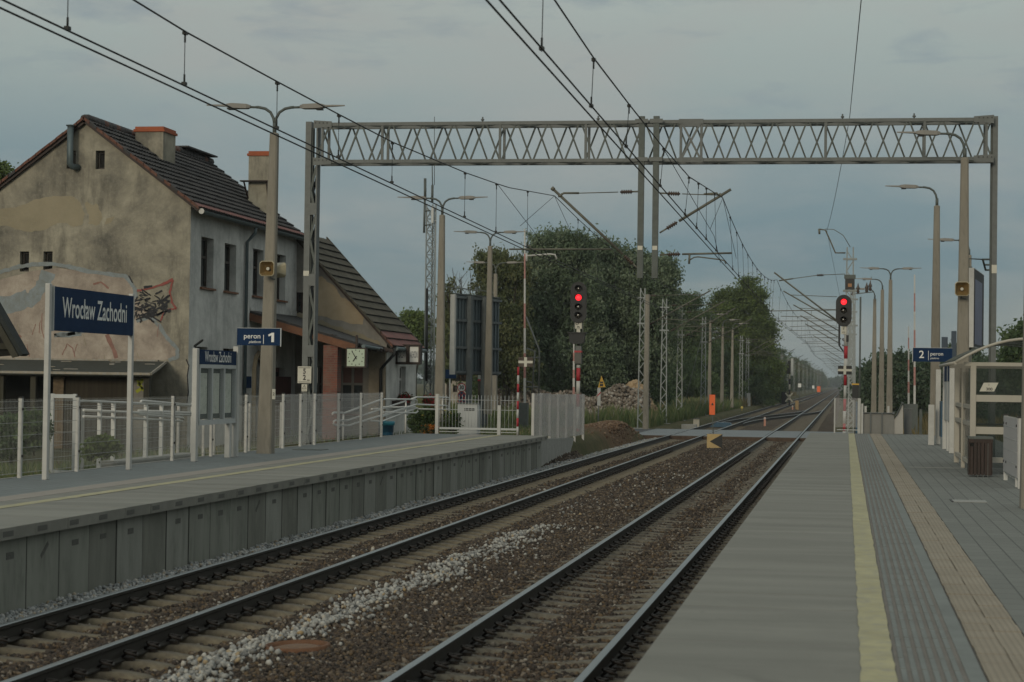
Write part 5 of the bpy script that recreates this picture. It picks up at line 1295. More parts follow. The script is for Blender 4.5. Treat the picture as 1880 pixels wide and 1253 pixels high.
gtop = lambda x: ZE + (ZR_-ZE)*(1-abs(x-XR_)/(XF-XR_))
def hole(x0, y0, x1, y1, f): a, c = f(x0, y0), f(x1, y1); return a, c
hg = []
for x0, y0, x1, y1 in ((37, 462, 53, 499), (80, 462, 96, 499), (123, 277, 139, 310), (176, 277, 192, 311)):
    a, c = PY(x0, y0, YG), PY(x1, y1, YG); hg.append((a.x, c.x, c.z, a.z))
mb = MB(BO, gabm); wall(mb, Pg, XLw, XF, Zg, gtop, hg, (0, .25, 0), extra=(XR_,)); mb.build('gable_wall', sb)
for h in hg: window(sb, BO, Pg, *h, (0, .25, 0), winfr, sill=False, cross=False, pane=darkhole)
hf = []
for x0, y0, x1, y1 in ((370, 433, 390, 530), (413, 445, 434, 537), (465, 455, 482, 545), (507, 465, 520, 552)):
    a, c = PX(x0, y0, XF), PX(x1, y1, XF); hf.append((a.y, a.y+1.18, c.z, a.z-.02))
ar = PX(463, 660, XF)
hf += [(56.55, 57.75, 1.9, PX(367, 637, XF).z), (59.3, 60.5, 1.9, PX(412, 640, XF).z), (ar.y+.15, ar.y+1.15, Zg, 3.0), (64.6, 66.2, Zg, 2.75)]
mb = MB(BO, facm); wall(mb, Pf, YG, YE, Zg, lambda y: ZE, hf[:], (-.28, 0, 0)); mb.build('facade_wall', sb)
for i, h in enumerate(hf[:6]): window(sb, BO, Pf, *h, (-.28, 0, 0), winfr, sill=True)
for h, mt in ((hf[6], woodr), (hf[7], M('dark_red_door', (.085, .018, .016), .6, var=.15, scale=3, stretch=(1, 1, .2)))):
    mb = MB(BO, mt).box(XF-.26, XF-.2, h[0], h[1], h[2], h[3]); mb.use(darkhole).box(XF-.199, XF-.195, h[0]+.15, h[1]-.15, 1.5, h[3]-.15); mb.build('door', sb)
# rear and far walls close the house
mb = MB(BO, gabm)
mb.poly([(XLw, YE, Zg), (XLw, YG, Zg), (XLw, YG, ZE), (XLw, YE, ZE)])
mb.poly([(XLw, YE, Zg), (XF, YE, Zg), (XF, YE, ZE), (XR_, YE, ZR_), (XLw, YE, ZE)]); mb.build('rear_wall', sb)
def tiled(mb, e0, e1, r0, r1, courses, pitch=.24, amp=.025, step=.06, mats=None):
    e0, e1, r0, r1 = map(Vector, (e0, e1, r0, r1)); L = (e1-e0).length; nu = int(L/pitch)*4
    nrm = (e1-e0).cross(r0-e0).normalized()
    if nrm.z < 0: nrm = -nrm
    for k in range(courses):
        mb.use(mats[k] if mats else tile)
        vs = []; jit = [R(-.006, .006) for _ in range(nu//4+2)]
        for t_, lift in ((k/courses, step), ((k+1.12)/courses, 0.0)):
            for j in range(nu+1):
                u = j/nu; p = e0.lerp(e1, u).lerp(r0.lerp(r1, u), min(t_, 1.0)); q = j % 4
                vs.append(p + nrm*(lift + (amp if q in (1, 2) else 0) + jit[j//4]))
        m = nu+1
        # front lip of each course
        vs += [vs[j]-nrm*(step+.01) for j in range(m)]
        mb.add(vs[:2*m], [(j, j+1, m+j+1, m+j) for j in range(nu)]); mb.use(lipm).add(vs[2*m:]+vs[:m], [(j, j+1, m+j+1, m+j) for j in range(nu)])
    return nrm
def roof_core(mb, e0, e1, r0, r1, th, m):
    e0, e1, r0, r1 = map(Vector, (e0, e1, r0, r1)); n = (e1-e0).cross(r0-e0).normalized()
    if n.z < 0: n = -n
    mb.use(m).prism([e0-n*.01, e1-n*.01, r1-n*.01, r0-n*.01], -n*th)
sl = (ZR_-ZE)/(XF-XR_); ov = .30
mb = MB(BO)
e0, e1 = Vector((XF+ov, YG-.14, ZE-sl*ov+.10)), Vector((XF+ov, YE+.2, ZE-sl*ov+.10)); r0, r1 = Vector((XR_, YG-.14, ZR_+.10)), Vector((XR_, YE+.2, ZR_+.10))
tm = [tile]*16; tm[0] = pinkm; tm[6] = tile
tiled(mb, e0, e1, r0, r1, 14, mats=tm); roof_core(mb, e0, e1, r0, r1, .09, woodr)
f0, f1 = Vector((2*XR_-e0.x, e0.y, e0.z)), Vector((2*XR_-e1.x, e1.y, e1.z))
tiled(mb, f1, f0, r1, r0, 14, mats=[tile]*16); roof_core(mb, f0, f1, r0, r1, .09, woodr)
roof = mb.build('roof', sb)
mb = MB(BO, terra)      # verge tiles
for a, c in ((e0, r0), (f0, r0)):
    n = 17
    for k in range(n):
        p, q = a.lerp(c, k/n), a.lerp(c, (k+1.08)/n); mb.use(terra if R(0, 1) < .75 else tile).obox((p+q)/2+Vector((0, -.01, .015+R(-.008, .008))), (0, .075, 0), ((q-p)*.5), (0, 0, .045))
for k in range(36):
    p = r0.lerp(r1, k/36); q = r0.lerp(r1, (k+1.1)/36); mb.use(terra if R(0, 1) < .25 else tile).tube([p+ZV*.0, q+ZV*.035], [.13, .145], 8)
mb.build('ridge_tiles', roof)
# chimneys
def chimney(px0, px1, ptop, Xc, dx, dy, pbase, ledge=None):
    y = PX(px0, ptop, Xc-dx/2).y; zt_ = PX(px0, ptop, Xc-dx/2).z
    mb = MB(BO, gabm); z0 = gtop(Xc+dx/2)-.2
    mb.box(Xc-dx/2, Xc+dx/2, y, y+dy, z0, zt_-.16); mb.use(terrab).box(Xc-dx/2-.05, Xc+dx/2+.05, y-.05, y+dy+.05, zt_-.16, zt_-.08); mb.box(Xc-dx/2-.01, Xc+dx/2+.01, y-.01, y+dy+.01, zt_-.08, zt_)
    if ledge: zl = PX(px0, ledge, Xc-dx/2).z; mb.use(woodr).box(Xc-dx/2-.22, Xc+dx/2+.1, y-.28, y-.02, zl-.04, zl); mb.bar((Xc-dx/2-.1, y-.2, zl-.04), (Xc-dx/2, y-.0, zl-.6), .04); mb.bar((Xc+dx/2-.1, y-.2, zl-.04), (Xc+dx/2-.1, y-.0, zl-.6), .04)
    
    mb.build('chimney', roof)
q = PY(250, 240, 59.3); w = 55*60.5/3655
chimney(249, 303, 233, q.x+w/2, w, 1.15, 290)
q = PY(457, 290, 65.2); w = .80
chimney(457, 500, 278, q.x+w/2+.0, w, .6, 380, 333)
mb = MB(BO, tile); p = PX(330, 285, XR_); q = PX(382, 297, XR_); mb.bar((XR_+.05, p.y, ZR_+.30), (XR_+.05, p.y+3.2, ZR_+.30), .5, .05); mb.bar((XR_+.05, p.y+.4, ZR_+.05), (XR_+.05, p.y+.4, ZR_+.3), .08); mb.bar((XR_+.05, p.y+2.8, ZR_+.05), (XR_+.05, p.y+2.8, ZR_+.3), .08); mb.build('roof_walkway', roof)
mb = MB(BO, zinc)       # gutter and down pipe
gz = e0.z-.06; gx_ = e0.x+.06
prof = [(gx_+.085*cos(a), gz+.085*sin(a)) for a in [pi+pi*i/8 for i in range(9)]]
vs = [(x, y, z) for y in (YG-.1, YE) for x, z in prof]; mb.add(vs, [(i, i+1, 10+i, 9+i) for i in range(8)], True); mb.add([(gx_+.1*cos(a), y, gz+.1*sin(a)) for y in (YG-.1, YE) for a in [pi+pi*i/8 for i in range(9)]], [(i, i+1, 10+i, 9+i) for i in range(8)], True)
mb.use(white).lathe((gx_, YG-.11, gz-.02), [(.085, 0), (.085, .02)], 10, (0, 1, 0))
mb.build('gutter', sb)
yd = PX(449, 470, XF).y; mb = MB(BO, zinc).tube([(gx_, yd, gz-.05), (gx_-.02, yd, gz-.25), (XF+.08, yd, gz-.55), (XF+.08, yd, .1)], .055, 8); mb.build('downpipe', sb)
mb = MB(BO, zinc); a, c = PY(124, 232, YG-.3), PY(131, 306, YG-.3); xx = PY(129, 270, YG-.3).x
mb.tube([(xx, YG-.3, a.z), (xx, YG-.3, c.z+.08), (xx+.05, YG-.24, c.z), (xx+.15, YG-.02, c.z)], .095, 10); mb.lathe((xx, YG-.3, a.z), [(.13, 0), (.14, .03), (.02, .05)], 10); mb.build('flue_pipe', sb)

# graffiti and plaster patches, thin paint and render on the gable
def raw(pts): return [PY(x, y, YG-.004) for x, y in pts]
def ragged(pts, n=7, amp=.03):
    out = []
    for a, c in zip(pts, pts[1:]+pts[:1]):
        for k in range(n): p = a.lerp(c, k/n); out.append(p + Vector((R(-amp, amp), 0, R(-amp, amp))))
    return out
pale = plaster('pale_render_patch', [(.235, .205, .145), (.275, .24, .17), (.30, .26, .185)], streak=.1)
pinkg = plaster('pinkish_paint_ground', [(.24, .20, .17), (.33, .28, .235), (.42, .365, .31)], streak=.25, sc=1.6)
skyp = M('grey_blue_spray_paint', (.22, .25, .265), .85, var=.15, scale=3, bmp=.2, col2=(.18, .19, .18), amt=(.4, .7), world=True)
redg = M('red_spray_paint', (.27, .055, .05), .85, var=.2, scale=4, bmp=.1, col2=(.20, .10, .08), world=True)
redgf = M('faded_pink_spray_paint', (.24, .13, .105), .85, var=.2, scale=4, bmp=.1, world=True)
blackg = M('black_spray_paint', (.03, .03, .034), .85, var=.3, scale=5, bmp=.1, world=True)
mb = MB(BO, pale); mb.poly(ragged(raw([(-20, 388), (40, 378), (66, 366), (100, 361), (137, 362), (150, 378), (156, 395), (150, 412), (136, 417), (118, 410), (98, 412), (80, 424), (44, 426), (14, 414), (-20, 416)]), 5, .025))
mb.poly(ragged(raw([(155, 374), (161, 370), (168, 377), (178, 374), (184, 386), (188, 400), (184, 412), (172, 414), (163, 410), (164, 396)]), 4, .02)); mb.poly(ragged(raw([(196, 402), (212, 396), (205, 408), (192, 414)]), 4, .015)); mb.build('render_patch', sb)
gf = []
up = lambda pts, k: [p+Vector((0, -.003*k, 0)) for p in raw(pts)]
mb = MB(BO, pinkg); mb.poly(ragged(up([(-20, 520), (60, 497), (110, 492), (170, 502), (236, 510), (248, 532), (250, 545), (276, 583), (296, 596), (324, 640), (322, 658), (300, 661), (-20, 662)], 1), 4, .02))
mb.use(skyp)
def rib(pts, w, k, m=None):
    if m: mb.use(m)
    P2 = up(pts, k); out = []
    for a, c in zip(P2, P2[1:]):
        for j in range(4): out.append(a.lerp(c, j/4)+Vector((R(-.012, .012), 0, R(-.012, .012))))
    out.append(P2[-1]); mb.ribbon(out, [w*R(.75, 1.2) for _ in out], (0, 1, 0))
rib([(-20, 508), (10, 497), (36, 490), (60, 486), (96, 485), (128, 490), (160, 498), (200, 504), (234, 508)], .12, 2, skyp)
rib([(228, 506), (242, 522), (248, 532), (250, 548)], .12, 3, skyp)
rib([(90, 500), (78, 525), (60, 548), (34, 562), (6, 568), (-20, 575)], .42, 2, skyp); rib([(50, 540), (20, 552), (-20, 556)], .30, 3, skyp)
rib([(250, 590), (276, 582), (292, 598), (308, 622), (326, 640), (326, 656), (310, 662)], .11, 2, skyp); rib([(150, 612), (120, 616), (100, 617), (150, 609), (190, 606)], .13, 2, skyp)
rib([(250, 587), (275, 579), (296, 592)], .05, 4, blackg); rib([(236, 506), (244, 520)], .03, 4, blackg)
rib([(252, 534), (275, 530), (300, 522), (318, 514)], .06, 4, redg); rib([(296, 524), (318, 513)], .1, 5, redg); rib([(318, 514), (312, 536), (316, 556), (324, 567)], .06, 4, redg); rib([(324, 567), (310, 569), (300, 576), (294, 592)], .05, 4, redg)
for k in range(34):
    x, y = R(250, 300), R(533, 584); rib([(x, y), (x+R(-14, 14), y+R(-10, 10)), (x+R(-12, 12), y+R(-9, 9)), (x+R(-16, 8), y+R(-6, 12))], R(.015, .055), 4+k*.1, blackg)
rib([(264, 528), (280, 526)], .08, 6, blackg); rib([(296, 562), (306, 560), (304, 568), (295, 567)], .08, 6, blackg); rib([(286, 540), (298, 534)], .05, 6, blackg); rib([(309, 572), (314, 570)], .09, 6, blackg)
rib([(196, 614), (206, 636), (214, 658)], .13, 3, redgf); rib([(172, 522), (186, 518), (200, 530)], .06, 3, redgf); rib([(114, 652), (124, 632), (134, 640), (138, 656)], .03, 3, redgf); rib([(32, 624), (38, 616)], .12, 3, redgf); rib([(78, 575), (76, 600), (82, 622)], .025, 3, redgf); rib([(74, 590), (72, 612)], .02, 3, redgf)
for k in range(10): x, y = R(0, 300), R(575, 655); rib([(x, y), (x+R(-6, 6), y+R(8, 26))], R(.015, .03), 3+k*.05, redgf if k % 2 else pale)
mb.build('graffiti', sb)
mb = MB(BO, blackg); mb.ribbon([PY(x, y, YG-.005) for x, y in ((342, 660), (347, 672), (344, 690), (346, 720), (343, 745))], .035, (0, 1, 0)); mb.build('wall_crack', sb)

# ---- wing
ew = PY(707, 628, YE); zw = ew.z
slw = (PY(545, 440, YE).z-zw)/(XW-PY(545, 440, YE).x)
wtop = lambda x: zw + slw*(XW-x)
XR2 = XF-.25; XFw = 2*XR2-XW
hw = []
for x0, y0, x1, y1 in ((625, 672, 666, 760),):
    a, c = PY(x0, y0, YE), PY(x1, y1, YE); hw.append((a.x, c.x, c.z, a.z))
a, c = PY(575, 672, YE), PY(590, 760, YE); hw.append((a.x, c.x, c.z, a.z))
a, c = PY(543, 537, YE), PY(562, 576, YE); hw.append((a.x, c.x, c.z, a.z))
mb = MB(BO, greyp); wall(mb, Pw, XF+.001, XW, Zg, wtop, hw, (0, .2, 0)); mb.build('wing_gable_wall', sb)
redpan = M('red_brown_panel', (.085, .025, .02), .5, var=.1)
for h in hw[:2]:
    o = window(sb, BO, Pw, *h, (0, .2, 0), M('grey_frame', (.17, .16, .145), .6, var=.1), sill=True, cross=True)
    mb = MB(BO, redpan); zm = h[2]+(h[3]-h[2])*.64; mb.poly([Pw(h[0]+.06, zm)+YV*.178, Pw(h[1]-.06, zm)+YV*.178, Pw(h[1]-.06, h[3]-.06)+YV*.178, Pw(h[0]+.06, h[3]-.06)+YV*.178]); mb.build('panel', o)
window(sb, BO, Pw, *hw[2], (0, .2, 0), woodr, sill=False)
mb = MB(BO, tanm); P_ = lambda x, y: PY(x, y, YE-.006)
mb.poly(ragged([P_(578, 504), P_(590, 508), P_(600, 516), P_(616, 528), P_(626, 545), P_(640, 552), P_(655, 563), P_(667, 578), P_(668, 597), P_(650, 596), P_(620, 588), P_(578, 578)], 4, .03)); mb.build('render_patch', sb)
hwf = []; a, c = PX(734, 673, XW), PX(742, 728, XW); hwf.append((a.y, a.y+1.0, c.z-.15, a.z))
mb = MB(BO, facm); wall(mb, Pwf, YE, YW2, Zg, lambda y: zw, hwf, (-.2, 0, 0)); mb.poly([(XW, YW2, Zg), (XFw, YW2, Zg), (XFw, YW2, zw), (XR2, YW2, wtop(XR2)), (XW, YW2, zw)]); mb.poly([(XFw, YW2, Zg), (XFw, YE, Zg), (XFw, YE, zw), (XFw, YW2, zw)]); mb.build('wing_facade_wall', sb)
window(sb, BO, Pwf, *hwf[0], (-.2, 0, 0), white, sill=True)
mb = MB(BO)
e0w, e1w = Vector((XW+.25, YE-.12, zw-slw*.25+.1)), Vector((XW+.25, YW2+.15, zw-slw*.25+.1)); r0w, r1w = Vector((XR2, YE-.12, wtop(XR2)+.1)), Vector((XR2, YW2+.15, wtop(XR2)+.1))
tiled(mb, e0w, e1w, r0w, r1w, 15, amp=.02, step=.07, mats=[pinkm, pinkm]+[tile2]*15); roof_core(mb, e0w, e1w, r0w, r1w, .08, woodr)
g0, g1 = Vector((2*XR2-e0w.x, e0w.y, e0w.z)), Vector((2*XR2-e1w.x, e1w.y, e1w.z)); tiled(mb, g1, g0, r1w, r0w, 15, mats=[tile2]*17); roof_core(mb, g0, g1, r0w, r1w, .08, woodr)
wr = mb.build('wing_roof', sb)
mb = MB(BO, tile2)
for k in range(18):
    p, q = e1w.lerp(r1w, k/18), e1w.lerp(r1w, (k+1.1)/18); mb.obox((p+q)/2+Vector((0, .02, .03)), (0, .08, 0), (q-p)*.5, (0, 0, .06)); 
mb.build('verge_tiles', wr); mb = MB(BO, tile2)
for k in range(18):
    p, q = e0w.lerp(r0w, k/18), e0w.lerp(r0w, (k+1.1)/18); mb.use(terra if k < 2 else tile2).obox((p+q)/2+Vector((0, 0, .02)), (0, .07, 0), (q-p)*.5, (0, 0, .045))
mb.build('verge_tiles', wr)
mb = MB(BO, zinc); gx2 = e0w.x+.06; gz2 = e0w.z-.06
mb.tube([(gx2, YE+.1, gz2), (gx2, YW2+.1, gz2)], .075, 8); mb.build('gutter', sb)
mb = MB(BO, signalblack); xo_ = PY(700, 640, YE-.15)
mb.tube([(XW+.35, YE-.3, zw-.22), (XW+.35, YE-.3, zw-.42), (XW-.15, YE-.2, zw-.95), (XW-.15, YE-.2, Zg)], .055, 8); mb.build('downpipe', sb)
# entrance canopy
YC = 62.0; za_ = PX(457, 571, XF).z; B_ = PY(655, 629, YC); Yc2 = YE-.02
xo = PY(708, 636, Yc2-.3).x
A0, B0, B1, A1 = Vector((XF+.02, YC, za_)), Vector((B_.x, YC, B_.z)), Vector((PY(698, 634, Yc2).x, Yc2, B_.z)), Vector((XF+.02, Yc2, za_))
d_ = (B0-A0).normalized(); nn = d_.cross(YV).normalized(); nn = nn if nn.z > 0 else -nn
tar = M('tar_paper_roof', (.03, .03, .031), .85, var=.4, scale=2.5, bmp=.6, bscale=9, col2=(.10, .10, .095), amt=(.58, .8))
mb = MB(BO, tar).prism([A0, B0+d_*.18, B1+d_*.18, A1], -nn*.10); mb.use(woodr)
for k in range(7): y = YC+.4+k*.8; mb.bar((XF+.05, y, za_-.2), (B0.x, y, B0.z-.2), .09, .12)
mb.build('canopy_roof', sb)
mb = MB(BO, brownpaint).prism([A0-nn*.07+YV*-.03, B0-nn*.07-YV*.03, B0-nn*.30-YV*.03, A0-nn*.30-YV*.03], (0, .04, 0)); mb.build('canopy_fascia', sb)
mb = MB(BO, pale)
n = 26; vs = []
for i in range(n+1):
    u = i/n; p = A1.lerp(B1, u)+Vector((0, -.012, 0)); vs += [p+ZV*.02, p+ZV*(.15+R(-.04, .05))]
mb.add(vs, [(2*i, 2*i+2, 2*i+3, 2*i+1) for i in range(n)])
vs = []
for i in range(n+1): p = A0.lerp(A1, i/n)+Vector((.012, 0, 0)); vs += [p+ZV*.02, p+ZV*(.17+R(-.05, .05))]
mb.use(facm).add(vs, [(2*i, 2*i+2, 2*i+3, 2*i+1) for i in range(n)]); mb.build('canopy_flashing', sb)
mb = MB(BO, zinc).tube([(B0.x+.22, YC, B0.z-.12), (B1.x+.22, Yc2, B1.z-.16)], .065, 8); mb.build('canopy_gutter', sb)
a, c = PY(594, 633, YC+.05), PY(620, 633, YC+.05); zp = PY(606, 634, YC+.05).z
mb = MB((a.x, YC+.7, 0), brickm).box(a.x, c.x, YC+.05, YC+.55, Zg, zp); mb.use(woodr).box(a.x+.15, c.x-.15, YC+.05, YC+.5, zp, zp+.35); o = MB(BO); mb.org = mb.org
o = mb.build('brick_pillar', sb); o.location = Vector((a.x, YC+.7, 0))-Vector(BO)
mb = MB(BO, dkp).box(XW-.6, XW-.02, YE-.10, YE-.002, Zg, zw-.3); mb.build('porch_wall_panel', sb)
mb = MB(BO, M('dark_red_boarding', (.075, .018, .015), .6, var=.2, scale=4)).box(XF+.01, XF+.06, 63.6, 66.8, Zg, PX(530, 692, XF).z); mb.build('red_boarding', sb)
mb = MB(BO, tanm).tube([(XF+.02, ar.y+.1, Zg), (XF+.02, ar.y+.1, 2.7), (XF+.02, ar.y+.3, 3.05), (XF+.02, ar.y+.65, 3.2), (XF+.02, ar.y+1.0, 3.05), (XF+.02, ar.y+1.2, 2.7), (XF+.02, ar.y+1.2, Zg)], .10, 6); mb.build('door_arch', sb)
# small things fixed to or hanging from the house
for py in (697, 707):
    q = PX(453, py, XF+.06); tag(MB(q, navy).box(q.x, q.x+.02, q.y-.3, q.y+.45, q.z-.1, q.z+.1).build('wall_sign'), 'small blue wall sign on the facade, %s one of two' % ('upper' if py < 700 else 'lower'), 'sign', 'small blue signs on the facade')
mb = MB(BO, blackp).bar(PX(357, 636, XF+.1), PX(372, 625, XF+.6), .05); q = PX(357, 636, XF); tag(mb.build('wall_bracket'), 'thin dark bracket sticking out of the facade beside the notice board', 'bracket')
YK = 61.7; q1, q2 = PY(637.5, 641, YK), PY(669, 673, YK); o0 = ((q1.x+q2.x)/2, YK, (q1.z+q2.z)/2); hw_ = (q2.x-q1.x)/2
ck = thing('station_clock', 'square pale green station clock with black hands under the canopy', 'clock', o0)
MB(o0, woodr).box(q1.x-.04, q2.x+.05, YK, YK+.22, q2.z-.05, q1.z+.04).build('case', ck)
facec = M('pale_green_dial', (.40, .48, .38), .5, var=.04); mb = MB(o0, facec).box(q1.x, q2.x, YK-.012, YK, q2.z, q1.z); mb.use(blackp)
for k in range(12):
    a = 2*pi*k/12; r1, r2 = hw_*.78, hw_*.9; mb.bar((o0[0]+r1*sin(a), YK-.016, o0[2]+r1*cos(a)), (o0[0]+r2*sin(a), YK-.016, o0[2]+r2*cos(a)), .03, .005, up=(0, 1, 0))
mb.build('dial', ck)
mb = MB(o0, blackp)
for a, L, w in ((radians(-32), hw_*.82, .025), (radians(215), hw_*.52, .035)): mb.bar((o0[0]-.06*sin(a), YK-.022, o0[2]-.06*cos(a)), (o0[0]+L*sin(a), YK-.022, o0[2]+L*cos(a)), w, .006, up=(0, 1, 0))
mb.build('hands', ck)
MB(o0, woodr).box(o0[0]-.03, o0[0]+.03, YK+.05, YK+.15, q1.z, q1.z+.45).build('hanger', ck)
YN = 69.0; q1, q2 = PY(721.5, 635, YN), PY(772, 669, YN); o0 = (XW, YN, q1.z)
ns = thing('old_name_board', 'old brown framed name board with two white panels on the white wing wall', 'sign', o0)
mb = MB(o0, woodr).box(q1.x+.14, q2.x, YN, YN+.28, q2.z, q1.z); mb.box(q1.x, q1.x+.14, YN-.10, YN+.3, q2.z-.02, q1.z+.02); mb.box(q1.x, q2.x+.02, YN-.12, YN+.3, q1.z+.0, q1.z+.05); mb.box(q1.x+.14, q2.x, YN-.1, YN, q2.z-.02, q2.z+.05); m_ = PY(748.5, 650, YN).x; mb.box(m_-.04, m_+.06, YN-.1, YN, q2.z+.05, q1.z); mb.box(q2.x-.06, q2.x, YN-.1, YN, q2.z+.05, q1.z)
mb.bar((XW, YN+.2, q2.z+.1), (q1.x+.1, YN+.2, q2.z+.1), .06); mb.build('box', ns)
mb = MB(o0, signwhite); w1 = (q1.x+.18, m_-.05); w2 = (m_+.08, q2.x-.08); cz = (q1.z+q2.z)/2+.0
blt = M('blue_black_lettering', (.02, .025, .06), .5, var=.1)
for w, s_ in ((w1, 'ROCŁAW'), (w2, 'ACHODNI')):
    mb.use(signwhite).box(w[0], w[1], YN-.012, YN-.002, q2.z+.07, q1.z-.03); mb.use(blt).text(s_, ((w[0]+w[1])/2, YN-.013, cz), XV, ZV, .34, (w[1]-w[0])/len(s_)/.34/.78, bold=.004)
mb.build('panels', ns)
q = PX(740, 735, XW+.3); t_ = thing('flower_box', 'red flowering window box under the narrow window of the white wing', 'flower box', (XW+.2, q.y+.3, q.z)); o0 = (XW+.2, q.y+.3, q.z)
MB(o0, woodr).box(XW+.02, XW+.3, q.y-.5, q.y+1.2, q.z-.2, q.z-.02).build('trough', t_)

# ---- lean-to in front of the gable
LO = (-22, 54, 0); Yl = 53.2
lt = thing('lean_to_shed', 'low lean to shed with a dark roof and open bays against the gable wall', 'shed', LO)
zt_ = PY(150, 662, YG-.02).z; ze_ = PY(150, 684, Yl).z
xr_t = PY(306, 664, YG-.02).x; xr_e = PY(277, 688, Yl).x
mb = MB(LO, M('green_black_felt', (.030, .036, .031), .85, var=.3, scale=3, bmp=.4, bscale=12, col2=(.05, .052, .045)))
mb.prism([(XLw, YG-.02, zt_), (xr_t, YG-.02, zt_), (xr_e, Yl, ze_), (XLw, Yl, ze_)], (0, 0, -.09)); mb.build('roof', lt)
edge = M('weathered_batten', (.26, .22, .16), .85, var=.25, scale=4, bmp=.2, col2=(.3, .3, .29))
mb = MB(LO, edge); mb.bar((XLw, YG-.05, zt_+.02), (xr_t-.25, YG-.05, zt_+.02), .07, .05); mb.bar((XLw, Yl-.02, ze_-.02), (xr_e, Yl-.02, ze_-.02), .04, .07)
mb.bar((xr_e, Yl, ze_-.02), (xr_t, YG-.05, zt_-.02), .05, .07)
for k in range(9): u = R(.1, .9); p = Vector((R(XLw+1, xr_e-.3), Yl+u*(YG-Yl), ze_+(zt_-ze_)*u+.02)); mb.bar(p, p+Vector((R(.1, .5), R(-.1, .1), .0)), .05, .02)
mb.build('battens', lt)
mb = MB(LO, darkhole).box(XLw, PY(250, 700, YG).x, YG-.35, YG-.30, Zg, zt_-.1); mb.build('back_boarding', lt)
woodd = M('dark_weathered_wood', (.045, .042, .03), .9, var=.3, scale=4, stretch=(1, 1, .15), bmp=.2)
mb = MB(LO)
for x in (3, 62, 270): p = PY(x, 700, Yl+.25); mb.use(woodd).box(p.x-.08, p.x+.08, Yl+.2, Yl+.36, Zg, ze_-.02)
mb.box(XLw, xr_e-.1, Yl+.2, Yl+.34, ze_-.13, ze_-.03); mb.build('timber_posts', lt)
a, c = PY(98, 694, Yl+.6), PY(117, 700, Yl+.6); bo = (a.x, Yl+.8, 0); mb = MB(bo, M('brown_brick', (.13, .095, .06), .9, var=.3, scale=9, bmp=.3)).box(a.x, c.x, Yl+.6, Yl+1.0, Zg, ze_-.1); o = mb.build('brick_pier', lt); o.location = Vector(bo)-Vector(LO)
a, c = PY(117, 692, Yl+.7), PY(250, 700, Yl+.7); mb = MB(LO, M('dark_brown_boarding', (.032, .026, .017), .9, var=.3, scale=3, stretch=(4, 1, .2), bmp=.3)).box(a.x, c.x, Yl+.7, Yl+.76, Zg, ze_-.1); mb.build('boarding', lt)
mb = MB(LO, M('lime_spray_paint', (.30, .32, .03), .8, var=.2)); P_ = lambda x, y: PY(x, y, Yl+.69)
mb.ribbon([P_(x, y) for x, y in ((263, 697), (254, 708), (262, 712), (250, 720))], .10, (0, 1, 0)); mb.ribbon([P_(x, y) for x, y in ((252, 698), (264, 718))], .07, (0, 1, 0))
mb.use(greyp).box(PY(248, 700, Yl+.8).x, PY(266, 700, Yl+.8).x, Yl+.695, Yl+.8, Zg, ze_-.12); mb.build('painted_board', lt)
# ---- shed whose roof corner shows at the left edge
Ys = 44.0; SO = PY(-40, 655, Ys); SO.z = 0
sd = thing('wooden_shed', 'dark wooden shed whose sloping roof edge pokes in at the left edge of the photo', 'shed', SO)
p0, p1 = PY(-60, 470, Ys), PY(42, 650, Ys)
mb = MB(SO, M('shed_felt', (.022, .026, .025), .85, var=.3, scale=4, bmp=.2))
d = (p1-p0).normalized(); nrm = Vector((-d.z, 0, d.x)); nrm = nrm if nrm.z > 0 else -nrm
mb.prism([p0, p1, p1-nrm*.10, p0-nrm*.10], (0, .4, 0)); mb.build('roof', sd)
mb = MB(SO, woodd).prism([p0-nrm*.11-YV*.03, p1-nrm*.11-YV*.03, p1-nrm*.26-d*.05-YV*.03, p0-nrm*.26-YV*.03], (0, .06, 0)); q = PY(14, 632, Ys); mb.box(q.x-3, q.x+.1, Ys+.3, Ys+.42, q.z-.12, q.z+.02)
mb.use(darkhole).prism([p0-nrm*.12+YV*.4, p1-nrm*.3-d*.15+YV*.4, p1-nrm*.3-d*.15+YV*.4-XV*.6-ZV*.05, p0-nrm*.5-ZV*1.4+YV*.4], (0, .05, 0)); mb.build('gable_boarding', sd)
mb = MB(SO, woodd).box(p0.x-2.5, p0.x-.2, Ys+.45, Ys+2.4, Zg, p1.z-.1); mb.build('wall', sd)

# ================================================================== radio mast, billboard and clutter by the crossing
YT = 78.0; q = PY(789, 700, YT); q1 = PY(797, 330, YT)
o0 = (q.x, YT, 0); tm_ = thing('radio_mast', 'slender steel lattice radio mast with antennas behind the station wing', 'mast', o0)
mb = MB(o0, mastm); h = PY(793, 375, YT).z; w = .19
xtop = PY(793, 375, YT).x-q.x
cn = [(-w, -w*.6), (w, -w*.6), (0, w)]
px_ = lambda z: q.x+xtop*z/h
for cx, cy in cn: mb.tube([(px_(0)+cx, YT+cy, 0), (px_(h)+cx, YT+cy, h)], .030, 6)
z = .2; k = 0
while z < h-.45:
    for i in range(3):
        a, c = cn[i], cn[(i+1) % 3]; x = px_(z); mb.tube([(x+a[0], YT+a[1], z), (x+c[0], YT+c[1], z)], .014, 4)
        mb.tube([(x+a[0], YT+a[1], z), (x+c[0], YT+c[1], z+.48)], .014, 4); mb.tube([(x+c[0], YT+c[1], z), (x+a[0], YT+a[1], z+.48)], .014, 4)
    z += .48
mb.build('lattice', tm_)
f = lambda x, y: PY(x, y, YT-.15)
mb = MB(o0, galvd).tube([f(780.5, 328), f(780.5, 368)], .055, 8); mb.tube([f(780, 368), f(778.5, 428)], .045, 6); 
for y in (388, 414): mb.tube([f(780, y), f(790, y-1)], .03, 6)
mb.build('antenna', tm_)
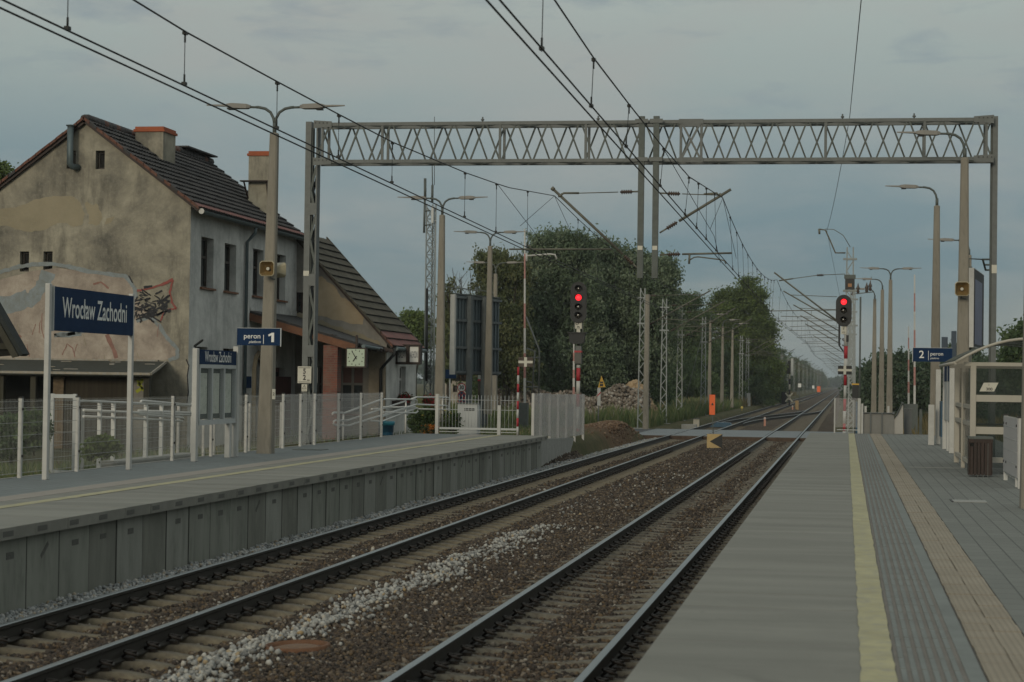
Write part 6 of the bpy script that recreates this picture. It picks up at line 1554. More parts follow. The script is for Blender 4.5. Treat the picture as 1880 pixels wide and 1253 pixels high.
mb = MB(o0, galvd).tube([f(794, 340), f(793.5, 372)], .05, 8); mb.tube([f(794, 340), f(793, 285)], .02, 5); mb.tube([f(797.5, 340), f(797.5, 215)], .014, 5); mb.build('whip_antenna', tm_)
mb = MB(o0, whiteg).box(f(799, 0).x, f(803, 0).x, YT-.3, YT-.1, f(800, 410).z, f(800, 380).z); mb.tube([f(794, 384), f(801, 384)], .025, 5); mb.tube([f(794, 406), f(801, 406)], .025, 5); mb.build('panel_antenna', tm_)
mb = MB(o0, signalblack).tube([f(784, 530), f(783, 700)], .05, 6); mb.build('cable_bundle', tm_)

YB = 80.0; A_ = PY(834, 541, YB-.4); A2 = PY(834, 688, YB-.4); B_ = PY(917, 557, YB+3.6); o0 = (A_.x, YB, 0)
bb = thing('billboard', 'rusty blue grey back of a tall billboard behind the lamps on the left', 'billboard', o0)
bbm = M('blue_grey_sheet', (.10, .13, .145), .6, .2, var=.25, scale=1.5, stretch=(1, 1, .3), bmp=.1, col2=(.09, .10, .10), amt=(.5, .8))
D_ = Vector((B_.x-A_.x, B_.y-A_.y, 0)); L_ = D_.length; D_.normalize(); N_ = Vector((D_.y, -D_.x, 0)); N_ = N_ if N_.y < 0 else -N_
z0, z1 = A2.z, A_.z; base = Vector((A_.x, A_.y, 0))
mb = MB(o0, bbm).prism([base+ZV*z0, base+D_*L_+ZV*z0, base+D_*L_+ZV*z1, base+ZV*z1], -N_*.12)
k = 0
while k*.3 < L_-.1: p = base+D_*(k*.3+.1); mb.obox(p+N_*.03+ZV*(z0+z1)/2, D_*.035, N_*.03, ZV*(z1-z0)/2*.98); k += 1
mb.build('back_sheet', bb)
mb = MB(o0, M('dark_grey_girder', (.10, .115, .12), .6, .2, var=.2))
for u in (.03, .34, .68, .97): mb.obox(base+ZV*(z0+(z1-z0)*u)+D_*L_/2+N_*.09, D_*L_/2, N_*.04, ZV*.05)
for u in (.26, .58): mb.obox(base+D_*L_*u+N_*.18+ZV*(z1/2), D_*.11, N_*.09, ZV*(z1/2-.02))
mb.build('girders', bb)
MB(o0, white).obox(base-D_*.07+ZV*(z0+z1)/2, D_*.07, N_*.1, ZV*(z1-z0)/2).build('edge_frame', bb)
mb = MB(o0, galvd)
for u in (.15, .5, .85): p = base+D_*L_*u+ZV*(z1+.05); mb.tube([p, p+ZV*.2, p-N_*.9+ZV*.32], .025, 5)
mb.bar(base+ZV*(z1+.03), base+D_*L_+ZV*(z1+.03), .12, .06); mb.build('lamp_arms', bb)

def simple_sign(px, py0, py1, Y, parts, name, label, cat, pm=None):
    a = PY(px, py0, Y); o0 = (a.x, Y, 0); t_ = thing(name, label, cat, o0)
    MB(o0, pm or galv).tube([(PY(px, py1, Y).x, Y, max(0, PY(px, py1, Y).z-.6)), (a.x, Y, a.z)], .035, 6).build('post', t_)
    for nm, fn in parts: mb = MB(o0); fn(mb, a, Y); mb.build(nm, t_)
    return t_
def disc30(mb, a, Y):
    c = PY(848, 712, Y); mb.use(redp).lathe((c.x, Y-.04, c.z), [(.19, 0), (.19, .02)], 24, (0, -1, 0)); mb.use(signwhite).lathe((c.x, Y-.061, c.z), [(.155, 0), (.154, .004)], 24, (0, -1, 0)); mb.use(blackp).text('30', (c.x, Y-.066, c.z), XV, ZV, .24, .9, bold=.03)
def discblue(mb, a, Y):
    for yy_, r_ in ((726, .18), (736, .18)):
        c = PY(848, yy_, Y); mb.use(redp).lathe((c.x, Y-.04, c.z), [(r_, 0), (r_, .02)], 20, (0, -1, 0)); mb.use(bluepl).lathe((c.x, Y-.061, c.z), [(r_*.8, 0), (r_*.79, .004)], 20, (0, -1, 0)); mb.use(redp).bar((c.x-.1, Y-.068, c.z-.1), (c.x+.1, Y-.068, c.z+.1), .035, .004, up=(0, 1, 0)); mb.bar((c.x+.1, Y-.0685, c.z-.1), (c.x-.1, Y-.0685, c.z+.1), .035, .003, up=(0, 1, 0))
simple_sign(848, 702, 760, 86, (('speed_disc', disc30), ('stopping_discs', discblue)), 'road_sign', 'round speed limit sign reading 30 above blue and red discs behind the gate', 'road sign')
def bluebox(mb, a, Y): mb.use(navy).box(a.x-.2, a.x+.3, Y-.05, Y, a.z-.3, a.z+.1)
simple_sign(826, 683, 760, 88, (('plate', bluebox),), 'street_sign', 'small blue street name sign on a white post behind the gate', 'street sign', white)
q1, q2 = PY(840, 742, 66), PY(876, 790, 66); o0 = ((q1.x+q2.x)/2, 66.3, .3); t_ = thing('electric_cabinet', 'pale grey electric cabinet behind the platform gate', 'cabinet', o0)
MB(o0, M('pale_cabinet', (.36, .38, .39), .5, var=.06, scale=2, bmp=.03)).box(q1.x, q2.x, 66, 66.6, .2, q1.z).build('body', t_, bevel=.01)
mb = MB(o0, galvd).box(q1.x-.03, q2.x+.03, 65.96, 66.64, q1.z, q1.z+.04); mb.use(signalblack).box(q2.x-.45, q2.x-.1, 65.985, 65.999, q1.z-.22, q1.z-.14); mb.build('lid', t_)
q = PY(888, 742, 84); o0 = (q.x, 84, .2); t_ = thing('concrete_bollard', 'thick brown concrete post base with a red and white band behind the gate', 'post', o0)
a, c = PY(879, 700, 84), PY(893, 790, 84); mb = MB(o0, plaster('brown_concrete', [(.06, .05, .042), (.085, .07, .06), (.11, .09, .075)])).box(a.x, c.x, 83.8, 84.3, .1, a.z); mb.use(redp).box(a.x-.01, c.x+.01, 83.79, 84.31, a.z, a.z+.08); mb.use(whiteg).box(a.x, c.x, 83.8, 84.3, a.z+.08, a.z+.36); mb.build('shaft', t_)
mb = MB(o0, galv); f = lambda x, y: PY(x, y, 83.7); mb.tube([f(884, 790), f(886, 690), f(885, 672), f(880, 665)], .025, 6); mb.use(whiteg).box(f(872, 0).x, f(880, 0).x, 83.5, 83.8, f(875, 671).z, f(875, 659).z); mb.tube([f(871, 655), f(871, 661)], .05, 6); mb.build('sensor_arm', t_)
q = PY(786, 684, 78); tag(MB(q, galvd).box(q.x-.12, q.x+.12, q.y-.05, q.y+.1, q.z-.3, q.z+.3).build('meter_box'), 'small dark meter box low on the radio mast', 'box')
# pale ruined house behind the billboard
RO = (PY(870, 710, 128).x, 128, 0); rh = thing('ruined_house', 'pale ruined house showing under the billboard between the trees', 'building', RO)
x0, x1 = PY(810, 700, 128).x, PY(902, 700, 128).x; zt_ = PY(860, 697, 128).z
mb = MB(RO, plaster('ruin_plaster', [(.22, .20, .17), (.32, .29, .25), (.40, .37, .32)])); P_ = lambda x, z: Vector((x, 128, z))
hx_ = [(PY(864, 0, 128).x, PY(871, 0, 128).x, 1.6, zt_-.4), (PY(842, 0, 128).x, PY(850, 0, 128).x, 1.6, zt_-.4)]
wall(mb, P_, x0, x1, 0, lambda x: zt_, hx_, (0, .3, 0)); mb.poly([(x1, 128, 0), (x1, 133, 0), (x1, 133, zt_), (x1, 128, zt_)]); mb.poly([(x0, 133, 0), (x0, 128, 0), (x0, 128, zt_), (x0, 133, zt_)]); mb.poly([(x1, 133, 0), (x0, 133, 0), (x0, 133, zt_), (x1, 133, zt_)])
mb.build('wall', rh); MB(RO, terra).prism([(x0-.3, 127.7, zt_), (x1+.3, 127.7, zt_), (x1+.3, 130.5, zt_+1.2), (x0-.3, 130.5, zt_+1.2)], (0, 0, .1)).build('roof', rh)
for h in hx_: window(rh, RO, P_, *h, (0, .3, 0), woodr, sill=False, pane=darkhole)
# far pale building beside the line
FO = (PY(1428, 720, 330).x, 330, 0); fh = thing('roadside_hut', 'small pale flat hut far off left of the tracks beside the row of masts', 'hut', FO)
x0, x1 = PY(1414, 0, 330).x, PY(1437, 0, 330).x; zt_ = PY(1425, 704, 330).z
MB(FO, plaster('hut_plaster', [(.35, .33, .29), (.42, .39, .35), (.45, .43, .39)])).box(x0, x1, 330, 334, -.2, zt_).build('wall', fh)
MB(FO, concrete).box(x0-.3, x1+.3, 329.7, 334.3, zt_, zt_+.15).build('roof', fh)
mb = MB(FO, darkhole).box(x0+.8, x0+1.6, 329.97, 330, .9, zt_-.5); mb.build('window', fh)
# signals seen from behind far down the line
def back_signal(px, ytop, ybot, Y, label):
    q = PY(px, ytop, Y); o0 = (q.x, Y, 0); t_ = thing('railway_signal', label, 'railway signal', o0)
    mb = MB(o0); z = 0; k = 0
    while z < q.z-1.0: mb.use(plateivory if k % 2 else signalblack).tube([(q.x, Y, z), (q.x, Y, min(z+.6, q.z-1))], .10, 8); z += .6; k += 1
    mb.build('pole', t_)
    mb = MB(o0, signalblack).prism([(q.x-.55, Y-.1, q.z-1.5), (q.x+.1, Y-.1, q.z-1.5), (q.x+.1, Y-.1, q.z), (q.x-.2, Y-.1, q.z)], (0, .4, 0)); mb.use(whiteg).box(q.x+.12, q.x+.4, Y-.1, Y+.3, q.z-1.7, q.z+.3); mb.build('signal_head', t_)
    mb = MB(o0, plateivory); 
    for s in (-1, 1): mb.bar((q.x-.45, Y-.15, .9-s*.5), (q.x+.35, Y-.15, .9+s*.5), .16, .03, up=(0, 1, 0))
    mb.use(signalblack).box(q.x-.9, q.x-.35, Y-.1, Y+.3, .1, 1.5); mb.build('marker_boards', t_); return t_
back_signal(1450, 663, 720, 232, 'signal seen from behind with a black and cream pole far down the left track')
def far_sign(px, py, Y, col, w, h, label, cat='sign', nm='track_marker'):
    q = PY(px, py, Y); mb = MB((q.x, Y, 0), galv).tube([(q.x, Y, -.1), (q.x, Y, q.z)], .05, 6); mb.use(col).box(q.x-w/2, q.x+w/2, Y-.08, Y-.055, q.z-h/2, q.z+h/2); return tag(mb.build(nm), label, cat)
far_sign(1468, 708, 290, signwhite, .45, .55, 'white track marker on a post far down the left side of the line')
far_sign(1503, 715, 420, orange, .7, 1.2, 'far orange track marker standing by the vanishing rails')
far_sign(1493, 711, 380, signwhite, .4, .6, 'far white and small track marker just left of the orange one')
# stakes, posts and boxes in the track area
q = PZ(1463, 752, -.15); tag(MB(q, M('ochre_post', (.26, .18, .09), .8, var=.15, scale=8)).box(q.x-.17, q.x+.17, q.y-.15, q.y+.15, -.3, PY(1463, 736, q.y).z).build('wooden_post'), 'short ochre post between the tracks beyond the crossover', 'post')
for px, yb_, yt_, l in ((1404, 784, 766, 'nearer short red and white stake between the tracks beyond the crossing'), (1455, 753, 745, 'farther tiny red and white stake left of the ochre post')):
    q = PZ(px, yb_, -.2); zt_ = PY(px, yt_, q.y).z; mb = MB(q, M('salmon_stake', (.45, .22, .16), .7, var=.1)).box(q.x-.06, q.x+.06, q.y-.06, q.y+.06, -.3, zt_); mb.use(whiteg).box(q.x-.061, q.x+.061, q.y-.061, q.y+.061, zt_-.12, zt_-.02); tag(mb.build('marker_stake'), l, 'stake', 'red and white stakes between the tracks')
q = PZ(1278, 780, -.1); q.y = 112; q.x = PY(1278, 775, 112).x; mb = MB(q, M('cream_box', (.42, .39, .32), .7, var=.1)).box(q.x-.15, q.x+.17, 111.9, 112.3, -.1, PY(1278, 770, 112).z); mb.use(galvd).box(q.x-.18, q.x+.2, 111.87, 112.33, PY(1278, 770, 112).z, PY(1278, 769, 112).z); tag(mb.build('switch_box'), 'small cream switch box left of the rails just past the crossing', 'box')
q = PY(1262, 780, 110); tag(MB(q, concrete).box(q.x-.3, q.x+.5, 109.6, 110.4, -.25, q.z+.02).build('cable_trough'), 'low concrete cable trough beside the cream switch box', 'cable trough')
q = PY(1325, 777, 118); mb = MB(q, bluepl).prism([(q.x-.7, 117.6, -.16), (q.x+.65, 117.6, -.16), (q.x+.5, 117.6, .1), (q.x-.3, 117.6, .12)], (0, 1.2, 0)); tag(mb.build('switch_cover'), 'dark blue cover lying between the rails of the left track past the crossing', 'cover')
for px, py, Y, l in ((1145, 778, 99.5, 'yellow ground marker beside the road left of the tracks'), (1362, 747, 172, 'small yellow ground marker in the grass under the slim poles')):
    q = PY(px, py, Y); mb = MB(q, M('yellow_marker', (.60, .45, .12), .6, var=.1)).lathe((q.x, q.y, q.z-.1), [(.02, -.25), (.03, -.1), (.1, -.06), (.11, .06), (.05, .13)], 10); tag(mb.build('ground_marker'), l, 'marker')
mb = MB(mat=white); q = PY(1374, 740, 214.5); tag(MB((q.x, 214.5, 0), white).box(q.x-.2, q.x+.2, 214.4, 214.6, -.1, 1.4).build('white_post'), 'white board at the foot of the close pair of lattice masts', 'post')
q = PZ(1590, 755, .2); q.y = 90; q.x = PY(1588, 755, 90).x
for px, l in ((1589, 'small white marker post in the dry grass left of the two close lamps'), (1631, 'small white marker post at the foot of the two armed lamp right of the tracks')):
    q = PY(px, 752, 92); tag(MB((q.x, 92, .2), white).box(q.x-.05, q.x+.05, 91.95, 92.05, .1, q.z+.15).build('marker_post'), l, 'post', 'white marker posts right of the tracks')
q = PY(1574, 745, 80); tag(MB((q.x, 80, 0), bluepl).box(q.x-.06, q.x+.12, 79.8, 80.1, .1, q.z+.15).build('blue_cabinet'), 'narrow blue cabinet behind the clear platform gate', 'cabinet')
q = PY(1569, 708, 84); mb = MB((q.x, 84, 0), signalblack).box(q.x-.1, q.x+.16, 83.9, 84.2, PY(1569, 735, 84).z, q.z+.02); mb.use(ty).box(q.x-.12, q.x+.18, 83.88, 84.22, q.z+.02, q.z+.08); mb.use(galvd).tube([(q.x+.03, 84.05, 0), (q.x+.03, 84.05, q.z-.5)], .03, 6); tag(mb.build('equipment_case'), 'black equipment case with a yellow lid beside the right lattice masts', 'case')
# buildings and panels far right of the platform
for x0, x1, yt_, Y, l in ((1729, 1740, 619, 210, 'narrow dark blue hoarding rising behind the platform two sign'), (1747, 1756, 608, 205, 'taller bluish hoarding half hidden by the lamp pole at the shelter')):
    a, c = PY(x0, yt_, Y), PY(x1, yt_, Y); t_ = thing('hoarding', l, 'hoarding', (a.x, Y, 0), 0, 'blue hoardings right of the platform')
    MB((a.x, Y, 0), M('deep_blue_sheet', (.012, .03, .055), .5, var=.2)).box(a.x, c.x, Y, Y+.6, PY(x0, 680, Y).z, a.z).build('panel', t_); MB((a.x, Y, 0), galvd).box((a.x+c.x)/2-.15, (a.x+c.x)/2+.15, Y+.6, Y+.9, 0, a.z-.3).build('post', t_)
# ================================================================== vegetation
def leaf_quads(Cn, S, droop=0.0):
    n = len(Cn); a = rng.normal(size=(n, 3)); a[:, 2] -= droop*1.6; a /= np.linalg.norm(a, axis=1)[:, None]
    b = rng.normal(size=(n, 3)); b -= (b*a).sum(1)[:, None]*a; b /= np.linalg.norm(b, axis=1)[:, None]
    S = S[:, None]; L = 1.0 + .5*droop
    return np.stack([Cn-a*S*L, Cn+b*S*.55, Cn+a*S*L, Cn-b*S*.55], 1).reshape(-1, 3)
def crown(ells, n_clump, per, leaf, cl_r, droop=0.0, gap=.35):
    """ells: (centre, radii); clumps sit through the outer volume of each"""
    vol = np.array([e[1][0]*e[1][1]*e[1][2] for e in ells])**(2/3); k = np.maximum(6, (vol/vol.sum()*n_clump).astype(int))
    P = []; Tn = []
    for (c, r), m in zip(ells, k):
        d = rng.normal(size=(m, 3)); d /= np.linalg.norm(d, axis=1)[:, None]
        rad = rng.uniform(gap, 1.04, m)**.6; cc = np.array(c) + d*np.array(r)*rad[:, None]
        cr = cl_r*rng.uniform(.55, 1.35, m); tt = rng.random(m)
        cnt = rng.poisson(per*(cr/cl_r)**2)+3
        idx = np.repeat(np.arange(m), cnt); off = rng.normal(size=(len(idx), 3))*.46
        off[:, 2] *= .75
        p = cc[idx] + off*cr[idx][:, None]
        if droop: p[:, 2] -= droop*np.abs(off[:, 0]*off[:, 1])*1.8*cr[idx] + droop*rng.random(len(idx))*cr[idx]*1.2
        P.append(p); Tn.append(np.clip(tt[idx]*.75 + rng.random(len(idx))*.25, 0, 1))
    return np.concatenate(P), np.concatenate(Tn)
barkm = M('dark_bark', (.045, .037, .028), .95, var=.3, scale=6, stretch=(1, 1, .25), bmp=.5, bscale=20)
def tree(name, label, cat, base, ells, mat, n_clump=260, per=60, leaf=.10, cl_r=.55, droop=0, trunk_r=.25, group=None, lean=0, gap=.35, limbs=7):
    base = Vector(base); t_ = thing(name, label, cat, base, 0, group)
    E_ = [((c[0]-base.x, c[1]-base.y, c[2]-base.z), r) for c, r in ells]
    top = max(e[0][2] for e in E_); mid = np.mean([e[0] for e in E_], axis=0)
    mb = MB(mat=barkm); h = top*.8
    pts = [(lean*u*u*h*.2+mid[0]*u*.7, mid[1]*u*.7, u*h) for u in (-.02, .12, .3, .5, .7, 1)]
    mb.tube(pts, [trunk_r*1.35, trunk_r, trunk_r*.85, trunk_r*.65, trunk_r*.4, trunk_r*.12], 8)
    for i in range(limbs):
        e = E_[i % len(E_)]; u = R(.25, .65); s = Vector(pts[2]).lerp(Vector(pts[4]), u); g = Vector(e[0])+Vector((R(-.5, .5)*e[1][0], R(-.5, .5)*e[1][1], R(-.1, .6)*e[1][2]))
        m_ = s.lerp(g, .5)+Vector((R(-.2, .2), R(-.2, .2), R(.0, .4))); mb.tube([s, m_, g], [trunk_r*.42, trunk_r*.25, trunk_r*.06], 6)
    mb.build('trunk', t_)
    P, Tn = crown(E_, n_clump, per, leaf, cl_r, droop, gap)
    # wispy outer sprigs break the outline
    m_ = max(8, n_clump//4); j = rng.integers(0, len(E_), m_); d = rng.normal(size=(m_, 3)); d[:, 2] = np.abs(d[:, 2])*.7-.15; d /= np.linalg.norm(d, axis=1)[:, None]
    s_ = np.array([E_[q][0] for q in j]) + d*np.array([E_[q][1] for q in j])*rng.uniform(1.0, 1.22, m_)[:, None]
    q_ = np.repeat(np.arange(m_), 14); sp_ = s_[q_] + d[q_]*rng.normal(0, .22, (len(q_), 1)) + rng.normal(0, .10, (len(q_), 3)); sp_[:, 2] -= droop*rng.random(len(q_))*.5
    P = np.concatenate([P, sp_]); Tn = np.concatenate([Tn, rng.random(len(sp_))])
    ok = P[:, 2] > .05; P, Tn = P[ok], Tn[ok]
    V = leaf_quads(P, leaf*rng.uniform(.6, 1.3, len(P)), droop)
    mesh_np('crown', V, np.arange(len(V)).reshape(-1, 4), mat, t_, np.repeat(Tn, 4)); return t_
def ell(px, py, rx, ry, Y, d=None):
    c = PY(px, py, Y); k = Y/3655*1.0
    return ((c.x, c.y, c.z), (rx*k, (d or (rx+ry)/2*k), ry*k))
greyleaf = MA('grey_green_leaf', [(0, (.072, .108, .064)), (.4, (.122, .165, .098)), (.75, (.175, .222, .14)), (1, (.25, .285, .21))], .75, trans=.35)
darkleaf = MA('dark_green_leaf', [(0, (.042, .072, .034)), (.5, (.078, .12, .052)), (1, (.13, .175, .075))], .75, trans=.35)
brownleaf = MA('olive_brown_leaf', [(0, (.07, .09, .042)), (.5, (.115, .135, .06)), (1, (.18, .18, .085))], .75, trans=.35)
yelleaf = MA('yellow_green_leaf', [(0, (.06, .08, .025)), (.5, (.108, .155, .046)), (1, (.175, .225, .07))], .75, trans=.35)
hedgel = MA('hedge_leaf', [(0, (.038, .066, .040)), (.5, (.072, .11, .064)), (.9, (.13, .165, .11)), (1, (.2, .215, .185))], .75, trans=.35)
Y = 128
tree('willow_tree', 'largest grey green drooping tree with a dark leaning trunk behind the four lamp signal', 'tree', (PY(1150, 745, Y).x, Y, 0),
     [ell(1100, 480, 40, 42, Y), ell(1150, 500, 58, 55, Y), ell(1190, 520, 48, 58, Y), ell(1120, 560, 70, 70, Y), ell(1185, 600, 55, 85, Y), ell(1130, 640, 80, 65, Y), ell(1215, 490, 26, 30, Y), ell(1215, 560, 28, 50, Y)], greyleaf, 520, 210, .095, .72, .55, .38, lean=-.35, limbs=12, group='grey green trees by the crossing')
Y = 124
tree('willow_tree', 'tall grey green tree with a domed top left of the largest one', 'tree', (PY(1015, 745, Y).x, Y, 0),
     [ell(1010, 450, 38, 32, Y), ell(1050, 465, 45, 45, Y), ell(1000, 530, 62, 70, Y), ell(1060, 560, 62, 80, Y), ell(1020, 640, 75, 70, Y), ell(975, 600, 40, 80, Y), ell(1080, 650, 60, 55, Y)], greyleaf, 500, 210, .095, .70, .5, .34, limbs=12, group='grey green trees by the crossing')
Y = 116
tree('birch_tree', 'thin olive brown tree behind the billboard', 'tree', (PY(930, 745, Y).x, Y, 0),
     [ell(905, 480, 34, 30, Y), ell(938, 500, 30, 40, Y), ell(895, 540, 28, 60, Y), ell(935, 590, 38, 80, Y), ell(950, 660, 30, 60, Y), ell(900, 640, 30, 50, Y)], brownleaf, 380, 100, .085, .5, .7, .2, gap=.2, limbs=10)
Y = 108
tree('young_tree', 'sparse olive tree between the radio mast and the billboard', 'tree', (PY(822, 745, Y).x, Y, 0), [ell(822, 560, 14, 50, Y), ell(828, 640, 18, 60, Y)], brownleaf, 70, 45, .11, .4, .6, .12)
Y = 140
tree('round_tree', 'small green tree peeping over the wing roof beside the radio mast', 'tree', (PY(762, 700, Y).x, Y, 0), [ell(758, 590, 24, 20, Y), ell(775, 600, 18, 22, Y), ell(762, 620, 34, 24, Y)], yelleaf, 130, 70, .12, .5, .2, .15)
Y = 95
tree('round_tree', 'green tree top just showing at the left edge beyond the gable', 'tree', (PY(-10, 400, Y).x, Y, 0), [ell(2, 318, 16, 20, Y), ell(-18, 330, 22, 30, Y), ell(-10, 380, 40, 40, Y)], yelleaf, 120, 70, .10, .45, 0, .2)
mbx = thing('bare_shrub', 'bare twiggy shrub sticking up above the billboard', 'shrub', (PY(845, 600, 90).x, 90, 0))
mb = MB((PY(845, 600, 90).x, 90, 0), barkm)
for k in range(16):
    b0 = PY(R(838, 868), 700, 90); tp = PY(R(820, 880), R(492, 540), 90); m_ = b0.lerp(tp, .6)+Vector((R(-.2, .2), R(-.3, .3), 0)); mb.tube([b0, m_, tp], [.04, .025, .006], 5)
    for j in range(4): u = R(.3, .95); s = m_.lerp(tp, u); mb.tube([s, s+Vector((R(-.4, .4), R(-.3, .3), R(.1, .6)))], [.012, .004], 4)
mb.build('branches', mbx)
Y = 205
tree('pine_tree', 'dark pine with flat topped boughs behind the row of lattice masts', 'tree', (PY(1262, 745, Y).x, Y, 0),
     [ell(1258, 556, 28, 14, Y), ell(1240, 580, 30, 14, Y), ell(1280, 590, 28, 16, Y), ell(1258, 612, 48, 18, Y), ell(1250, 650, 52, 28, Y), ell(1285, 660, 34, 40, Y), ell(1230, 690, 40, 40, Y)], darkleaf, 520, 130, .12, .75, 0, .25, gap=.15)
Y = 228
tree('poplar_tree', 'yellow green tree with a tall pointed crown right of the pine', 'tree', (PY(1370, 745, Y).x, Y, 0),
     [ell(1380, 540, 20, 32, Y), ell(1376, 580, 28, 50, Y), ell(1340, 560, 30, 30, Y), ell(1335, 600, 34, 40, Y), ell(1392, 620, 28, 50, Y), ell(1360, 660, 50, 60, Y), ell(1405, 680, 26, 50, Y)], yelleaf, 520, 170, .14, .95, .1, .3)
def bush_row(spec, mat, grp, lab, cat='bush', name='bush', n=120, per=70, leaf=.13, cl=.6):
    for i, (px, py, rx, ry, Y) in enumerate(spec):
        b = PY(px, 745, Y); tree(name, lab[i] if isinstance(lab, (list, tuple)) else lab, cat, (b.x, Y, 0), [ell(px, py, rx, ry, Y), ell(px-rx*.5, py+ry*.6, rx*.7, ry*.7, Y), ell(px+rx*.5, py+ry*.6, rx*.7, ry*.7, Y)], mat, n, per, leaf, cl, .1, .1, group=grp, limbs=4)
bush_row([(1212, 672, 36, 66, 190), (1275, 695, 46, 50, 196), (1325, 685, 40, 60, 210), (1180, 690, 44, 55, 150), (1375, 702, 40, 38, 224), (1415, 700, 22, 40, 250)], darkleaf, 'dark bushes behind the lattice masts',
         ['dark bush behind the slim lone lattice mast', 'dark bush behind the guyed lattice mast', 'dark bush behind the slim concrete poles', 'dark bush behind the tan concrete pole', 'dark bush at the foot of the yellow green tree', 'dark bush right of the close pair of lattice masts'])
bush_row([(970, 700, 40, 45, 132), (1060, 700, 50, 36, 136), (905, 700, 34, 40, 124)], darkleaf, 'low bushes under the grey green trees', ['low dark bush left of the raised boom', 'low dark bush behind the four lamp signal', 'low dark bush under the billboard'], n=90)
# far row left of the line
ft = tree('roadside_tree', 'bushy tree behind the close pair of lattice masts', 'tree', (0, 0, 0), [((0, 0, 5.2), (2.6, 2.6, 3.6)), ((-1.6, .4, 3.4), (2.2, 2.2, 3)), ((1.6, -.3, 3.2), (2.2, 2.2, 2.8)), ((0, 0, 2), (3, 3, 2))], darkleaf, 260, 60, .2, .8, .1, .25)
ft2 = tree('roadside_tree', 'olive tree left of the signal seen from behind', 'tree', (0, 0, 0), [((0, 0, 4.6), (2.9, 2.9, 3.4)), ((-2, .4, 3.0), (2.2, 2.2, 2.6)), ((1.7, -.3, 3.6), (2, 2, 2.6)), ((0, 0, 2), (3, 3, 2))], brownleaf, 240, 60, .2, .8, .1, .25)
ft.location = (-17.5, 225, 0); ft2.location = (-16.5, 262, 0); ft.scale = (1, 1, 1.15); ft['group'] = ft2['group'] = 'trees in the far row left of the line'
for i in range(44):
    y = 282*1.042**i+R(-5, 5); x = -16.0-R(0, 2.5)-(i % 2)*2-(2 if i > 20 else 0); s = R(.9, 1.1)*(1+.4*min(1, i/26))
    copy_thing(ft if i % 3 else ft2, (x, y, -.1), R(0, 6), 'tree in the dark far row lining the left side of the rails', 'far trees left of the rails', scale=s)
for i, (x, y, s, l) in enumerate(((-20, 205, 1.1, 'dark tree half hidden by the poplar, at its right foot'), (-22, 250, 1.2, 'dark tree set back behind the olive roadside tree'))): copy_thing(ft, (x, y, 0), i, l, 'trees in the far row left of the line', scale=s)
# right of the tracks
bush_row([(1590, 712, 22, 38, 150), (1618, 700, 26, 52, 140), (1660, 700, 34, 48, 135), (1705, 706, 34, 42, 130), (1750, 705, 34, 45, 128), (1800, 710, 40, 42, 120), (1850, 700, 40, 50, 116), (1572, 716, 16, 30, 190)], hedgel, 'dark bushes right of the tracks',
         ['dark bush right of the lattice masts', 'dark bush behind the two close lamps', 'tallest dark bush behind the two armed lamp and the barrier booms', 'dark bush behind the platform two sign', 'dark bush just left of the glass shelter', 'dark bush seen through the left pane of the shelter', 'dark bush seen through the right of the shelter', 'small dark bush far right of the rails behind the masts'], n=190, per=75)
for i in range(10): copy_thing(ft, (9+R(0, 4)+i*.8, 215+i*40, -.2), i, 'tree in the distant dark row on the right side of the rails', 'far trees right of the rails', scale=R(.7, .95))
Y = 100
tree('ash_tree', 'dark tree showing above the right end of the shelter roof', 'tree', (PY(1885, 700, Y).x, Y, 0), [ell(1870, 622, 18, 18, Y), ell(1890, 615, 22, 26, Y), ell(1885, 660, 40, 40, Y)], darkleaf, 170, 70, .12, .45, .3, .15)
# flowering plants by the ramp and along the fence
flow = MA('flowering_plant', [(0, (.018, .04, .012)), (.6, (.045, .075, .02)), (.86, (.07, .10, .03)), (.9, (.50, .42, .10)), (1, (.62, .55, .18))], .7, trans=.2)
def plant(px, py, rx, ry, X, mat, label, n=40, leaf=.05, name='garden_plant', cat='plant'):
    c = PX(px, py, X); k = c.y/3655; b = (c.x, c.y, max(.3, c.z-ry*k*1.1)); t_ = thing(name, label, cat, b)
    E_ = [((0, 0, c.z-b[2]), (rx*k, rx*k, ry*k))]; P, Tn = crown(E_, n, 40, leaf, .16, .1, .1)
    V = leaf_quads(P, leaf*rng.uniform(.6, 1.3, len(P))); mesh_np('foliage', V, np.arange(len(V)).reshape(-1, 4), mat, t_, np.repeat(Tn, 4))
    mb = MB(mat=barkm)
    for j in range(5): mb.tube([(R(-.05, .05), R(-.05, .05), -.1), (R(-.3, .3)*rx*k, R(-.2, .2), (c.z-b[2])*R(.6, 1.1))], .008, 4)
    mb.build('stems', t_)
redfl = MA('red_flowering_plant', [(0, (.02, .035, .012)), (.45, (.05, .065, .02)), (.5, (.30, .015, .02)), (1, (.40, .02, .04))], .7, trans=.2)
plant(742, 731, 13, 5, XW+.22, redfl, 'red flowers in the window box of the white wing', 26, .045)
plant(787, 768, 16, 22, -13.6, flow, 'leafy plant with yellow flowers behind the ramp handrail', 60)
plant(765, 772, 14, 20, -14.0, darkleaf, 'dark leafy plant between the blue bin and the yellow flowers', 50)
plant(790, 738, 10, 10, -14.4, redfl, 'reddish flowering plant above the yellow flowers by the handrail', 30)
orfl = MA('orange_flowering_plant', [(0, (.02, .035, .012)), (.6, (.05, .065, .02)), (.65, (.42, .13, .02)), (1, (.5, .2, .03))], .7, trans=.2)
plant(790, 789, 12, 6, -13.4, orfl, 'low orange flowers at the foot of the ramp handrail', 30, .04)
plant(832, 772, 12, 18, -12.6, flow, 'tall yellow flowering plant seen through the platform gate', 40)
plant(196, 818, 12, 14, -14.0, yelleaf, 'light green weed by the ramp wall, right of the station name sign', 26)
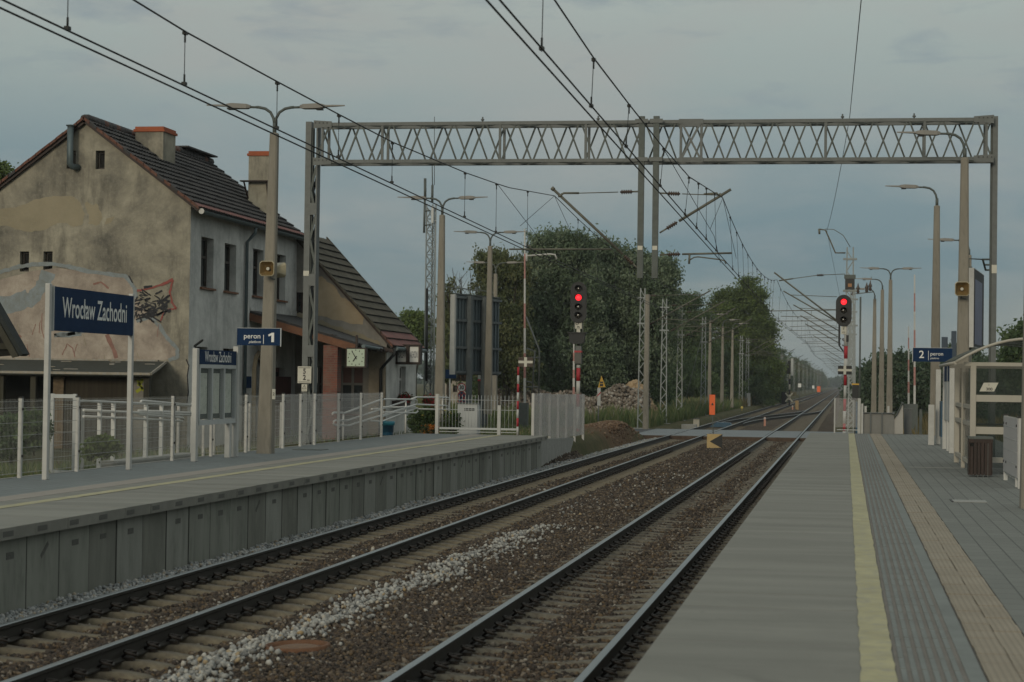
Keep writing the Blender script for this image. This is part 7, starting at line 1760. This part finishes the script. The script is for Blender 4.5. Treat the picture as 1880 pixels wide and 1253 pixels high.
plant(170, 822, 12, 14, -14.2, yelleaf, 'light green weed behind the fence beneath the station name sign', 26)
plant(62, 790, 22, 36, -15.5, darkleaf, 'dark green shrub behind the fence left of the station name sign', 80, .06, 'garden_shrub', 'shrub')
plant(20, 800, 24, 40, -16.2, darkleaf, 'dark green shrub behind the fence at the left edge', 80, .06, 'garden_shrub', 'shrub')
# grass
def grass(name, label, n, xr, yr, hr, cols, lean=.35, w=.012, ok=None, dens=None):
    x = rng.uniform(*xr, n); y = rng.uniform(*yr, n)
    if ok is not None: m = ok(x, y); x, y = x[m], y[m]
    n = len(x); z = ground_h(x, y)-.03; cl = .5+.5*np.sin(x*1.7+np.sin(y*.9)*2)*np.sin(y*.8+x*.3)
    h = rng.uniform(*hr, n)*(.55+.6*cl); a = rng.uniform(0, 2*pi, n); l = lean*h*rng.uniform(.1, 1.2, n); ww = w*rng.uniform(.7, 1.6, n)
    b = np.stack([x, y, z], 1); s = np.stack([np.sin(a)*ww, -np.cos(a)*ww, 0*a], 1); d = np.stack([np.cos(a)*l, np.sin(a)*l, h], 1); m_ = np.stack([np.cos(a)*l*.3, np.sin(a)*l*.3, h*.6], 1)
    V = np.stack([b-s, b+s, b+m_+s*.8, b+d], 1).reshape(-1, 3); 
    tag(mesh_np(name, V, np.arange(len(V)).reshape(-1, 4), MA(name+'_blade', cols, .8, trans=.3), tint=np.repeat(np.clip(cl*.6+rng.random(n)*.5, 0, 1), 4)), label, 'grass', kind='stuff')
g1 = [(0, (.055, .085, .032)), (.5, (.10, .14, .055)), (.85, (.17, .185, .085)), (1, (.26, .22, .12))]
g2 = [(0, (.06, .065, .025)), (.5, (.13, .11, .05)), (1, (.26, .20, .10))]
grass('tall_grass', 'tall green grass and weeds growing left of the tracks beyond the crossing', 60000, (-34, -10.2), (106, 200), (.5, 1.25), g1, w=.022)
grass('tall_grass', 'rough grass lining the far embankment left of the rails', 16000, (-18, -10.2), (200, 420), (.4, 1.1), g2, w=.05)
grass('short_grass', 'patchy grass on the bank between the far platform and the crossing', 9000, (-24, -9.6), (59, 92), (.06, .3), g1, w=.014, ok=lambda x, y: (x+10.2)**2+((y-82)*.22)**2 > 2.2)
grass('short_grass', 'patchy grass and weeds in the yard behind the platform fence', 16000, (-18.5, -13.2), (24, 55), (.06, .38), g1, w=.010)
grass('dry_grass', 'dry yellow grass right of the tracks beyond the near platform', 30000, (.5, 22), (70.5, 150), (.15, .8), g2, w=.018, ok=lambda x, y: ((y < YC0) | (y > YC1)) & ((x > 1.0) | (y > 74)))
grass('dry_grass', 'dry yellow grass behind the shelter of the near platform', 16000, (4.9, 16), (36, 72), (.2, .8), g2, w=.014)
grass('track_weeds', 'sparse weeds sprouting between the tracks beyond the crossing', 3600, (-6.0, -4.2), (105.5, 122), (.1, .45), g2, w=.02)
# clods on the soil heap
n = 1500; x = rng.normal(-9.95, .62, n); y = rng.normal(84, 2.9, n); ok = x < -8.95; x, y = x[ok], y[ok]
soil = MA('brown_soil_clod', [(0, (.085, .052, .034)), (.6, (.15, .095, .06)), (1, (.22, .16, .11))], .95)
stones('soil_clods', np.column_stack([x, y, ground_h(x, y)+.0]), rng.uniform(.02, .075, len(x)), soil, 'brown soil clods on the earth heap beside the left track near the crossing', 'soil')
# rubble heap
n = 9000; x = rng.uniform(PY(880, 700, 116).x, PY(1185, 700, 116).x, n); y = 114+rng.random(n)*6
hh = (1.65+.3*np.sin(x*.9)+.22*np.sin(x*2.3+1))*np.exp(-((y-117.5)/2.0)**2)
pr = MA('pale_rubble', [(0, (.09, .075, .06)), (.5, (.19, .155, .125)), (.9, (.27, .235, .20)), (1, (.36, .335, .30))], .9)
stones('rubble_heap', np.column_stack([x, y, np.clip(hh+.25, 0, 9)*rng.uniform(.75, 1, n)]), rng.uniform(.045, .13, n), pr, 'long heap of pale broken masonry in front of the trees', 'rubble')
n = 900; x = rng.normal(PY(1165, 700, 121).x, 1.1, n); y = rng.normal(121, 1, n); z = np.clip(2.6*np.exp(-((x-PY(1165, 700, 121).x)/1.1)**2)*np.exp(-((y-121)/1.2)**2), 0, 9)
sandm = MA('ochre_sand_clod', [(0, (.26, .185, .11)), (1, (.36, .26, .16))], .95)
ok = np.abs(x-PY(1165, 700, 121).x) < 1.5; x, y, z = x[ok], y[ok], z[ok]; n = len(x)
stones('sand_heap', np.column_stack([x, y, z*.9+.1]), rng.uniform(.08, .22, n), sandm, 'ochre sand heap beside the leaning tree trunk', 'sand heap')
# distant low tree belt closing the horizon
def belt(x0, x1, y, h, label, nn=9000):
    x = rng.uniform(x0, x1, nn); u = rng.random(nn); hh = h*(.6+.3*np.sin(x*.021)+.15*np.sin(x*.083+1)); P = np.column_stack([x, y+rng.uniform(-12, 12, nn), hh*u**.7])
    V = leaf_quads(P, rng.uniform(1.0, 2.6, nn)); tag(mesh_np('distant_woods', V, np.arange(len(V)).reshape(-1, 4), hedgel, tint=np.repeat(rng.random(nn)*.7, 4)), label, 'woods', kind='stuff')
belt(-560, -40, 900, 15, 'low belt of woods along the horizon left of the rails')
belt(60, 520, 800, 15, 'low belt of woods along the horizon right of the rails')
belt(-60, 60, 1750, 15, 'hazy belt of woods closing the line where the rails vanish', 3000)

# ================================================================== sky and light
w = bpy.data.worlds.new('World'); SC.world = w; w.use_nodes = True; t = w.node_tree; bg = t.nodes['Background']
SEL, SAZ = 15.0, 192.0        # sun low behind the left shoulder, veiled by cloud
sky = N(t, 'ShaderNodeTexSky', sky_type='NISHITA'); sky.sun_disc = False; sky.sun_elevation = radians(SEL); sky.sun_rotation = radians(SAZ)
sk = t.nodes.new('ShaderNodeMix'); sk.data_type = 'RGBA'; sk.blend_type = 'MULTIPLY'; sk.inputs[0].default_value = 1; t.links.new(sky.outputs[0], sk.inputs[6]); sk.inputs[7].default_value = (.6, .62, .66, 1)
tc = t.nodes.new('ShaderNodeTexCoord'); sp = t.nodes.new('ShaderNodeSeparateXYZ'); t.links.new(tc.outputs['Generated'], sp.inputs[0])
mp = t.nodes.new('ShaderNodeMapping'); mp.inputs['Scale'].default_value = (1, 1, 3.4); t.links.new(tc.outputs['Generated'], mp.inputs[0])
K = 10.0                       # the background strength below is 1/K
# cloud colour by elevation (sine): blue grey low bank, pale grey above
base = ramp(t, [(0, (.158, .200, .208)), (.02, (.148, .190, .203)), (.065, (.110, .168, .200)), (.11, (.158, .212, .228)), (.15, (.252, .292, .276)), (.19, (.304, .340, .310)), (.25, (.335, .368, .335)), (.5, (.44, .475, .445)), (1, (.525, .565, .53))], sp.outputs['Z'])
n1 = noise(t, mp.outputs[0], 5.5, 6, .55, .35); n2 = noise(t, mp.outputs[0], 14, 5, .6, .3)
c = mixc(t, ramp(t, [(.40, 0.), (.66, .6)], n1), base, (.292, .290, .270)); c = mixc(t, ramp(t, [(.54, 0.), (.72, .55)], n2), c, (.165, .205, .232))
sc_ = t.nodes.new('ShaderNodeMix'); sc_.data_type = 'RGBA'; sc_.blend_type = 'MULTIPLY'; sc_.inputs[0].default_value = 1; t.links.new(c, sc_.inputs[6]); sc_.inputs[7].default_value = (K, K, K, 1)
sc_.clamp_result = False
fin = mixc(t, .90, sk.outputs[2], sc_.outputs[2]); t.links.new(fin, bg.inputs[0]); bg.inputs[1].default_value = 1.06/K
sl_ = bpy.data.lights.new('sun', 'SUN'); sl_.energy = 1.0; sl_.angle = radians(14); sl_.color = (1.0, .90, .70)
so = bpy.data.objects.new('sun', sl_); COL.objects.link(so)
az = radians(SAZ); sd_ = Vector((sin(az)*cos(radians(SEL)), cos(az)*cos(radians(SEL)), sin(radians(SEL))))
so.rotation_euler = sd_.to_track_quat('Z', 'Y').to_euler()
SC.view_settings.view_transform = 'Standard'; SC.view_settings.look = 'None'; SC.view_settings.exposure = .25; SC.view_settings.gamma = 1
SC.cycles.use_denoising = True; SC.cycles.max_bounces = 6; SC.cycles.transparent_max_bounces = 16; SC.cycles.caustics_reflective = False; SC.cycles.caustics_refractive = False
# thin evening haze over the plain
hm = bpy.data.materials.new('evening_haze'); hm.use_nodes = True; t = hm.node_tree; t.nodes.remove(t.nodes['Principled BSDF'])
pv = t.nodes.new('ShaderNodeVolumePrincipled'); pv.inputs['Color'].default_value = (.86, .90, .94, 1); pv.inputs['Density'].default_value = .00024; pv.inputs['Anisotropy'].default_value = .2
t.links.new(pv.outputs[0], t.nodes['Material Output'].inputs['Volume'])
tag(MB((0, 1400, -2), hm).box(-1700, 1700, -300, 3200, -2.0, 24.0).build('haze'), kind='stuff')
